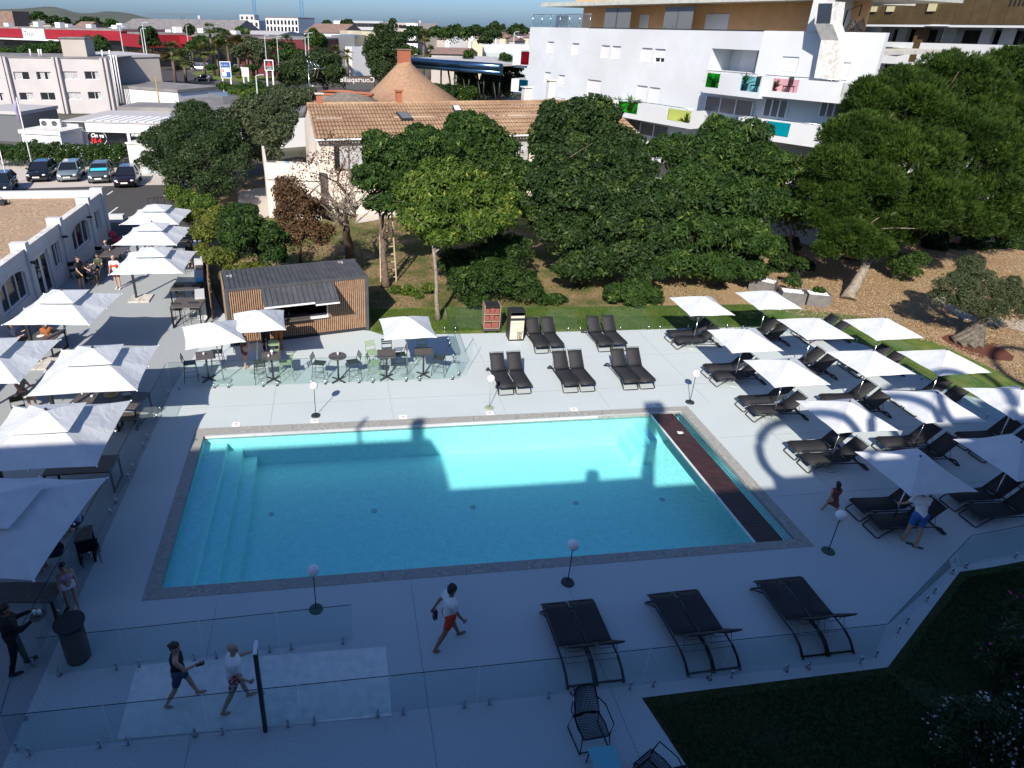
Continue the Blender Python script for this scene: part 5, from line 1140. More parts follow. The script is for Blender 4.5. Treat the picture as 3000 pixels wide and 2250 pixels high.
def leaves(P, Nn, L, W_, droop=.3, jit=.6, fold=.25):
    """quads (folded diamonds) at points P with rough normals Nn"""
    n = len(P); nr = unit(Nn+NP.normal(0, jit, (n, 3))); t = NP.normal(0, 1, (n, 3)); t[:, 2] -= droop
    t = unit(t-nr*np.sum(t*nr, 1, keepdims=True)); b = np.cross(nr, t)
    s = NP.uniform(.7, 1.25, (n, 1)); l = L*s; w = W_*s
    v = np.stack([P-t*l*.5, P+b*w*.5-nr*w*fold*.5, P+t*l*.5-nr*l*.12, P-b*w*.5-nr*w*fold*.5], 1).reshape(-1, 3)
    return v, np.arange(n*4).reshape(-1, 4)
def clump_points(blobs, n, sub=.34, up=-.35, dens=1.0, shell=.55, loose=.2):
    """points on the skins of many sub-clumps scattered over big blobs"""
    C_, Rr = [], []
    for c, r in blobs:
        r = np.array(r if hasattr(r, '__len__') else (r, r, r), float); k = max(4, int(26*dens*(r.mean()/r.mean())**2*(.34/sub)**1.2))
        d = unit(NP.normal(0, 1, (k*3, 3))); d = d[d[:, 2] > up][:k]; rad = NP.uniform(shell, 1., (len(d), 1))**.6
        C_.append(np.array(c)+d*rad*r*(1-sub*.6)); Rr.append(np.full(len(d), r.mean()*sub)*NP.uniform(.6, 1.25, len(d)))
    C_ = np.concatenate(C_); Rr = np.concatenate(Rr); w = Rr**2; w /= w.sum(); i = NP.choice(len(C_), n, p=w)
    d = unit(NP.normal(0, 1, (n, 3))+np.array([0, 0, .35])); q = NP.uniform(.55, 1.05, (n, 1))**.5
    P = C_[i]+d*Rr[i][:, None]*q*np.array([1, 1, .8])
    # a quarter of the leaves sit loosely through the big blobs, so clumps melt together
    k = int(n*loose); j = NP.choice(len(blobs), k, p=np.array([np.mean(b[1])**2 for b in blobs])/sum(np.mean(b[1])**2 for b in blobs))
    cc = np.array([b[0] for b in blobs], float)[j]; rr = np.array([b[1] if hasattr(b[1], '__len__') else (b[1],)*3 for b in blobs], float)[j]
    dd = unit(NP.normal(0, 1, (k, 3))+np.array([0, 0, .2])); P[:k] = cc+dd*rr*(NP.uniform(.25, 1.0, (k, 1))**.45)*.97; d[:k] = dd
    return P, d, C_, i
def trunk_mesh(base, tops, r0, m, parent, name='trunk', seed=0, wob=.25, mid=None):
    rg = random.Random(seed); mb = MB(); base = Vector(base); mid = Vector(mid) if mid else base.lerp(sum((Vector(x) for x in tops), Vector())/len(tops), .4)
    pts = [base]; n = 6
    for k in range(1, n+1): p = base.lerp(mid, k/n); pts.append(p+Vector((rg.uniform(-1, 1), rg.uniform(-1, 1), 0))*r0*wob)
    mb.tube(pts, [r0*(1.35 if k == 0 else 1-.4*k/n) for k in range(n+1)], 10)
    for tp in tops:
        tp = Vector(tp); q = [pts[-1]-(pts[-1]-pts[-2])*.3]; r1 = r0*.5*rg.uniform(.7, 1.1)
        for k in range(1, 7): u = k/6; q.append(pts[-1].lerp(tp, u)+Vector((rg.uniform(-1, 1), rg.uniform(-1, 1), rg.uniform(-.3, 1)))*(tp-pts[-1]).length*.07)
        mb.tube(q, [r1*(1-.14*k) for k in range(7)], 6)
        for j in range(3):
            s = q[rg.randint(2, 5)]; e = s+Vector((rg.uniform(-1, 1), rg.uniform(-1, 1), rg.uniform(-.1, .9)))*(tp-pts[-1]).length*.38
            mb.tube([s, s.lerp(e, .5)+Vector((0, 0, .1)), e], [r1*.35, r1*.22, r1*.08], 5)
    return mb.build(name, m, parent)
def blob(px, py, Y, rp, fl=1.): # blob centred on a pixel ray at world depth-plane y=Y, radius given in photo pixels there
    P = YP(px, py, Y); r = rp*depth(P)/CF; return ((P.x, P.y, P.z), (r, r*1.0, r*fl))
def tree(name, lab, cat, base, blobs, n, L, W_, lm, r0=.16, bark='bark', sub=.34, droop=.3, group=None, up=-.35, mid=None, jit=.6, dens=1., shell=.55, twigs=0, limbs=None):
    t = thing(name, lab, cat, base, 0, group); limbs = limbs or list(blobs); big = []
    for c, r in blobs:   # ragged outline: small satellite sprays on the rim of every blob
        for q in range(3):
            v_ = NP.normal(0, 1, 3); v_[2] = abs(v_[2])*.7-.15; v_ /= np.linalg.norm(v_); k_ = NP.uniform(.3, .5); big.append((tuple(np.array(c)+v_*np.array(r)*NP.uniform(.72, .95)), tuple(np.array(r)*k_)))
    blobs = list(blobs)+big
    P, d, Cs, idx = clump_points(blobs, n, sub, up, dens, shell)
    P[:, 2] = np.maximum(P[:, 2], base[2]+.03)
    v, f = leaves(P, d+np.array([0, 0, .5]), L, W_, droop, jit)
    tone = NP.uniform(0, 1, len(Cs))[idx]*.55+NP.uniform(0, 1, n)*.45
    npmesh('crown', v, f, lm, t, tone)
    tops = [Vector(c) for c, r in (limbs or blobs)][:9]
    if r0: trunk_mesh(base, tops, r0, bark, t, mid=mid, seed=n)
    return t
def tuft(P, D, L, W_, k):
    """pine needle tufts: k thin blades fanning round direction D at each P"""
    n = len(P); P = np.repeat(P, k, 0); D = unit(np.repeat(D, k, 0)+NP.normal(0, .55, (n*k, 3))); s = unit(np.cross(D, NP.normal(0, 1, (n*k, 3)))); l = L*NP.uniform(.7, 1.2, (n*k, 1))
    v = np.stack([P-s*W_*.3, P+D*l*.5-s*W_*.5, P+D*l, P+D*l*.5+s*W_*.5], 1).reshape(-1, 3); return v, np.arange(n*k*4).reshape(-1, 4)
def pine(lab, base, blobs, n, L, W_, k, lm, r0, mid=None, bark='bark', sub=.3, up=-.5, tops=None):
    t = thing('pine_tree', lab, 'pine', base); P, d, Cs, idx = clump_points(blobs, n, sub, up, 1.3, .6)
    v, f = tuft(P, d+np.array([0, 0, .9]), L, W_, k); tone = np.repeat(NP.uniform(0, 1, len(Cs))[idx]*.6+NP.uniform(0, 1, n)*.4, k); npmesh('crown', v, f, lm, t, tone)
    trunk_mesh(base, tops or [Vector(c) for c, r in blobs][:9], r0, bark, t, mid=mid, seed=n); return t
leafmat('leaf_dark', (.008, .022, .007), (.034, .070, .016), (.11, .15, .035), .2)
leafmat('leaf_mid', (.010, .030, .008), (.046, .098, .018), (.14, .19, .04), .25)
leafmat('leaf_bright', (.022, .055, .010), (.115, .19, .028), (.32, .33, .06), .32)
leafmat('leaf_yellow', (.05, .075, .012), (.17, .20, .035), (.30, .28, .07), .3)
leafmat('leaf_olive', (.03, .05, .022), (.085, .11, .05), (.15, .17, .10), .2)
leafmat('leaf_greyolive', (.014, .032, .012), (.045, .078, .024), (.11, .13, .06), .2)
leafmat('leaf_brown', (.05, .03, .015), (.13, .075, .035), (.20, .10, .05), .2)
leafmat('needle', (.012, .032, .006), (.052, .100, .013), (.11, .16, .03), .25)
leafmat('needle_dark', (.012, .028, .010), (.04, .065, .018), (.08, .11, .03), .15)
leafmat('palm_leaf', (.04, .06, .015), (.12, .15, .04), (.24, .20, .09), .25)
leafmat('petal_white', (.6, .62, .6), (.8, .8, .78)); leafmat('petal_pink', (.45, .03, .16), (.70, .10, .30))
# front broadleaf with thin pale trunk
tree('broadleaf_tree', 'yellow green broadleaf tree on a thin bare pale trunk beside the bar container', 'tree', G(1284, 936), [blob(1230, 560, 31, 70, .8), blob(1460, 580, 31.5, 70, .8), blob(1290, 590, 30.5, 105, .75), blob(1400, 560, 31.5, 95, .7), blob(1230, 640, 29.5, 85, .6), blob(1370, 660, 29.5, 95, .6), blob(1450, 640, 30.5, 75, .6), blob(1290, 690, 29, 70, .5), blob(1320, 520, 32, 95, .7)], 48000, .25, .09, 'leaf_bright', .11, 'pale_bark', .3, .9, mid=YP(1270, 730, 28.2), shell=.6)
tree('broadleaf_tree', 'dark green spreading tree behind the ladder in the garden', 'tree', G(1130, 840), [blob(1160, 470, 35, 105, .8), blob(1090, 520, 34, 70, .7), blob(1240, 440, 36, 90, .8), blob(1130, 590, 33.5, 65, .6), blob(1190, 540, 34, 75, .7)], 44000, .27, .10, 'leaf_mid', .20, 'bark', .3, .8, mid=YP(1120, 700, 33))
tree('broadleaf_tree', 'tall broadleaf tree covering the middle of the tiled roof', 'tree', G(1385, 760), [blob(1370, 400, 38, 85, .9), blob(1440, 450, 38, 95, .9), blob(1300, 450, 38, 75, .9), blob(1490, 520, 37, 80, .9), blob(1390, 500, 37, 100, .8), blob(1500, 590, 36, 55, .8)], 52000, .30, .11, 'leaf_mid', .22, 'bark', .3, .8)
tree('broadleaf_tree', 'round dark green tree between the tiled house and the white building', 'tree', G(1690, 700), [blob(1640, 380, 43, 85, .9), blob(1720, 360, 43, 95, .9), blob(1790, 420, 42, 75, .9), blob(1600, 430, 43, 60, .8), blob(1690, 450, 42, 110, .7), blob(1790, 470, 42, 60, .8)], 60000, .28, .12, 'leaf_dark', .25)
tree('laurel_tree', 'big dense dark green laurel like tree mass behind the rear glass fence', 'tree', G(1700, 830), [blob(1640, 560, 33, 95, .9), blob(1740, 520, 34, 105, .9), blob(1830, 500, 35, 85, .9), blob(1660, 680, 32, 90, .8), blob(1780, 640, 32, 110, .9), blob(1870, 600, 33, 100, .9), blob(1730, 760, 31.3, 85, .7), blob(1620, 470, 35, 60, .8), blob(1810, 740, 31.2, 90, .7), blob(1900, 700, 32, 80, .8), blob(1930, 590, 33, 80, .8), blob(1680, 790, 30.8, 60, .6), blob(1580, 620, 33, 60, .9), blob(1870, 790, 30.6, 60, .6)], 105000, .25, .10, 'leaf_dark', .3, sub=.27, droop=.6)
tree('broadleaf_tree', 'wide mid green tree with drooping leaf tiers left of the pines', 'tree', G(2110, 840), [blob(2060, 470, 36, 110, .8), blob(2150, 430, 37, 110, .8), blob(2230, 490, 36, 90, .8), blob(2000, 560, 34, 90, .8), blob(2120, 580, 33, 120, .7), blob(2030, 680, 31.8, 95, .7), blob(2150, 690, 31.6, 105, .6), blob(2230, 720, 31.5, 65, .6), blob(1950, 770, 31, 60, .5), blob(1960, 440, 37, 60, .8), blob(2200, 610, 33, 90, .7), blob(2270, 600, 33.5, 70, .8), blob(1990, 770, 30.8, 70, .6), blob(2090, 780, 30.6, 75, .6), blob(2190, 790, 30.8, 60, .5), blob(1960, 640, 33, 70, .8)], 110000, .30, .10, 'leaf_mid', .3, sub=.28, droop=.9)
tree('sparse_tree', 'thin half bare tree between the wide green tree and the pines', 'tree', G(2330, 800), [blob(2320, 520, 36, 75, 1.), blob(2290, 610, 35, 80, .9), blob(2350, 640, 34.5, 60, .9), blob(2240, 560, 36, 60, .9)], 9000, .26, .09, 'leaf_bright', .13, 'pale_bark', .25, .8)
# bare, brown tree
tree('withered_tree', 'gnarled half dead tree with bare twigs and brown leaves by the cream house', 'tree', G(1030, 775), [blob(930, 520, 35, 90, .9), blob(900, 620, 34, 75, 1.), blob(1000, 450, 37, 70, .9), blob(860, 570, 34.5, 60, .9), blob(1030, 560, 35, 60, .9)], 2000, .15, .07, 'leaf_brown', .30, 'bark', .3, .4, mid=YP(1010, 650, 33.5), dens=1.6)
t = bpy.context.scene.collection.objects['withered_tree'] if 'withered_tree' in C.objects else None
m = MB(); rg = random.Random(5); b0 = YP(1010, 650, 33.5)
for k in range(44):
    p = b0+Vector((rg.uniform(-.6, .6), rg.uniform(-.5, .5), rg.uniform(-.2, .8))); a = rg.uniform(0, 6.28); d = Vector((math.cos(a)*1.0-.25, math.sin(a)*.8, rg.uniform(.3, 1.4))).normalized(); pts = [p]
    for j in range(7): d = (d+Vector((rg.uniform(-.4, .4), rg.uniform(-.4, .4), rg.uniform(-.25, .3)))).normalized(); pts.append(pts[-1]+d*rg.uniform(.25, .55))
    m.tube(pts, [.04*(1-.12*j) for j in range(8)], 4)
m.build('twigs', 'pale_bark', t)
tree('red_brown_shrub', 'tall reddish brown shrub left of the bare tree', 'shrub', G(880, 770), [blob(870, 640, 32.5, 75, 1.2), blob(900, 700, 31.5, 70, 1.), blob(850, 570, 33.5, 55, 1.1), blob(920, 620, 33, 45, 1)], 13000, .14, .07, 'leaf_brown', .08, sub=.3, dens=1.5)
tree('dark_shrub', 'dense dark green shrub above the container roof', 'shrub', G(760, 780), [blob(720, 690, 31, 85, .9), blob(790, 700, 31, 60, .9), blob(700, 640, 32.5, 60, .8), blob(800, 750, 30.5, 45, .8)], 26000, .17, .08, 'leaf_mid', .1)
tree('yellow_shrub', 'yellowish weedy shrub beside the cane screen', 'shrub', G(620, 740), [blob(600, 680, 36, 45, .8), blob(640, 640, 38, 50, .8), blob(650, 750, 31.5, 55, .5), blob(590, 730, 35, 25, .8), blob(690, 800, 30.3, 50, .4), blob(570, 640, 40, 35, .8), blob(740, 790, 30.3, 50, .4)], 20000, .16, .07, 'leaf_yellow', 0)
tree('green_shrub', 'bright green shrub by the car park corner', 'shrub', G(530, 610), [blob(520, 570, 47, 30, 1.), blob(560, 590, 45, 40, .9), blob(500, 560, 49, 20, 1), blob(600, 600, 43, 40, .8)], 12000, .2, .08, 'leaf_bright', 0)
tree('olive_tree', 'big grey green olive like tree beside the car park', 'tree', G(560, 610), [blob(540, 420, 55, 100, .8), blob(620, 460, 52, 95, .9), blob(480, 410, 57, 65, .8), blob(630, 360, 56, 60, .8), blob(690, 480, 51, 55, .8), blob(470, 480, 55, 50, .8), blob(620, 540, 49, 70, .8), blob(540, 510, 52, 75, .8), blob(680, 420, 54, 45, .8), blob(560, 330, 58, 55, .7), blob(590, 590, 48, 45, .7)], 60000, .26, .075, 'leaf_greyolive', .25, sub=.26, jit=.8)
tree('garden_shrub', 'olive brown shrub thicket left of the tiled house gable', 'shrub', G(760, 440), [blob(760, 350, 61, 90, .9), blob(700, 380, 60, 75, .9), blob(770, 440, 57, 60, .7), blob(830, 300, 66, 60, .7), blob(800, 390, 58, 60, .8), blob(720, 440, 56, 45, .6), blob(890, 280, 70, 45, .7)], 44000, .3, .11, 'leaf_olive', 0)
tree('oleander_bush', 'large glossy green oleander bush in front of the trees, beside the thin trunk', 'bush', G(1450, 895), [blob(1370, 830, 29.6, 65, .9), blob(1450, 820, 29.8, 75, .9), blob(1530, 840, 29.7, 65, .8), blob(1330, 770, 31, 50, .9), blob(1420, 760, 31, 70, .8), blob(1500, 740, 32, 70, .8), blob(1590, 880, 29.4, 26, .7), blob(1390, 880, 29.2, 40, .6), blob(1630, 878, 29.4, 28, .7)], 34000, .2, .055, 'leaf_mid', 0, droop=-.6, sub=.28)
tree('low_bush', 'low bright green bush alone in front of the laurel shade', 'bush', G(1850, 895), [blob(1800, 860, 29.3, 38, .8), blob(1860, 855, 29.4, 48, .8), blob(1910, 870, 29.2, 38, .7), blob(1860, 885, 28.9, 35, .5)], 9000, .22, .09, 'leaf_mid', 0)
tree('weeds', 'row of bright weeds on the bank above the lawn strip', 'weeds', G(1210, 875), [blob(1160, 850, 31.5, 22, .5), blob(1200, 855, 31.3, 26, .6), blob(1250, 845, 31.4, 24, .6), blob(1225, 868, 30.8, 16, .5)], 3500, .13, .06, 'leaf_bright', 0)
# pines
pine('leaning pine with a thick bare trunk at the mulch edge beside the planters', G(2484, 878), [blob(2460, 600, 30.5, 75, .8), blob(2550, 580, 31.5, 90, .8), blob(2480, 690, 29.5, 75, .7), blob(2590, 660, 30.5, 70, .8), blob(2400, 640, 30.5, 45, .7), blob(2540, 720, 29.3, 70, .6), blob(2640, 690, 30.5, 45, .7), blob(2420, 730, 29.5, 40, .6), blob(2480, 510, 32.5, 80, .8), blob(2390, 560, 32, 50, .8), blob(2640, 600, 31.5, 60, .8)], 30000, .20, .028, 8, 'needle', .30, YP(2545, 760, 29.6), 'pale_bark')
pine('huge rounded stone pine filling the upper right', Vector((30.5, 35.0, 0)), [blob(2620, 330, 34.0, 150, .8), blob(2780, 280, 35.0, 150, .8), blob(2930, 260, 36.0, 140, .8), blob(2520, 420, 32.5, 110, .8), blob(2660, 470, 31.5, 140, .8), blob(2820, 430, 32.0, 150, .8), blob(2980, 400, 33.0, 130, .9), blob(2560, 540, 30.5, 90, .7), blob(2740, 580, 30.0, 110, .7), blob(2890, 570, 30.5, 100, .7), blob(2440, 480, 31.5, 70, .8), blob(2990, 540, 32.0, 90, .8), blob(3080, 330, 36.0, 130, .9), blob(2700, 640, 29.5, 70, .6), blob(2830, 640, 30.0, 90, .6), blob(2960, 640, 31.0, 90, .7), blob(3060, 560, 32.0, 110, .8), blob(2560, 300, 34.0, 80, .8), blob(2480, 400, 33.0, 60, .8)], 90000, .26, .036, 6, 'needle', .45, sub=.24)
tree('olive_tree', 'old olive tree with a thick twisted trunk in the bark circle', 'tree', G(2832, 1000), [blob(2790, 840, 24.2, 55, .8), blob(2860, 830, 24.5, 65, .8), blob(2940, 860, 24.3, 60, .8), blob(2830, 890, 23.6, 50, .7), blob(2900, 910, 23.3, 50, .7), blob(2980, 900, 23.8, 55, .8), blob(2760, 870, 24.2, 35, .8), blob(2840, 780, 25.2, 40, .9)], 46000, .10, .032, 'leaf_olive', .30, 'olive_bark', .24, .2, mid=YP(2880, 930, 23.6), jit=.9, dens=1.5)
ob = G(2832, 1005); om = YP(2880, 940, 23.7); ot = [o for o in C.objects if o.get('label', '').startswith('old olive tree')][0]
for q in range(9):
    a = q*.698; m = MB(); pts = []; rs = []
    for j in range(9):
        u = j/8; w_ = .34*(1-u)**1.8+.12; aa = a+u*1.6; c = ob.lerp(om, u); pts.append((c.x+math.cos(aa)*w_*(1.15 if j == 0 else 1), c.y+math.sin(aa)*w_, max(-.02, c.z+(0 if j else -.05)))); rs.append(.13*(1-u)+.085)
    m.tube(pts, rs, 8); m.build('root_strand', 'olive_bark', ot)
tree('young_bush', 'round young bush standing in the mulch right of the leaning pine', 'bush', G(2655, 825), [blob(2650, 790, 31, 38, .9), blob(2680, 765, 31.5, 36, .9), blob(2625, 770, 31.5, 26, .9)], 8000, .14, .055, 'leaf_mid', .05)
for k, (px, py, Y, r, l) in enumerate([(2322, 820, 28.9, 24, 'small shrub growing in the left concrete planter'), (2398, 855, 28.5, 18, 'trailing small shrub in the planter by the pine'), (2345, 770, 29.5, 20, 'leafy young shrub behind the concrete planters')]):
    tree('planter_shrub', l, 'shrub', (YP(px, py, Y).x, Y, .45 if k < 2 else 0), [blob(px, py, Y, r), blob(px+12, py+12, Y, r*.7)], 1300, .12, .06, 'leaf_mid', .03)
Yk = lambda k: 39+k*.4 if k < 6 else 33.5 if k < 9 else 36.6
for k, (px, py, r) in enumerate([(2380, 690, 60), (2480, 660, 60), (2600, 650, 55), (2730, 690, 60), (2860, 700, 62), (2990, 700, 65), (2060, 800, 40), (2190, 805, 42), (2300, 770, 45), (2740, 722, 36), (2850, 730, 40), (2960, 735, 42)]):  # dark shrubs added to stand in for deep shade below the trees
    tree('shade_filler_shrub', ['dark shrub added to deepen the shade left of the leaning pine', 'dark shrub added for shade right behind the leaning pine trunk', 'dark shrub added for shade between the pine and the round young bush', 'dark shrub added for shade under the left side of the stone pine', 'dark shrub added for shade under the middle of the stone pine', 'dark shrub added for shade under the stone pine at the right edge', 'dark shrub added for shade under the wide tree, left', 'dark shrub added for shade under the wide tree behind the planters', 'dark shrub added for shade between the wide tree and the leaning pine', 'low dark shrub added for shade at the mulch edge right of the young bush', 'low dark shrub added for shade at the mulch edge behind the old olive', 'low dark shrub added for shade at the mulch edge by the right picture side'][k], 'shrub', (YP(px, py, Yk(k)).x, Yk(k), 0), [blob(px, py, Yk(k), r, .9), blob(px+50, py+15, Yk(k), r*.8, .8), blob(px, py-r, Yk(k)+1, r*.9, .9)], 9000, .2, .10, 'leaf_dark', .08)
# near oleanders, shaded
def flowers(t, blobs, n, m, s=.05):
    P, d, Cs, idx = clump_points(blobs, n, .12, -.2, 1.4, .9); v, f = leaves(P, d, s, s, 0, .8, .1); npmesh('blossom', v, f, m, t, NP.uniform(0, 1, n))
B1 = [((13.6, 7.6, .9), (1.0, 1.0, 1.1)), ((14.6, 8.2, 1.0), (1.1, 1.0, 1.2)), ((15.4, 7.2, 1.1), (1.1, 1.0, 1.3)), ((13.3, 6.9, .7), (.8, .8, .9))]
t = tree('pink_oleander', 'pink flowering oleander in the shade by the right edge', 'bush', (14.4, 7.6, 0), B1, 16000, .15, .03, 'leaf_greyolive', 0, droop=-.8); flowers(t, B1, 330, 'petal_pink', .055)
B2 = [((11.2, 6.5, .7), (.9, .8, 1.)), ((12.2, 6.2, .9), (1.1, .9, 1.1)), ((13.2, 6.0, 1.1), (1., .9, 1.2)), ((11.6, 5.7, .9), (1., .8, 1.1)), ((12.7, 5.4, 1.1), (1.1, .9, 1.3))]
t = tree('white_oleander', 'white flowering oleander in the bottom right corner', 'bush', (12.2, 6.1, 0), B2, 18000, .15, .03, 'leaf_greyolive', 0, droop=-.8); flowers(t, B2, 1300, 'petal_white', .055)
# hedge with white flowers by the gravel lot
HB = [blob(x, 455+rng.uniform(-6, 6), 67-(x/400)*1.5, 36, 1.) for x in range(10, 385, 26)]
t = tree('flowering_hedge', 'long tall oleander hedge with white flowers behind the parked cars', 'hedge', G(200, 492), HB, 42000, .24, .07, 'leaf_mid', 0, droop=-.4, sub=.3); flowers(t, HB[3:], 700, 'petal_white', .10)
# fallen leaves on lawn, grass tufts: stuff
n = 900; P = np.stack([NP.uniform(1.5, 19, n), NP.uniform(26.7, 28.6, n), np.full(n, .012)], 1); P = P[(P[:, 0] < 9) | (NP.uniform(0, 1, n) < .4)]; v, f = leaves(P, np.tile([0, 0, 4.], (len(P), 1)), .07, .04, 0, .3, .1)
o = npmesh('fallen_leaves', v, f, 'leaf_yellow', None, NP.uniform(.6, 1, len(P))); tag(o, 'scattered yellow fallen leaves on the lawn strip behind the glass fence', 'leaves', kind='stuff')
def grass(name, lab, poly_fn, n, L, m, z=.0, w=.012):
    P = poly_fn(n); P = np.concatenate([P, np.full((len(P), 1), z)], 1); D = unit(NP.normal(0, .45, (len(P), 3))+np.array([0, 0, 1.])); s = unit(np.cross(D, NP.normal(0, 1, (len(P), 3)))); l = L*NP.uniform(.5, 1.3, (len(P), 1))
    v = np.stack([P-s*w, P+s*w, P+D*l+s*w*.3, P+D*l-s*w*.3], 1).reshape(-1, 3); o = npmesh(name, v, np.arange(len(P)*4).reshape(-1, 4), m, None, NP.uniform(0, .9, len(P))); tag(o, lab, 'grass', kind='stuff')
def quadpts(q): 
    def fn(n):
        u, v_ = NP.uniform(0, 1, (n, 1)), NP.uniform(0, 1, (n, 1)); a, b, c_, d = [np.array(p[:2]) for p in q]; return (a*(1-u)+b*u)*(1-v_)+(d*(1-u)+c_*u)*v_
    return fn
grass('grass', 'short mown grass of the lawn strip behind the glass fence', quadpts([(1.3, 26.9), (20.5, 25.7), (20, 28.5), (1.3, 29.5)]), 90000, .045, 'leaf_bright', 0., .006)
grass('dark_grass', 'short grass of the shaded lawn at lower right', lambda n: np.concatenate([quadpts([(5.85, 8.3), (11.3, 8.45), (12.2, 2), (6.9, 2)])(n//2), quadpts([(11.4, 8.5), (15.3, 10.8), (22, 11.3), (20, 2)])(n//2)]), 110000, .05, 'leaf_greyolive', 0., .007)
grass('meadow', 'sparse dry grass and weeds over the garden soil', quadpts([(-5, 29.8), (19, 28.9), (24, 45), (-8, 45)]), 60000, .09, 'leaf_yellow', -.01, .008)
# wood chips
n = 60000; P = quadpts([(20.0, 28.6), (26.0, 23.2), (48, 30), (32, 44)])(n); P2 = quadpts([(26.0, 23.4), (26.3, 18.5), (40, 22), (40, 30)])(26000); P = np.concatenate([P, P2]); ra, rb = np.array(G(2785, 990)[:2]), np.array(G(2935, 1042)[:2]); tt_ = np.clip(((P-ra)@(rb-ra))/((rb-ra)@(rb-ra)), 0, 1)[:, None]; P = P[np.linalg.norm(P-(ra+tt_*(rb-ra)), axis=1) > .75]
P = np.concatenate([P, NP.uniform(.0, .03, (len(P), 1))], 1)
v, f = leaves(P, np.tile([0, 0, 2.2], (len(P), 1)), .09, .035, 0, .5, .1); leafmat('chip', (.20, .125, .065), (.50, .37, .22), (.62, .49, .33), .0); o = npmesh('wood_chips', v, f, 'chip', None, NP.uniform(0, 1, len(P))); tag(o, 'loose pale wood chips covering the bed under the pines', 'wood chips', kind='stuff')
# ---------- cars ----------
def make_car(name, lab, loc, rz, body, L_=4.1, hatch=True, van=False, screen=None, group='cars parked beyond the white wing'):
    bm_ = mat('car_'+name, body, .25, .3, coat=1.) if ('car_'+name) not in MATS else MATS['car_'+name]
    t = thing('parked_car', lab, 'van' if van else 'car', loc, rz, group)
    w, h = .86, (1.95 if van else 1.45); f, r = L_/2, -L_/2   # front = +y
    # cross sections along the car: (y, half width, bottom, belt height)
    S = [(f, .62, .34, .55), (f-.12, .78, .25, .68), (f-.55, w, .22, .80), (f-1.05, w, .22, .90), (0, w, .22, .93), (r+.9, w, .22, .95), (r+.25, w*.97, .25, .95), (r, w*.86, .34, .82)]
    if van: S = [(y, hw, b, z+.12) for y, hw, b, z in S]
    m = MB(); v = []
    for y, hw, b, z in S: v += [(-hw*.92, y, b), (-hw, y, b+.22), (-hw*.97, y, z-.08), (-hw*.86, y, z), (hw*.86, y, z), (hw*.97, y, z-.08), (hw, y, b+.22), (hw*.92, y, b)]
    fc = []; n = 8
    for i in range(len(S)-1):
        for k in range(n): a = i*n+k; b = i*n+(k+1) % n; fc.append((a, b, b+n, a+n))
    fc += [tuple(range(n-1, -1, -1)), tuple((len(S)-1)*n+k for k in range(n))]; m.add(v, fc, True); m.build('body', bm_, t, world=False)
    # greenhouse
    c0, c1, c2, c3 = (f-1.0, f-1.75, r+.75, r+.18) if not van else (f-.75, f-1.35, r+.35, r+.1)
    zb = S[4][3]-.02; m = MB(); a = [(-w*.9, c0, zb), (w*.9, c0, zb), (w*.9, c3, zb), (-w*.9, c3, zb), (-w*.66, c1, h-.03), (w*.66, c1, h-.03), (w*.66, c2, h-.05), (-w*.66, c2, h-.05)]
    m.hexa([a[0], a[1], a[2], a[3], a[4], a[5], a[6], a[7]] if 0 else [a[3], a[2], a[1], a[0], a[7], a[6], a[5], a[4]]); m.build('cabin_glass', 'window_dark', t, world=False, bevel=.03)
    m = MB(); m.hexa([(-w*.68, c2-.04, h-.06), (w*.68, c2-.04, h-.06), (w*.68, c1+.04, h-.05), (-w*.68, c1+.04, h-.05), (-w*.6, c2+.05, h), (w*.6, c2+.05, h), (w*.6, c1-.08, h), (-w*.6, c1-.08, h)]); m.build('roof_panel', bm_, t, world=False, bevel=.02)
    for s in (-1, 1):
        
        for a_, b_, k_ in (((s*w*.9, c0, zb), (s*w*.66, c1, h-.02), .07), ((s*w*.9, c3, zb), (s*w*.66, c2, h-.04), .1), ((s*w*.91, (c0+c3)/2, zb), (s*w*.67, (c1+c2)/2, h-.03), .07)): m = MB(); m.bar(a_, b_, k_, k_*.9); m.build('pillar', bm_, t, world=False)
        m = MB(); m.ball((s*.60, f-.16, .63), .15, 10, 6, (1, .9, .55)); m.build('headlight', 'glass_clear', t, world=False)
        m = MB(); m.ball((s*(w+.06), c0-.25, zb+.08), .11, 8, 6, (1, .6, .7)); m.build('wing_mirror', bm_, t, world=False)
        for y in (f-.75, r+.75):
            m = MB(); m.tube([(s*(w-.16), y, .31), (s*(w+.01), y, .31)], .31, 16); wl_ = m.build('wheel', 'black_metal', t, world=False)
            m = MB(); m.tube([(s*(w+.0), y, .31), (s*(w+.02), y, .31)], .19, 12); o = m.build('rim', 'steel', None); o.parent = wl_
    m = MB(); m.box(0, f+.0, .42, .52, .03, .11); m.build('number_plate', 'white_paint', t, world=False); m = MB(); m.box(0, f-.005, .56, .9, .03, .09); m.build('grille', 'black_metal', t, world=False)
    if screen: m = MB(); m.hexa([(-w*.78, c0-.02, zb+.04), (w*.78, c0-.02, zb+.04), (w*.78, c0-.035, zb+.04), (-w*.78, c0-.035, zb+.04), (-w*.62, c1+.05, h-.1), (w*.62, c1+.05, h-.1), (w*.62, c1+.035, h-.1), (-w*.62, c1+.035, h-.1)]); m.build('sun_shade', screen, t, world=False)
    return t
mat('shade_blue', (.05, .45, .62), .3); FR = R(-168)
def cat_(px, py): p = G(px, py); p.z = 0; return p
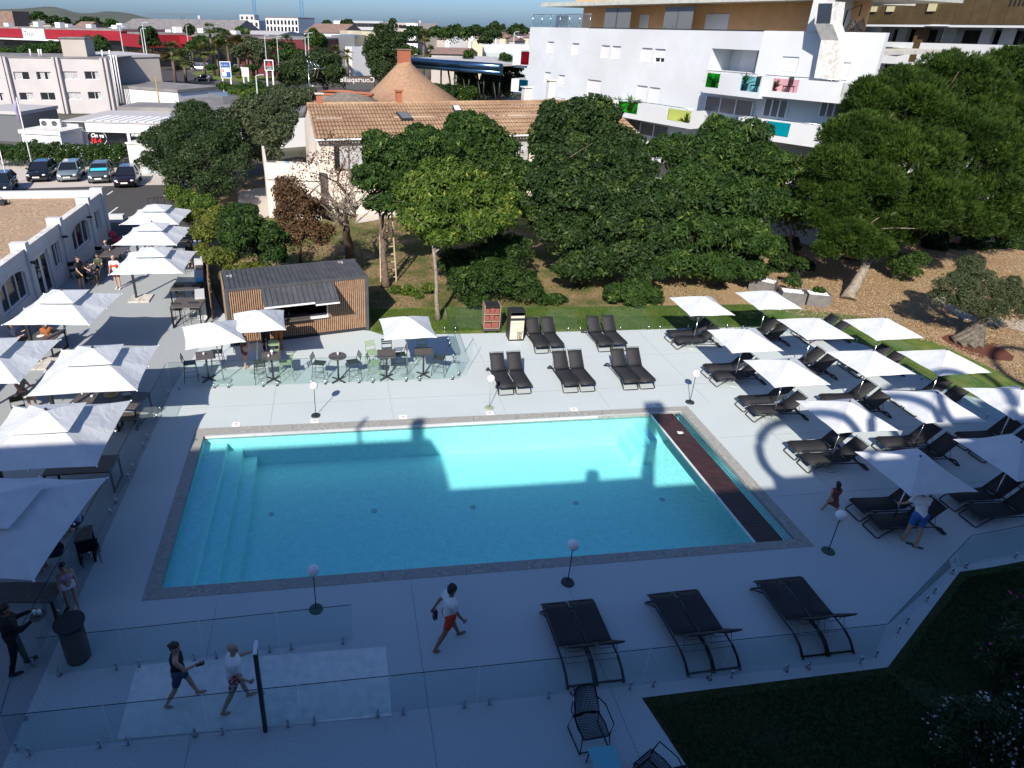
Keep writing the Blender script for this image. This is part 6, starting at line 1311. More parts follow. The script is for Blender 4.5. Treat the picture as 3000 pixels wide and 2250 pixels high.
make_car('black', 'black hatchback parked furthest left on the gravel, nose to viewer', cat_(128, 522), FR-.1, (.012, .013, .015)); make_car('silver', 'silver blue hatchback parked second on the gravel', cat_(212, 522), FR-.06, (.22, .28, .31)); make_car('grey', 'dark grey hatchback with bright blue windscreen shade', cat_(300, 526), FR-.05, (.10, .12, .13), screen='shade_blue'); make_car('plum', 'dark plum hatchback parked nearest the asphalt, beside the bin', cat_(378, 538), FR-.1, (.022, .012, .02))
make_car('left', 'dark car glimpsed at the left edge behind the wing roof', cat_(10, 560), FR, (.02, .03, .03))
make_car('van', 'white van driving on the road by the palms', cat_(588, 206), R(85), (.6, .62, .65), 5, van=True, group='vehicles on the far road'); make_car('road', 'black car on the road below the white van', cat_(597, 238), R(85), (.02, .02, .02), group='vehicles on the far road'); make_car('white', 'white car passing behind the blue billboard', cat_(703, 205), R(-80), (.6, .6, .6), group='vehicles on the far road')
# ---------- bins, flag poles, lamp posts ----------
p = G(395, 500); t = thing('wheelie_bin', 'black wheeled rubbish bin behind the plum car', 'bin', p); m = MB(); m.hexa([(p.x-.5, p.y-.4, .08), (p.x+.5, p.y-.4, .08), (p.x+.5, p.y+.4, .08), (p.x-.5, p.y+.4, .08), (p.x-.62, p.y-.5, 1.1), (p.x+.62, p.y-.5, 1.1), (p.x+.62, p.y+.5, 1.1), (p.x-.62, p.y+.5, 1.1)]); m.build('body', 'charcoal', t); MB().box(p.x, p.y, 1.1, 1.3, 1.1, .12).build('lid', 'charcoal', t, bevel=.03)
p = G(412, 503); t = thing('round_bin', 'large round white topped container beside the grey service door', 'bin', p); MB().tube([(p.x+.1, p.y-.2, 0), (p.x, p.y, 1.1)], .55, 16).build('drum', 'black_metal', t); MB().tube([(p.x, p.y, 1.1), (p.x-.02, p.y+.04, 1.14)], .5, 16).build('lid', 'white_paint', t)
def pole(base, ty, r, lab, m='white_paint', name='flag_pole', cat_n='pole', grp=None, z=None):
    p = G(*base); h = z or HT(base, ty); t = thing(name, lab, cat_n, p, 0, grp); MB().tube([(p.x, p.y, 0), (p.x, p.y, h)], [r, r*.6], 8).build('mast', m, t); MB().cyl(p.x, p.y, 0, .08, r*2.4, n=8).build('foot', 'concrete_pale', t); return t, p, h
t, p, h = pole((100, 508), 285, .06, 'white flag pole with a furled lilac flag, right of the two by the hedge'); mat('lilac', (.30, .24, .45), .7); MB().tube([(p.x-.05, p.y, h-.2), (p.x-.25, p.y, h-1.0), (p.x-.12, p.y, h-2.1)], [.05, .16, .05], 8).build('flag', 'lilac', t)
pole((24, 540), 415, .06, 'white flag pole left of the two by the hedge'); pole((493, 540), 470, .05, 'short white post among the shrubs by the car park', name='post')
t, p, h = pole((478, 380), 262, .12, 'yellow ochre round topped post beside the olive like tree', mat('ochre', (.34, .22, .05), .6), 'post', z=6.2)
def lampost(px, pyb, pyt, d_, lab, arm=0):
    b = DP(px, pyb, d_); tp = DP(px, pyt, d_); t = thing('lamp_post', lab, 'lamp post', (b.x, b.y, 0), 0, 'lamp posts along the far roads')
    MB().tube([(b.x, b.y, 0), (b.x, b.y, tp.z)], [.11, .06], 8).build('column', 'grey_base', t)
    MB().tube([(b.x, b.y, tp.z), (b.x+.5+arm, b.y, tp.z+.15+arm*.3)], .06, 6).build('arm', 'grey_base', t); MB().box(b.x+.6+arm, b.y, tp.z+.08+arm*.3, .5, .25, .1).build('head', 'grey_base', t)
for a in [(368, 190, 80, 110, 'tall lamp post left of the long red building end'), (434, 185, 68, 105, 'tall lamp post with twin, left one before the red building'), (426, 180, 85, 108, 'tall lamp post with twin, right one before the red building'), (553, 140, 75, 190, 'lamp post over the red building by the palms'), (780, 170, 105, 130, 'pale lamp post left of the palm group'), (815, 165, 108, 135, 'pale lamp post in the palm group'), (906, 165, 98, 120, 'slim white mast in front of the round pine'), (1323, 295, 230, 90, 'white lamp post right of the cone roof'), (1503, 150, 95, 120, 'slim pole left of the white apartment building'), (757, 308, 220, 72, 'slim white pole in the hedge before the billboards'), (895, 140, 110, 125, 'thin post by the second palm group')]: lampost(*a)
pole_ = None
# ---------- far building helper ----------
def fb(lab, x0, y0, x1, y1, d0, d1, dep, m, rows=0, cols=0, name='building', zb=0, wm='window_dark', wh=1.3, ww=1.1, roof=None, z_top=None, floor_h=2.9, gap=.9, group=None, pitch=0, cat_n='building', rm='dirty_white', split=None):
    P0, P1 = DP(x0, y0, d0), DP(x1, y1, d1); zt = z_top or (P0.z+P1.z)/2; t = thing(name, lab, cat_n, (P0.x, P0.y, 0), 0, group); F = Facade(P0, P1)
    b = MB(); F.box(b, 0, F.L, zb, zt, -dep, 0); b.build('wall', m, t)
    if pitch:
        b = MB(); b.hexa([F.pt(-.4, zt+.002, .5), F.pt(F.L+.4, zt+.002, .5), F.pt(F.L+.4, zt+.002, -dep-.5), F.pt(-.4, zt+.002, -dep-.5), F.pt(-.4, zt+pitch, -dep/2+.1), F.pt(F.L+.4, zt+pitch, -dep/2+.1), F.pt(F.L+.4, zt+pitch, -dep/2-.1), F.pt(-.4, zt+pitch, -dep/2-.1)]); b.build('roof', rm, t)
    elif roof: b = MB(); F.box(b, -.15, F.L+.15, zt+.002, zt+.35, -dep-.1, .15); b.build('roof_edge', roof, t)
    for r_ in range(rows):
        for c_ in range(cols):
            u = F.L*(c_+.5)/cols; z = zt-gap-wh-r_*floor_h
            if z < zb+.3: continue
            w_ = MB(); F.box(w_, u-ww/2, u+ww/2, z, z+wh, .003, .05); w_.build('window', wm, t)
    return t, F, zt
mat('red_clad', (.30, .012, .022), .5, alt=(.24, .010, .018), ns=.3); mat('dark_red', (.11, .010, .018), .6); mat('beige_wall', (.44, .40, .36), .85, alt=(.38, .35, .31), ns=.3); mat('pink_grey', (.50, .47, .47), .85, alt=(.44, .42, .42), ns=.4); mat('grey_roof', (.16, .15, .15), .8, alt=(.24, .23, .22), ns=.5); mat('brown_roof', (.26, .17, .13), .9, alt=(.18, .12, .10), ns=.7); mat('far_white', (.70, .70, .70), .8); mat('cream_clad', (.55, .50, .36), .8); mat('pale_roof', (.45, .44, .43), .7)
# grey hotel with projecting piers (left middle)
P0, P1 = DP(-150, 168, 93), DP(322, 170, 93.5); t = thing('grey_hotel', 'pale grey three storey hotel with slim piers and curtained windows at the left', 'hotel', (P0.x, P0.y, 0)); F = Facade(P0, P1); HO = []
ZH = 7.35
def hw_(x0, x1, y0, y1): return F.rect(x0, y0, x1, y1)
H1 = [hw_(*r) for r in [(38, 88, 210, 234), (105, 153, 210, 234), (184, 230, 209, 233), (246, 291, 209, 233), (-40, 4, 210, 234), (55, 101, 271, 294), (117, 164, 271, 294), (194, 240, 270, 292), (256, 299, 269, 291), (-20, 16, 272, 296)]]
b = MB(); F.wall(b, 0, F.L, 0, ZH, H1, .35); b.build('wall', 'pink_grey', t)
for h in H1: F.window(h, t, rec=-.2, mull=1, curt=True)
for x in (-55, 12, 22, 163, 174, 303, 315): u, _ = F.px(x, 190); b = MB(); F.box(b, u-.18, u+.12, 0, ZH+.15, .003, .55); b.build('pier', 'pink_grey', t)
b = MB(); F.box(b, 0, F.L, ZH, ZH+.12, -12, .1); b.build('roof_slab', 'grey_roof', t)
for r_ in ((60, 150), (184, 296)): 
    a, _ = F.px(r_[0]-40, 170); e, _ = F.px(r_[1], 170)
u0, _ = F.px(183, 150, -3); u1, _ = F.px(253, 150, -3); b = MB(); F.box(b, u0, u1, ZH+.121, ZH+2.5, -6, -3); b.build('lift_housing', 'beige_wall', t); b = MB(); F.box(b, u0-.15, u1+.15, ZH+2.501, ZH+2.65, -6.2, -2.8); b.build('housing_cap', 'grey_roof', t)
for x in (90, 115, 122, 300, 322): u, _ = F.px(x, 160, -1); b = MB(); b.tube([F.pt(u, ZH+.12, -1), F.pt(u, ZH+1.1, -1)], .12, 8); b.build('roof_vent', 'far_white', t)
fb('blind beige block standing right of the grey hotel', 328, 168, 466, 170, 99, 104, 14, 'beige_wall', roof='pale_roof', z_top=7.2)
p = DP(333, 168, 93.6); q = DP(333, 260, 93.6)
for k in range(3): tag(MB().tube([(p.x+k*.35-.3, p.y-.3, 1.5), (p.x+k*.35-.3, p.y-.3, 7.9)], .09, 8).build('flue_pipe', 'far_white'), ['white flue pipe left of three between hotel and beige block', 'white flue pipe in the middle of three by the beige block', 'white flue pipe right of three by the beige block'][k], 'pipe', 'flue pipes')
# restaurant building
P0, P1 = DP(182, 352, 66), DP(470, 345, 65); t = thing('restaurant_building', 'low restaurant with white fascia, dark glazing and hand lettered sign', 'restaurant', (P0.x, P0.y, 0)); F = Facade(P0, P1)
u0, zt = F.px(247, 358); _, zb = F.px(247, 386); ue, _ = F.px(470, 380)
b = MB(); F.box(b, u0, F.L, zb, zt, -1.0, .0); b.build('fascia', 'far_white', t); _, zl = F.px(247, 425)
b = MB(); F.box(b, u0, F.L, 0, zb-.001, -.3, -.16); b.build('glazing', 'window_dark', t); b = MB(); F.box(b, u0-.7, u0, 0, zb, -.6, 0); F.box(b, 0, u0-.7, 0, zt-.2, -6, 0); b.build('wall', 'far_white', t)
um, _ = F.px(378, 400, -.1); b = MB(); F.box(b, um-.15, um+.15, 0, zb, -.3, 0); b.build('column', 'far_white', t)
b = MB(); F.box(b, 0, F.L, zt+.002, zt+.1, -9, .1); b.build('roof', 'pale_roof', t)
b = MB()
for k in range(9): F.box(b, u0+k*(F.L-u0)/9+.1, u0+(k+1)*(F.L-u0)/9-.1, zt+.103, zt+.15, -4.5, -.3)
b.build('roof_panels', 'far_white', t)
b = MB(); F.box(b, 1, F.L-1, zt-.1+.202, zt+.5, -14, -9); b.build('rear_roof', 'grey_roof', t)
o = F.pt(F.px(266, 402, -.1)[0], F.px(266, 402, -.1)[1], -.13); text('sign_lettering', 'On va', .55, 'far_white', t, o, F.u, (0, 0, 1), .01, .2, bold=.02)
mat('sign_red', (.75, .02, .02), .5); o = F.pt(F.px(266, 418, -.1)[0], F.px(266, 418, -.1)[1], -.13); text('sign_lettering', '16 4', .62, 'sign_red', t, o, F.u, (0, 0, 1), .01, .1, bold=.03)
o = F.pt(F.px(384, 399, -.1)[0], F.px(384, 399, -.1)[1], -.13); text('sign_lettering', 'ResTau', .66, 'far_white', t, o, F.u, (0, 0, 1), .01, .2, bold=.02)
c = F.pt(F.px(284, 404, -.1)[0], F.px(284, 404, -.1)[1], -.13); b = MB(); b.tube([c+F.u*(1.0*math.cos(a))+Vector((0, 0, .78*math.sin(a))) for a in [i*math.pi/12 for i in range(24)] if 1], .03, 5, True); b.build('sign_ring', 'far_white', t)
# left annexe with air conditioners
fb('white low annexe with rendered walls left of the restaurant', 58, 376, 172, 376, 64, 63, 3, 'far_white', roof='dirty_white', z_top=2.35)
for k, x in enumerate((135, 165)):
    q = DP(x, 365, 65.5); q.z = 2.7; tt = thing('air_conditioner', ['white air conditioning unit left on the annexe roof', 'white air conditioning unit right on the annexe roof'][k], 'air conditioner', q, 0, 'air conditioning units'); MB().box(q.x, q.y, 2.7, .9, .4, .75).build('case', 'far_white', tt); MB().tube([(q.x-.1, q.y-.205, 3.08), (q.x-.1, q.y-.22, 3.08)], .27, 14).build('fan_grille', 'dark_steel', tt)
fb('dark glazed entrance block with canopy under the grey hotel', -90, 325, 58, 322, 73, 72, 6, 'window_grey', roof='pale_roof', z_top=2.9)
fb('flat dark roofed white building with a grey box, right of the restaurant', 545, 300, 690, 308, 84, 68, 12, 'far_white', roof='grey_roof', z_top=3.2)
fb('small grey roof box on the flat dark roofed building', 610, 270, 652, 275, 82, 78, 3, 'window_grey', z_top=4.4, zb=3.56)
fb('long low roof with pale parapet behind the restaurant', 330, 262, 520, 268, 98, 92, 8, 'far_white', roof='grey_roof', z_top=3.4)
# service block with grey door
P0, P1 = G(385, 505), G(476, 512); P0.z = P1.z = 0; t = thing('service_block', 'stained white service block with a pale grey double door', 'shed', P0); F = Facade(P0, P1); b = MB(); F.box(b, 0, F.L, 0, 2.5, -3, 0); b.build('wall', 'dirty_white', t); b = MB(); u0, _ = F.px(428, 490); u1, _ = F.px(468, 490); F.box(b, u0, u1, 0, 2.05, .003, .06); d_ = b.build('door', 'grey_base', t); b = MB(); F.box(b, u0+.1, u0+.2, .95, 1.1, .061, .1); o = b.build('handle', 'black_metal', t); o.parent = d_
b = MB(); F.box(b, -.1, F.L+.1, 2.502, 2.62, -3.1, .1); b.build('roof_edge', 'dirty_white', t)
# long red retail building
for k, (x0, y0, x1, y1, d0, d1, zb_, zt_, l) in enumerate([(-60, 78, 350, 96, 232, 205, 6.5, 9.2, 'long low retail building clad in bright red, left part with a white banner'), (350, 98, 412, 102, 203, 190, 5.2, 8.6, 'taller bright red block projecting from the long red retail building'), (412, 103, 620, 106, 205, 190, 6.1, 8.2, 'long red retail building, right part running behind the palms')]):
    P0, P1 = DP(x0, y0, d0), DP(x1, y1, d1); t = thing('retail_building', l, 'shop building', (P0.x, P0.y, 0)); F = Facade(P0, P1); b = MB(); F.box(b, 0, F.L, zb_, zt_, -30, 0); b.build('red_fascia', 'red_clad', t); b = MB(); F.box(b, 0, F.L, 0, zb_, -30, -2); b.build('shop_front', 'window_dark', t); b = MB(); F.box(b, 1, F.L-1, zt_+.002, zt_+.5, -28, -2); b.build('roof', 'grey_roof', t)
    for j in range(int(F.L/9)):
        b = MB(); F.box(b, 3+j*9, 5.5+j*9, zt_+.503, zt_+1.6+.5*(j % 2), -9-(j % 3)*5, -7-(j % 3)*5); b.build('roof_unit', 'far_white', t)
    if k == 0:
        u0, _ = F.px(66, 90); u1, _ = F.px(130, 92); b = MB(); F.box(b, u0, u1, 6.3, 9.3, .02, .2); b.build('banner', 'far_white', t); text('banner_lettering', 'Tous', 2.4, 'bottle_green', t, F.pt(u0+.6, 6.9, .22), F.u, (0, 0, 1), .02, .2)
        b = MB(); F.box(b, u0-14, u0+18, 5.8, 6.25, -.5, .8); b.build('canopy', 'far_white', t)
fb('dark red windowless shed behind the palm groups', 700, 104, 945, 104, 165, 160, 25, 'dark_red', roof='grey_roof', z_top=8.6)
# rows of warehouses, villas, apartment blocks on the horizon
fb('long grey roofed warehouse with cream gable, far left', 340, 78, 680, 80, 300, 290, 30, 'beige_wall', rows=0, z_top=8.4, pitch=4.6, rm='grey_roof')
fb('small cream gabled house among far trees, left', 205, 72, 245, 72, 280, 278, 14, 'cream_clad', z_top=8.5, pitch=3.0, rm='brown_roof'); fb('grey roofed far villa behind the red building', 85, 62, 150, 64, 300, 298, 14, 'cream_clad', z_top=10, pitch=2.2, rm='grey_roof')
fb('brown flat building at the far left edge', -30, 38, 36, 40, 330, 330, 16, 'brown_roof', z_top=15.5)
fb('white far apartment block with terraces beside the left blue crane', 675, 64, 758, 66, 330, 330, 18, 'far_white', 3, 6, z_top=13.0, ww=1.2, wh=1.9); fb('upper stepped storey of the white apartment block by the left crane', 702, 52, 745, 54, 332, 332, 10, 'pale_roof', 1, 3, z_top=15.6, zb=13.02)
fb('white far apartment block with dark balconies between the blue cranes', 778, 57, 873, 58, 330, 325, 18, 'far_white', 3, 9, z_top=14.2, ww=1.2, wh=2.0, roof='brown_roof')
fb('long white far apartment block with balconies, centre of the horizon', 1035, 62, 1122, 66, 300, 310, 16, 'far_white', 4, 8, z_top=13.4, ww=2.0, wh=1.5); fb('beige far apartment block joined to the long white one', 1122, 67, 1215, 68, 312, 300, 16, 'beige_wall', 4, 8, z_top=12.9, ww=2.2, wh=1.4); fb('white striped far office block right of the beige one', 1190, 70, 1224, 71, 290, 290, 14, 'far_white', 3, 2, z_top=12.6, ww=7, wh=1.1)
fb('white gabled far warehouse under the right crane', 890, 76, 1000, 80, 260, 255, 20, 'far_white', z_top=8.9, pitch=3.2, rm='brown_roof'); fb('white windowed building below the horizon, centre left', 955, 97, 1002, 100, 190, 180, 10, 'far_white', 1, 2, z_top=9.2, ww=1.3, wh=1.6); fb('stepped lower white block below the windowed one', 975, 120, 1030, 126, 172, 168, 8, 'far_white', z_top=7.0)
fb('cream and dark grey clad shed, side towards the viewer', 995, 85, 1060, 88, 200, 180, 4, 'cream_clad', z_top=10.4); fb('tall dark ribbed metal shed behind the dark conifer', 1038, 92, 1130, 88, 168, 210, 6, 'window_grey', z_top=9.6)
fb('pale low roofs left of the dark red shed', 640, 92, 800, 96, 215, 210, 25, 'pale_roof', z_top=8.3, pitch=1.4, rm='pale_roof')
fb('wide white and blue supermarket at the right horizon', 1380, 118, 1560, 124, 165, 160, 20, 'far_white', z_top=7.9); fb('pale blue wall panel of the white supermarket', 1400, 132, 1560, 136, 164, 159, .5, 'grey_base', z_top=6.4)
fb('brick red low roof in front of the white supermarket', 1265, 126, 1360, 128, 150, 148, 12, 'beige_wall', z_top=6.4, pitch=1.2, rm='brown_roof'); fb('small cream stair tower on the supermarket roof', 1384, 118, 1415, 120, 158, 158, 5, 'cream_clad', z_top=9.0)
for k in range(14):
    x = 1235+k*23; fb('distant pale house number of rooftops right of centre, row'.replace('number of rooftops', ['low', 'gabled', 'squat', 'narrow', 'wide', 'small', 'bright'][k % 7]+' block')+', %s trees' % ['before', 'behind', 'among', 'left of', 'right of', 'between', 'near', 'beyond', 'beside', 'under', 'amid', 'past', 'above', 'by'][k], x, 84+3*(k % 3), x+14+4*(k % 3), 84+3*(k % 3), 340-14*(k % 4), 338-14*(k % 4), 10, ['far_white', 'cream_clad', 'beige_wall'][k % 3], z_top=8.2-(k % 3), pitch=1.4, rm='brown_roof', group='distant low houses on the right horizon')
# curved canopy building (showroom) right of cone roof
P0, P1 = DP(1205, 158, 92), DP(1470, 172, 80); t = thing('showroom_canopy', 'long grey canopy roof with shiny blue metal edge on raking columns', 'canopy', (P0.x, P0.y, 0)); F = Facade(P0, P1); z0 = 7.9; mat('blue_metal', (.08, .16, .26), .2, .9)
b = MB(); F.box(b, 0, F.L, z0, z0+.25, -14, -.2); b.build('roof', 'pale_roof', t); b = MB(); b.tube([F.pt(-.3, z0-.1, 0), F.pt(F.L, z0-.1, 0)], .42, 12); b.tube([F.pt(-.3, z0-.75, -.1), F.pt(F.L, z0-.75, -.1)], .3, 12); b.build('metal_edge', 'blue_metal', t)
for k in range(9): u = F.L*(.30+.08*k); b = MB(); b.tube([F.pt(u, z0-.9, -1), F.pt(u+1.0*(1 if k % 2 else -1), 0, -2)], .12, 8); b.build('column', 'black_metal', t)
b = MB(); F.box(b, F.L*.5, F.L, 0, 3.4, -9, -6); b.build('rear_wall', 'far_white', t)
# cone roof restaurant
cb = DP(1190, 285, 86); cx_, cy_ = cb.x, cb.y; t = thing('cone_restaurant', 'restaurant with a tall tan conical roof and brick chimney', 'restaurant', (cx_, cy_, 0)); mat('tan_thatch', (.36, .225, .14), .9, alt=(.28, .17, .10), ns=3, bump=.4, bs=20)
mat('slate_old', (.13, .11, .095), .9, alt=(.20, .17, .14), ns=2, bump=.4)
n = 40; MB().tube([(cx_, cy_, 3.0), (cx_, cy_, 3.12), (cx_-.2, cy_, 5.5), (cx_-.25, cy_, 7.65), (cx_-.3, cy_, 8.0)], [6.7, 6.65, 3.5, 1.1, .95], n).build('cone_roof', 'tan_thatch', t)
MB().tube([(cx_, cy_, 0), (cx_, cy_, 3.0)], 5.9, 32).build('wall', 'cream_render', t); b = MB(); b.box(cx_-.3, cy_, 7.8, 1.3, 1.3, 1.6, .3); b.build('chimney', 'brick_red', t); MB().box(cx_-.3, cy_, 9.402, 1.45, 1.5, .12, .3).build('chimney_cap', 'brown_roof', t)
c2 = DP(1035, 295, 80); t = thing('low_cone_roof', 'low dark slate cone roof with open top left of the tan cone', 'roof', (c2.x, c2.y, 0)); MB().tube([(c2.x, c2.y, 0), (c2.x, c2.y, 2.6), (c2.x, c2.y, 2.7)], [3.9, 3.9, 4.6], 32).build('wall', 'cream_render', t); b = MB(); b.tube([(c2.x, c2.y, 2.72), (c2.x+.3, c2.y+.3, 4.6)], [4.7, 2.1], 36, caps=False); b.build('slate_roof', 'slate_old', t); MB().tube([(c2.x+.3+2.1*math.cos(a), c2.y+.3+2.1*math.sin(a), 4.62) for a in [i*math.pi/14 for i in range(28)]], .16, 6, True).build('tile_rim', 'brick_red', t)
c3 = DP(985, 275, 86); t = thing('hollow_cone_roof', 'second hollow slate cone roof furthest left with a tiled rim', 'roof', (c3.x, c3.y, 0)); b = MB(); b.tube([(c3.x, c3.y, 2.2), (c3.x, c3.y, 4.2)], [3.6, 2.4], 36, caps=False); b.build('slate_roof', 'slate_old', t); MB().tube([(c3.x+2.4*math.cos(a), c3.y+2.4*math.sin(a), 4.22) for a in [i*math.pi/14 for i in range(28)]], .16, 6, True).build('tile_rim', 'brick_red', t); MB().cyl(c3.x, c3.y, 0, 2.2, 3.2, n=24).build('wall', 'cream_render', t)
# mirrored sign seen from behind
sg = DP(1012, 240, 92); sg2 = DP(1098, 236, 92); t = thing('rear_sign', 'roadside restaurant name sign seen from behind so letters read backwards', 'sign', (sg.x, sg.y, 0)); uu = (sg2-sg); uu.z = 0
b = MB(); b.bar((sg.x, sg.y+.05, sg.z+.25), (sg2.x, sg2.y+.05, sg.z+.25), .08, .9); b.build('panel', 'dark_wood', t); text('lettering', 'Courtepaille', .95, 'far_white', t, (sg2.x, sg2.y-.05, sg.z), uu, (0, 0, 1), .01, 0, True, 'LEFT')
for q in (sg, sg2): MB().tube([(q.x, q.y+.1, 0), (q.x, q.y+.1, sg.z)], .07).build('post', 'black_metal', t)
# billboards
def board(x0, y0, x1, y1, d_, yb, lab, m, fr='far_white', name='billboard'):
    a, b_ = DP(x0, y1, d_), DP(x1, y1, d_); tp = DP(x0, y0, d_).z; t = thing(name, lab, 'billboard', (a.x, a.y, 0)); F = Facade(a, b_); b = MB(); F.box(b, 0, F.L, a.z, tp, -.15, 0); b.build('panel', m, t); b = MB()
    for (u0, u1, z0, z1) in ((-.12, 0, a.z-.12, tp+.12), (F.L, F.L+.12, a.z-.12, tp+.12), (0, F.L, tp, tp+.12), (0, F.L, a.z-.12, a.z)): F.box(b, u0, u1, z0, z1, -.18, .06)
    b.build('frame', fr, t)
    for u in (.1, F.L-.1): b = MB(); b.tube([F.pt(u, 0, -.1), F.pt(u, a.z, -.1)], .12, 8); b.build('post', 'far_white', t)
    return t, F, a.z, tp
mat('bill_blue', (.02, .10, .32), .4)
t, F, z0, z1 = board(650, 181, 677, 227, 120, 0, 'blue and white roadside billboard on two posts behind the hedge', 'bill_blue'); b = MB(); F.box(b, .12, F.L-.12, z0+.2, z1-.9, .003, .03); b.build('white_field', 'far_white', t); b = MB(); F.box(b, .9, F.L-.13, z0+.21, z0+.95, .031, .04); b.build('blue_patch', 'bill_blue', t); b = MB(); F.box(b, .25, .5, z1-1.6, z1-1.2, .031, .04); b.build('red_patch', 'sign_red', t)
text('title', 'Bd. Alain', .34, 'far_white', t, F.pt(.1, z1-.6, .03), F.u, (0, 0, 1), .01)
t, F, z0, z1 = board(778, 177, 800, 204, 98, 0, 'black sign with a red triangle and white words on a tall white double post', 'charcoal'); b = MB(); b.add([F.pt(.2, z0+.55, .02), F.pt(F.L-.2, z0+.55, .02), F.pt(F.L*.5, z1-.12, .02)], [(0, 1, 2)]); b.build('red_triangle', 'sign_red', t); text('title', 'courte', .3, 'far_white', t, F.pt(.12, z0+.32, .03), F.u, (0, 0, 1), .01); text('title', 'paille', .3, 'far_white', t, F.pt(.3, z0+.08, .03), F.u, (0, 0, 1), .01)
t, F, z0, z1 = board(711, 199, 728, 222, 118, 0, 'small white direction sign stack right of the blue billboard', 'far_white', name='direction_sign')
for k in range(3): b = MB(); F.box(b, .0, F.L, z0+.3+k*.4, z0+.34+k*.4, .003, .02); b.build('divider', 'dark_steel', t)
# cranes
def crane(px, py0, py1, d_, w, m, lab, jib=None, zt=None):
    b_ = DP(px, py1, d_); zt = zt or DP(px, py0, d_).z; t = thing('tower_crane', lab, 'crane', (b_.x, b_.y, 0)); mb = MB()
    for a in (-1, 1):
        for c_ in (-1, 1): mb.bar((b_.x+a*w, b_.y+c_*w, 0), (b_.x+a*w, b_.y+c_*w, zt), w*.3, w*.3)
    n = int(zt/(w*2.6))
    for k in range(n):
        z = zt*k/n; z2 = zt*(k+1)/n; s = 1 if k % 2 else -1
        mb.bar((b_.x-s*w, b_.y-w, z), (b_.x+s*w, b_.y-w, z2), w*.2, w*.2); mb.bar((b_.x-w, b_.y-w, z2), (b_.x+w, b_.y-w, z2), w*.2, w*.2)
    mb.build('mast', m, t)
    if jib:
        (x0, x1, yj) = jib; a, e = DP(x0, yj, d_), DP(x1, yj, d_); z = zt; h = w*1.6; mb = MB(); mb.bar((a.x, a.y, z), (e.x, e.y, z), w*.35, w*.35); mb.bar((a.x, a.y, z+h), (e.x, e.y, z+h), w*.35, w*.35); n = 24; A_, E_ = Vector((a.x, a.y, z)), Vector((e.x, e.y, z))
        for k in range(n): mb.bar(A_.lerp(E_, k/n)+Vector((0, 0, h*(k % 2))), A_.lerp(E_, (k+1)/n)+Vector((0, 0, h*((k+1) % 2))), w*.25, w*.25)
        mb.build('jib', m, t); MB().box(e.x, e.y, z-2*w, 2*w, 2*w, 2.5*w).build('counterweight', 'pale_roof', t)
mat('crane_blue', (.03, .16, .30), .5); mat('crane_grey', (.10, .13, .18), .6)
crane(748, 0, 60, 420, .75, 'crane_blue', 'blue lattice crane mast left, rising out of the picture', zt=45); crane(887, 6, 82, 400, .85, 'crane_blue', 'blue lattice crane mast centre with a red jib at the very top', zt=27)
crane(537, 46, 62, 700, 1.3, 'crane_grey', 'distant grey crane with a long horizontal jib, left of centre', (432, 582, 40), zt=17); crane(1222, 62, 70, 800, 1.1, 'crane_grey', 'small distant pale crane right of centre', (1200, 1230, 60), zt=16)
q = DP(887, 4, 400); mb = MB(); mb.bar((q.x-8, q.y, 27), (q.x+10, q.y, 27.3), 1.2, 1.2); t_ = [o for o in C.objects if o.name.startswith('tower_crane')][1]; mb.build('red_jib', 'sign_red', t_)
# ---------- palms ----------
def palm(base, h, r, lab, nf=34, tr=.22):
    t = thing('palm_tree', lab, 'palm tree', base, 0, 'palm trees along the far road'); b = Vector(base); m = MB(); m.tube([b, b+Vector((.1, 0, h*.5)), b+Vector((0, 0, h))], [tr*1.25, tr, tr*1.1], 8); m.build('trunk', 'bark', t)
    v = []; rg = random.Random(int(h*100+base[0])); m = MB(); top = b+Vector((0, 0, h))
    for k in range(nf):
        a = rg.uniform(0, 6.28); e = rg.uniform(-.7, 1.3); L = r*rg.uniform(.8, 1.1); d = Vector((math.cos(a)*math.cos(e), math.sin(a)*math.cos(e), math.sin(e))); s = Vector((-math.sin(a), math.cos(a), 0)); c0 = top+d*L*.45
        for j in range(9):
            w_ = (j-4)/4*.95; dd = (d*math.cos(w_)+s*math.sin(w_)); q = c0+dd*L*.55+Vector((0, 0, -.12*L)); ww = d.cross(s)*.02+s*.035*r
            m.add([c0-ww*.4, c0+ww*.4, c0.lerp(q, .6)+ww, q, c0.lerp(q, .6)-ww], [(0, 1, 2, 3, 4)])
        m.add([top-s*.02, top+s*.02, c0+s*.02, c0-s*.02], [(0, 1, 2, 3)])
    o = m.build('fronds', 'palm_leaf', t); at = o.data.attributes.new('rnd', 'FLOAT', 'FACE'); at.data.foreach_set('value', [rg.random() for _ in o.data.polygons]); return t
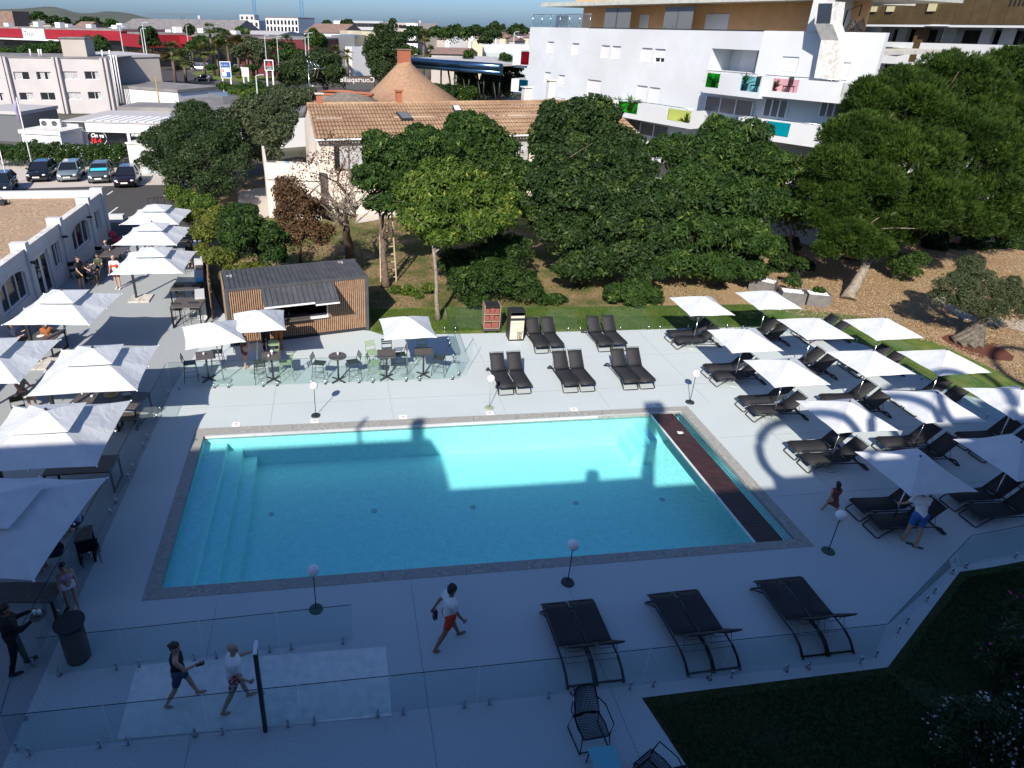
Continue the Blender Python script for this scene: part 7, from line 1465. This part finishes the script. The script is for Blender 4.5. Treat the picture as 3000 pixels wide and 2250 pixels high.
for k, (px, pyc, pyb, rp, l) in enumerate([(515, 150, 252, 30, 'big palm nearest the beige block, left of its pair'), (545, 175, 240, 34, 'big palm right of the beige block pair, lower crown'), (622, 85, 165, 18, 'tall slim palm standing above the palm group'), (600, 150, 215, 24, 'palm behind the white van'), (640, 140, 212, 26, 'palm over the white van, left of centre group'), (672, 115, 205, 24, 'palm in the dense group above the billboard, left'), (700, 130, 205, 28, 'palm in the dense group above the billboard, centre'), (725, 105, 200, 20, 'palm in the dense group above the billboard, right'), (735, 158, 200, 16, 'small palm by the curved lamp, right of the billboard'), (845, 120, 195, 20, 'tall palm between the two blue cranes'), (795, 150, 200, 20, 'palm left of the black and red sign post'), (870, 150, 200, 20, 'palm left of the dark conifers'), (900, 155, 195, 18, 'palm behind the dark conifers, left'), (985, 150, 200, 18, 'palm behind the dark conifers, right'), (1018, 160, 205, 17, 'palm standing before the dark ribbed shed'), (1240, 105, 180, 20, 'palm right of the dark cedar, taller'), (1260, 150, 215, 18, 'palm behind the tan cone roof'), (1300, 160, 215, 18, 'palm under the showroom canopy')]):
    b = G(px, pyb); d_ = min(depth((b.x, b.y, 3)), 165); b = DP(px, pyb, d_); c = DP(px, pyc, d_); palm((b.x, b.y, 0), c.z, 1.3*rp*d_/CF, l, 46, .3)
# ---------- far trees ----------
def ft(name, lab, px, py, rp, d_, lm='leaf_dark', n=5000, L=.5, fl=.8, extra=(), cat_n='tree', r0=.3):
    c = DP(px, py, d_); r = rp*d_/CF; bl = [((c.x, c.y, c.z), (r, r, r*fl))]
    for (ex, ey, er) in extra: q = DP(ex, ey, d_+rng.uniform(-2, 2)); k = er*d_/CF; bl.append(((q.x, q.y, q.z), (k, k, k*fl)))
    return tree(name, lab, cat_n, (c.x, c.y, 0), bl, n, L, L*.45, lm, r0, dens=1.2)
ft('cedar_tree', 'tall dark cedar left of the tan cone roof', 1110, 130, 42, 105, 'needle_dark', 22000, .4, 1.1, [(1130, 100, 36), (1150, 150, 34), (1110, 180, 40), (1090, 150, 30), (1120, 215, 34), (1140, 190, 32), (1165, 120, 25)])
ft('conifer_tree', 'broad dark conifer group behind the antenna, left part', 870, 215, 42, 100, 'needle_dark', 16000, .4, .9, [(850, 205, 34), (900, 225, 34), (880, 180, 26), (842, 230, 30)]); ft('conifer_tree', 'broad dark conifer group behind the antenna, right part', 950, 190, 44, 102, 'needle_dark', 20000, .4, 1., [(960, 220, 40), (930, 160, 26), (985, 215, 30), (920, 215, 34), (1000, 235, 24)])
ft('cypress_tree', 'dense pointed cypress right of the tan cone roof', 1370, 250, 36, 90, 'needle', 24000, .3, 1.2, [(1368, 205, 28), (1372, 165, 17), (1372, 290, 38), (1395, 260, 25), (1345, 270, 22)]); ft('dark_tree', 'dark evergreen between the cypress and the white building', 1460, 240, 45, 88, 'leaf_dark', 20000, .35, 1., [(1500, 200, 35), (1510, 260, 40), (1430, 270, 34), (1480, 180, 25), (1430, 230, 25)])
ft('round_pine', 'neat round pine crown between crane and white windowed building', 922, 118, 32, 150, 'needle', 9000, .5, .85, [(940, 128, 24)]); ft('round_pine', 'umbrella pine crown on the horizon left of the white blocks', 1017, 72, 22, 300, 'needle_dark', 4000, .9, .7); ft('round_pine', 'low flat pine crown on the horizon behind the right crane', 957, 70, 16, 330, 'needle_dark', 3000, .9, .6)
ft('hedge_bush', 'rounded green hedge below the billboards', 720, 262, 30, 92, 'leaf_mid', 14000, .3, .6, [(690, 265, 26), (750, 255, 28), (780, 268, 24), (760, 285, 26), (660, 255, 22)], 'hedge', 0); ft('hedge_bush', 'bright green hedge beside the flat dark roofed building', 720, 290, 30, 80, 'leaf_bright', 12000, .3, .6, [(690, 275, 24), (755, 300, 28), (740, 275, 26), (770, 310, 22)], 'hedge', 0)
ft('street_tree', 'dark street tree rising before the red building, left of the lamp posts', 437, 105, 28, 175, 'leaf_dark', 6000, .6, 1., [(450, 125, 22), (425, 125, 20)]); ft('street_tree', 'street tree before the red building, right', 555, 88, 16, 190, 'leaf_dark', 3000, .7, 1.)
ft('street_tree', 'brownish green tree mass between palms and black sign post', 745, 135, 30, 150, 'leaf_olive', 9000, .5, .9, [(700, 150, 26), (775, 150, 24), (760, 175, 20)]); ft('street_tree', 'green tree mass between the tall palm and the cedar', 850, 160, 26, 145, 'leaf_mid', 8000, .5, .9, [(880, 165, 22), (825, 170, 22), (905, 175, 18)]); ft('street_tree', 'green tree mass behind the left palms', 585, 125, 24, 170, 'leaf_mid', 7000, .5, .9, [(560, 140, 20), (620, 130, 22), (650, 120, 24)]); ft('tree_belt', 'long row of dark green trees in front of the red building', 125, 150, 32, 175, 'leaf_mid', 26000, .55, .7, [(90, 150, 32), (30, 158, 32), (-20, 165, 34), (155, 145, 32), (205, 138, 34), (250, 132, 34), (295, 134, 32), (60, 165, 30), (270, 150, 30)], 'trees', 0)
ft('shrub_belt', 'reddish brown roadside shrubs behind the beige block', 420, 158, 24, 140, 'leaf_brown', 8000, .4, .5, [(380, 160, 20), (460, 165, 22), (350, 155, 16), (490, 170, 20)], 'shrubs', 0); ft('shrub_belt', 'green shrubs under the palms above the road', 680, 205, 22, 140, 'leaf_mid', 8000, .4, .5, [(620, 198, 18), (740, 200, 20), (800, 205, 22), (860, 200, 20)], 'shrubs', 0)
ft('hedge_bush', 'dark hedge right of the tan cone beside the white lamp post', 1310, 270, 34, 88, 'leaf_dark', 12000, .3, .7, [(1280, 262, 26), (1290, 285, 26), (1245, 245, 16)], 'hedge', 0); ft('yellow_flowers', 'band of yellow flowers edging the roundabout', 780, 228, 8, 128, 'leaf_yellow', 5000, .3, .5, [(700, 226, 8), (740, 228, 8), (830, 228, 8), (870, 230, 8), (810, 230, 7)], 'flower bed', 0)
for k, (x, y, r, l) in enumerate([(110, 48, 18, 'round dark tree top on the far left horizon'), (160, 60, 18, 'far left tree right of the round one'), (260, 68, 26, 'dark bushy tree before the cream gabled house'), (325, 66, 14, 'small dark tree left of the long warehouse'), (185, 62, 14, 'pointed dark tree near the far villa'), (1215, 100, 30, 'dark green trees behind the showroom canopy'), (1330, 100, 34, 'large far tree mass right of centre'), (1395, 92, 26, 'far tree mass left of the supermarket'), (1440, 100, 20, 'far tree right of the supermarket tower'), (1280, 95, 22, 'far tree between the showroom and the horizon houses'), (1450, 80, 20, 'far tree mass near the white building edge'), (1515, 88, 22, 'far tree beside the crimson balcony'), (705, 92, 16, 'tree before the white terraced block'), (640, 100, 24, 'tree mass behind the tall slim palm'), (800, 130, 22, 'brownish tree left of the tall palm'), (1190, 150, 26, 'tree between cedar and showroom'), (1420, 118, 16, 'shrub beside the supermarket stair tower')]):
    ft('far_tree', l, x, y, r, 290 if y < 85 else 210 if y < 115 else 150, 'leaf_dark' if k % 3 else 'leaf_mid', 2600, .9 if y < 115 else .5, .8, [(x+r*.9, y+3, r*.7), (x-r*.8, y+4, r*.6)], r0=0)
# distant wood line: reads as one mass
n = 26000; X = NP.uniform(-600, 700, n); Yv = NP.uniform(420, 900, n); ln = np.sin(X*.02)*2+np.sin(X*.071+1)*1.5; P = np.stack([X, Yv, NP.uniform(0, 1, n)**.7*(6.5+ln)], 1); v, f = leaves(P, NP.normal(0, 1, (n, 3))+np.array([0, -.6, .8]), 4.2, 3.0, 0, .6); o = npmesh('far_wood', v, f, 'leaf_dark', None, NP.uniform(0, .9, n)); tag(o, 'distant belt of trees along the horizon', 'wood', kind='stuff')
# roofs scattered through the far town
for k in range(16):
    x = [20, 150, 300, 420, 560, 650, 770, 860, 1010, 1090, 1160, 1260, 1340, 1420, 1500, 1560][k]; fb('%s roofed far shed at the town edge, %s' % (['pale', 'brown', 'white', 'grey'][k % 4], ['leftmost', 'left of villa', 'by warehouse', 'behind warehouse', 'above palms', 'by terraced block', 'between cranes', 'by right crane', 'left of pine', 'before long block', 'behind cedar', 'by canopy', 'right of cone', 'above cypress', 'left of apartments', 'behind apartments'][k]), x, 78, x+40, 78, 360, 355, 16, ['far_white', 'beige_wall'][k % 2], z_top=7.5, pitch=1.8, rm=['pale_roof', 'brown_roof', 'far_white', 'grey_roof'][k % 4])
# hills
hp_ = [(-400, 52), (-150, 40), (0, 27), (60, 26), (100, 22), (130, 19), (160, 20), (190, 27), (215, 35), (240, 39), (270, 38), (310, 33), (350, 35), (385, 40), (420, 50), (470, 58), (560, 63), (700, 66)]
DH = 5200; g_ = MB(); v = []
for x, y in hp_:
    for k, (dd, s) in enumerate(((DH-900, 0), (DH-450, .55), (DH, 1), (DH+900, .3))):
        q = DP(x, y, DH); z = q.z*s if s else -2; r_ = DP(x, y, dd); v.append((r_.x, r_.y, max(-2, z*(1 if s == 1 else 1))))
f = []
for i in range(len(hp_)-1):
    for k in range(3): a = i*4+k; f.append((a, a+4, a+5, a+1))
g_.add(v, f, True); mat('hill_scrub', (.05, .065, .045), 1., alt=(.085, .095, .07), ns=.004); struct('hills', g_, 'hill_scrub')
# ---------- people ----------
def union(caps, name, m, parent, vox=.014, smooth=4):
    """one continuous surface grown round tapered capsules (list of p0, r0, p1, r1)"""
    mb = MB()
    for p0, r0, p1, r1 in caps:
        p0, p1 = Vector(p0), Vector(p1)
        mb.ball(p0, r0, 12, 8); mb.ball(p1, r1, 12, 8)
        if (p1-p0).length > .004: mb.tube([p0, p1], [r0*.995, r1*.995], 12)
    me = bpy.data.meshes.new('t'); me.from_pydata(mb.v, [], mb.f); o = bpy.data.objects.new('t', me); C.objects.link(o)
    r = o.modifiers.new('r', 'REMESH'); r.mode = 'VOXEL'; r.voxel_size = vox; r.use_smooth_shade = True
    s = o.modifiers.new('s', 'SMOOTH'); s.iterations = smooth; s.factor = .5
    dg = bpy.context.evaluated_depsgraph_get(); me2 = bpy.data.meshes.new_from_object(o.evaluated_get(dg), depsgraph=dg); bpy.data.objects.remove(o); bpy.data.meshes.remove(me)
    me2.name = name; me2.materials.clear(); me2.materials.append(MATS[m] if isinstance(m, str) else m); me2.polygons.foreach_set('use_smooth', [True]*len(me2.polygons))
    k = bpy.data.objects.new(name, me2); C.objects.link(k); k.parent = parent; return k
def dirv(fwd, out=0.): # unit vector hanging down, swung forward by fwd deg and outward by out deg (x sign handled by caller)
    a, b = R(fwd), R(out); return Vector((math.sin(b)*math.cos(a) if 1 else 0, math.sin(a), -math.cos(a)*math.cos(b)))
def person(lab, loc, yaw, h=1.75, skin=(.42, .24, .16), legs=((0, 0), (0, 0)), arms=((5, 8, 15), (5, 8, 15)), lean=0., sit=None, clothes=(), hair=None, hairm=(.02, .014, .01), bun=False, vox=.013, look=0., fem=False, girth=1.08, nod=0., side=0., hands=True, shoes=None):
    """legs: (thigh forward, knee bend) left,right; arms: (forward, outward, elbow bend) left,right; local +y is forward"""
    t = thing('person', lab, 'person', loc, yaw); s = h/1.75; V = Vector
    sk = 'skin_%02d%02d' % (int(skin[0]*99), int(skin[1]*99)); mat(sk, skin, .5, spec=.4)
    L1, L2, U1, U2 = .43*s, .42*s, .285*s, .25*s; hw = .095*s; sw = (.165 if fem else .185)*s
    # legs relative to pelvis
    feet = []; P0 = V((0, 0, 0)); J = {}
    for i, sx in ((0, -1), (1, 1)):
        th, kn = legs[i]; hip = P0+V((sx*hw, 0, -.02*s)); a = R(th); k = hip+V((sx*.015*s, math.sin(a), -math.cos(a)))*L1; b = R(th-kn); an = k+V((0, math.sin(b), -math.cos(b)))*L2
        J['hip%d' % i], J['knee%d' % i], J['ank%d' % i] = hip, k, an; feet.append(an.z-.07*s)
    zp = -min(feet) if sit is None else sit+.12*s
    ln = R(lean); up = V((math.sin(R(side)), math.sin(ln), math.cos(ln))).normalized(); pel = V((0, 0, zp))
    for k in list(J): J[k] = J[k]+pel
    chest = pel+up*.34*s; neck = pel+up*.52*s; nd = R(lean*.6+nod); hd = V((0, math.sin(nd), math.cos(nd))); head = neck+hd*.17*s+V((0, .015*s, 0))
    caps = [(pel+V((-.07*s*girth, 0, 0)), .105*s*girth, pel+V((.07*s*girth, 0, 0)), .105*s*girth), (pel+up*.05*s, .12*s*girth, pel+up*.17*s, (.098 if fem else .11)*s*girth), (pel+up*.17*s, (.10 if fem else .115)*s*girth, chest, .118*s*girth),
            (chest+V((-.08*s, 0, .02*s)), .10*s*girth, chest+V((.08*s, 0, .02*s)), .10*s*girth), (chest+up*.11*s+V((-sw*.72, 0, 0)), .062*s, chest+up*.11*s+V((sw*.72, 0, 0)), .062*s), (neck-up*.06*s, .056*s, head-hd*.08*s, .052*s)]
    lk = Matrix.Rotation(R(look), 3, 'Z'); F_ = lk @ V((0, 1, 0)); S_ = lk @ V((1, 0, 0))
    caps += [(head+V((0, -.015*s, .02*s))-F_*.01*s, .088*s, head+F_*.02*s+V((0, 0, .015*s)), .080*s), (head+F_*.035*s-hd*.05*s, .058*s, head+F_*.05*s-hd*.085*s, .040*s), (head+F_*.09*s-hd*.0*s, .014*s, head+F_*.108*s-hd*.028*s, .016*s)]
    for q in (-1, 1): caps.append((head+S_*q*.085*s-hd*.005*s-F_*.012*s, .018*s, head+S_*q*.088*s-hd*.04*s-F_*.008*s, .012*s))
    for i in (0, 1):
        caps += [(J['hip%d' % i], .088*s*girth**.5, J['knee%d' % i], .055*s), (J['knee%d' % i], .055*s, J['knee%d' % i].lerp(J['ank%d' % i], .35)+V((0, -.012*s, 0)), .055*s), (J['knee%d' % i].lerp(J['ank%d' % i], .35)+V((0, -.01*s, 0)), .053*s, J['ank%d' % i], .034*s)]
        b = R(legs[i][0]-legs[i][1]); fd = V((0, math.cos(b*.5), math.sin(b*.5)*(1 if b < 0 else .2)))
        if b < -.25: fd = V((0, math.cos(b*.9), math.sin(b*.9)))
        J['toe%d' % i] = J['ank%d' % i]+fd*.17*s+V((0, 0, -.045*s)); caps += [(J['ank%d' % i]+V((0, -.025*s, -.03*s)), .036*s, J['ank%d' % i]+fd*.09*s+V((0, 0, -.04*s)), .036*s), (J['ank%d' % i]+fd*.09*s+V((0, 0, -.042*s)), .034*s, J['toe%d' % i], .022*s)]
    for i, sx in ((0, -1), (1, 1)):
        f_, o_, e_ = arms[i]; sh = chest+up*.10*s+V((sx*sw, 0, 0)); a, b = R(f_+lean*.0), R(o_); d = V((sx*math.sin(b), math.sin(a)*math.cos(b), -math.cos(a)*math.cos(b))).normalized(); el = sh+d*U1
        ax = V((1, 0, 0)); d2 = Matrix.Rotation(R(e_), 3, ax) @ d; d2 = (d2+V((-sx*.15*min(1, e_/60), 0, 0))).normalized(); wr = el+d2*U2
        J['sh%d' % i], J['el%d' % i], J['wr%d' % i], J['hd%d' % i] = sh, el, wr, d2
        caps += [(sh, .052*s, el, .038*s), (el, .038*s, wr, .025*s)]
        pm = wr+d2*.075*s; caps += [(wr, .026*s, wr+d2*.03*s, .028*s)]
        side_ = V((0, 1, 0))-d2*d2.y; side_ = side_.normalized() if side_.length > .1 else V((0, 0, 1)); nrm = d2.cross(side_)
        for q in (-.5, -.17, .17, .5): caps.append((wr+d2*.03*s+side_*q*.03*s, .014*s, pm+side_*q*.062*s, .012*s))
        if hands:
            for q, l_ in ((-.5, .055), (-.17, .068), (.17, .072), (.5, .062)):
                a0 = pm+side_*q*.075*s; cv = (d2-nrm*.35*sx).normalized(); m1 = a0+cv*l_*.55*s; cv2 = (d2-nrm*.9*sx).normalized(); caps += [(a0, .0105*s, m1, .0095*s), (m1, .0095*s, m1+cv2*l_*.5*s, .008*s)]
            a0 = wr+d2*.03*s+side_*.03*s; caps += [(a0, .013*s, a0+(d2*.5+side_).normalized()*.045*s, .011*s), (a0+(d2*.5+side_).normalized()*.045*s, .011*s, a0+(d2*1.4+side_).normalized()*.075*s, .009*s)]
    union(caps, 'body', sk, t, vox)
    def grow(c, k): return [(a, r0+k*s, b, r1+k*s) for a, r0, b, r1 in c]
    tors = caps[1:5]
    for kind, m in clothes:
        if kind in ('tshirt', 'tanktop', 'jacket', 'dress', 'longdress'):
            c = grow(tors, .012 if kind != 'jacket' else .022)+[(pel+up*.0, .118*s*girth, pel+up*.1*s, .122*s*girth)]
            if kind == 'tanktop': c = grow(tors[:3], .01)
            if kind in ('tshirt', 'jacket'):
                for i in (0, 1):
                    k = .5 if kind == 'tshirt' else 1.; c += [(J['sh%d' % i], .066*s, J['sh%d' % i].lerp(J['el%d' % i], k), .056*s)]
                    if kind == 'jacket': c += [(J['el%d' % i], .052*s, J['el%d' % i].lerp(J['wr%d' % i], .95), .038*s)]
            if kind in ('dress', 'longdress'):
                e = .55 if kind == 'dress' else 1.0; c += [(pel, .13*s, J['hip0'].lerp(J['knee0'], e), .10*s), (pel, .13*s, J['hip1'].lerp(J['knee1'], e), .10*s), (J['hip0'].lerp(J['knee0'], e), .09*s, J['hip1'].lerp(J['knee1'], e), .09*s)]
            union(c, {'tshirt': 't_shirt', 'tanktop': 'tank_top', 'longdress': 'dress'}.get(kind, kind), m, t, vox*1.1)
        elif kind in ('shorts', 'trousers', 'briefs'):
            e = {'shorts': .55, 'trousers': 1, 'briefs': .08}[kind]; c = [(pel+V((-.07*s*girth, 0, 0)), .118*s*girth, pel+V((.07*s*girth, 0, 0)), .118*s*girth)]
            for i in (0, 1):
                c.append((J['hip%d' % i], .102*s*girth**.5, J['hip%d' % i].lerp(J['knee%d' % i], e), (.088 if e < 1 else .068)*s))
                if kind == 'trousers': c.append((J['knee%d' % i], .068*s, J['ank%d' % i], .052*s))
            union(c, kind, m, t, vox*1.1)
        elif kind == 'bikini_top': union([(chest+V((-.08*s, .03, 0)), .105*s, chest+V((.08*s, .03, 0)), .105*s)], 'bikini_top', m, t, vox)
        elif kind == 'band':
            union([(chest+V((-.08*s, 0, -.05*s)), .136*s*girth, chest+V((.08*s, 0, -.05*s)), .136*s*girth)], 'shirt_band', m, t, vox)
    if hair:
        hm = 'hair_%02d' % int(hairm[0]*99); mat(hm, hairm, .6, alt=tuple(v*1.8 for v in hairm), ns=40); c = [(head-F_*.028*s+hd*.035*s, .092*s, head+F_*.012*s+hd*.045*s, .082*s), (head-F_*.045*s-hd*.02*s, .078*s, head-F_*.05*s-hd*.05*s, .06*s)]
        if hair == 'long': c += [(head-F_*.06*s-hd*.04*s, .07*s, head-F_*.085*s-hd*.20*s, .05*s), (head-F_*.03*s+S_*.06*s, .045*s, head-F_*.07*s+S_*.05*s-hd*.15*s, .03*s), (head-F_*.03*s-S_*.06*s, .045*s, head-F_*.07*s-S_*.05*s-hd*.15*s, .03*s)]
        if hair == 'curly':
            rg = random.Random(3)
            for k in range(26): a_ = rg.uniform(0, 6.28); z_ = rg.uniform(-.1, 1); q = head-F_*.012*s+(S_*math.cos(a_)+F_*math.sin(a_)*.9)*math.sqrt(max(0, 1-z_*z_))*.088*s+hd*z_*.10*s+hd*.02*s; \
                c.append((q, .026*s, q+hd*.008*s, .02*s)) if (q-head).dot(F_) < .055*s or z_ > .6 else None
        if bun: c += [(head-F_*.105*s+hd*.03*s, .042*s, head-F_*.115*s+hd*.035*s, .04*s)]
        union(c, 'hair', hm, t, vox*.8)
    m = MB()
    for q in (-1, 1): m.ball(head+F_*.088*s+S_*q*.032*s+hd*.012*s, .011*s, 8, 6)
    m.build('eyes', 'charcoal', t, world=False); m = MB(); m.ball(head+F_*.088*s-hd*.052*s, .02*s, 8, 6, (1, .5, .3)); m.build('mouth', mat('lips', (.30, .09, .08), .5), t, world=False)
    if shoes:
        for i in (0, 1): union([(J['ank%d' % i]+V((0, -.025*s, -.03*s)), .046*s, J['toe%d' % i]+V((0, .0, .006*s)), .036*s)], 'shoe', shoes, t, vox)
    t['h'] = h
    W_ = t.matrix_basis
    del t['h']
    return t, {k: W_ @ v for k, v in J.items() if k[:2] != 'hd'}, W_
mat('white_cotton', (.84, .85, .87), .85); mat('black_cloth', (.010, .010, .012), .8); mat('red_shorts', (.62, .05, .015), .75); mat('denim', (.05, .075, .14), .85); mat('blue_shorts', (.04, .14, .45), .7); mat('print_shorts', (.55, .5, .5), .8, alt=(.25, .01, .03), ns=22, cr=(.45, .5)); mat('coral_dress', (.24, .06, .05), .8, alt=(.16, .05, .045), ns=25)
mat('navy', (.02, .03, .06), .8); mat('floral', (.02, .08, .05), .8, alt=(.30, .02, .05), ns=16, cr=(.45, .55)); mat('rust', (.28, .09, .025), .85, alt=(.36, .13, .04), ns=3); mat('plaid', (.05, .30, .25), .8, alt=(.55, .12, .08), ns=12, cr=(.45, .55)); mat('bordeaux', (.10, .01, .02), .8); mat('pink_cloth', (.62, .35, .45), .8); mat('pale_blue', (.35, .45, .65), .8); mat('olive_cloth', (.05, .06, .035), .8)
DK = (.30, .165, .10); PL = (.50, .31, .22)
def gm(a, b): p = G(*a); q = G(*b); m_ = (p+q)/2; m_.z = 0; return m_
# young man striding to the right with flip-flops
t, J, _ = person('young man in white t-shirt and red shorts striding along the pool holding dark flip-flops', gm((1282, 1905), (1340, 1865)), R(-72), 1.78, DK, ((24, 4), (-20, 10)), ((-30, 14, 8), (12, 6, 20)), 4, clothes=(('tshirt', 'white_cotton'), ('shorts', 'red_shorts')), hair='curly')
ff = J['wr0']; m = MB(); m.box(ff.x, ff.y, ff.z-.36, .03, .10, .27, R(20), .1); m.box(ff.x+.05, ff.y+.02, ff.z-.36, .03, .10, .27, R(20), .1); tag(m.build('flip_flops', 'charcoal', bevel=.01), 'pair of dark flip-flops held by the striding young man', 'flip-flops')
t, J, _ = person('woman in black tank top and denim shorts walking barefoot over the pale pad', gm((508, 2056), (570, 2048)), R(-82), 1.68, PL, ((22, 6), (-16, 14)), ((-6, 6, 8), (32, 4, 75)), 2, clothes=(('tanktop', 'black_cloth'), ('shorts', 'denim')), hair='short', hairm=(.035, .022, .016), bun=True, fem=True, look=-15, girth=1.15)
w_ = J['wr1']; tag(MB().box(w_.x+.07, w_.y, w_.z+.0, .16, .09, .02, .3).build('phone', 'charcoal', bevel=.006), 'dark phone held out by the woman in the tank top', 'phone')
t, J, _ = person('balding stout man in white t-shirt and patterned swim shorts on the pale pad', gm((672, 2052), (725, 2078)), R(-70), 1.74, PL, ((20, 8), (-16, 12)), ((28, 6, 60), (4, 12, 40)), 4, clothes=(('tshirt', 'white_cotton'), ('shorts', 'print_shorts')), girth=1.22, look=-35)
t, J, _ = person('waiter in black shirt and trousers at the left edge holding up a tray with glasses', gm((38, 1945), (95, 1970)), R(-60), 1.82, DK, ((9, 4), (-9, 8)), ((30, 8, 60), (38, 6, 78)), 2, clothes=(('jacket', 'black_cloth'), ('trousers', 'black_cloth')), hair='short', shoes='charcoal', girth=1.15)
q = J['wr1']; tt = thing('serving_tray', 'small dark tray with two glasses carried by the waiter', 'tray', (q.x+.1, q.y+.06, q.z+.04)); MB().cyl(q.x+.1, q.y+.06, q.z+.04, q.z+.055, .16).build('plate', 'dark_steel', tt)
for a in (0, .09): MB().tube([(q.x+.05+a, q.y+.06, q.z+.057), (q.x+.05+a, q.y+.06, q.z+.20)], [.03, .036], 10).build('glass', 'glass_clear', tt)
person('small child with long dark hair running in a dusty coral dress near the pool corner', gm((2408, 1505), (2446, 1520)), R(-12), 1.22, PL, ((28, 6), (-30, 38)), ((-22, 14, 12), (18, 10, 14)), 5, clothes=(('dress', 'coral_dress'),), hair='long', fem=True, vox=.011)
person('man in white t-shirt and blue shorts bending over a lounger, back to the viewer', gm((2650, 1600), (2675, 1585)), R(-15), 1.76, PL, ((8, 4), (-6, 4)), ((26, 10, 20), (30, 14, 20)), 24, clothes=(('tshirt', 'white_cotton'), ('shorts', 'blue_shorts')), hair='short', hairm=(.05, .035, .025), nod=15)
for k, (px, py) in enumerate([(2670, 1595), (2688, 1604)]): p = G(px, py); tag(MB().box(p.x, p.y, 0, .25, .09, .025, R(-35)).build('flip_flop', 'bottle_green', bevel=.01), ['left green flip-flop lying behind the bending man', 'right green flip-flop lying behind the bending man'][k], 'flip-flop', 'green flip-flops')
# terrace guests
person('standing man in white shirt with red band, red shorts, by the third big parasol', gm((338, 848), (358, 843)), R(178), 1.78, PL, ((3, 2), (-4, 4)), ((2, 10, 18), (4, 10, 12)), 0, clothes=(('tshirt', 'white_cotton'), ('band', 'red_shorts'), ('shorts', 'bordeaux')), vox=.016, girth=1.05, shoes='white_paint')
person('waiter standing in black beside the tables by the white wing', gm((240, 850), (245, 848)), R(-110), 1.8, PL, ((2, 2), (-3, 2)), ((22, 6, 40), (12, 6, 30)), 6, clothes=(('tshirt', 'black_cloth'), ('shorts', 'black_cloth')), hair='short', vox=.016)
def seated(lab, px, yaw, top, topk='tshirt', bot='navy', hair='short', hm=(.02, .014, .01), sk=PL, seat=.44, fem=False, lean=8, arms=((35, 8, 70), (30, 8, 75)), h=1.74):
    return person(lab, G(*px), R(yaw), h, sk, ((86, 84), (84, 88)), arms, lean, sit=seat, clothes=((topk, top), ('shorts', bot)), hair=hair, hairm=hm, vox=.018, fem=fem, hands=False)
seated('man in dark print shirt seated facing the viewer at the wing table', (300, 812), 170, 'olive_cloth'); seated('man in navy shirt seated with his back turned at the wing table', (266, 842), -20, 'navy'); seated('bald man in navy seated behind the standing man in white', (322, 770), 175, 'navy', hair=None)
seated('man in black seated alone at the high table by the low wall', (565, 790), 180, 'black_cloth', seat=.74); seated('man in grey seated at the far left below the wing doors', (45, 1035), -70, 'grey_base', hair='short'); seated('person in orange seated at the diners table', (130, 965), 180, 'orange_soft'); seated('child with white cap seated at the diners table', (92, 975), 160, 'pale_blue', h=1.2)
seated('woman in green and orange plaid seated between two left parasols', (75, 1190), -120, 'plaid', 'longdress', 'plaid', fem=True, hair='long', hm=(.12, .05, .02)); seated('bare armed woman in black top seated under the nearest big parasol', (185, 1660), 100, 'black_cloth', 'tanktop', fem=True, hair='long', hm=(.05, .03, .02))
seated('person in bright pale blue and white shirt seated by the left glass fence', (238, 1575), 70, 'pale_blue'); seated('woman at the diners table in rust top', (150, 1030), 20, 'rust', fem=True, hair='long', hm=(.1, .05, .02))
person('girl in white bikini standing by the left glass fence', gm((218, 1790), (222, 1785)), R(-150), 1.45, PL, ((2, 2), (-3, 3)), ((8, 8, 20), (10, 8, 20)), 0, clothes=(('bikini_top', 'pink_cloth'), ('briefs', 'white_cotton')), hair='long', fem=True, vox=.013)
person('woman in dark floral dress standing at the pole of the bar parasol', gm((712, 1075), (728, 1078)), R(-50), 1.68, PL, ((4, 3), (-4, 3)), ((15, 6, 20), (20, 25, 15)), 2, clothes=(('dress', 'floral'),), hair='long', fem=True, vox=.014)
person('customer in black standing at the bar hatch', gm((778, 1030), (786, 1030)), R(-10), 1.78, PL, ((3, 2), (-3, 2)), ((25, 6, 50), (20, 8, 40)), 5, clothes=(('tshirt', 'black_cloth'), ('trousers', 'black_cloth')), hair='short', vox=.015)
person('customer in rust coloured clothes standing at the bar hatch', gm((815, 1026), (822, 1024)), R(20), 1.72, PL, ((3, 2), (-4, 2)), ((10, 8, 30), (5, 20, 60)), 2, clothes=(('tanktop', 'rust'), ('trousers', 'rust')), hair='long', fem=True, vox=.015)
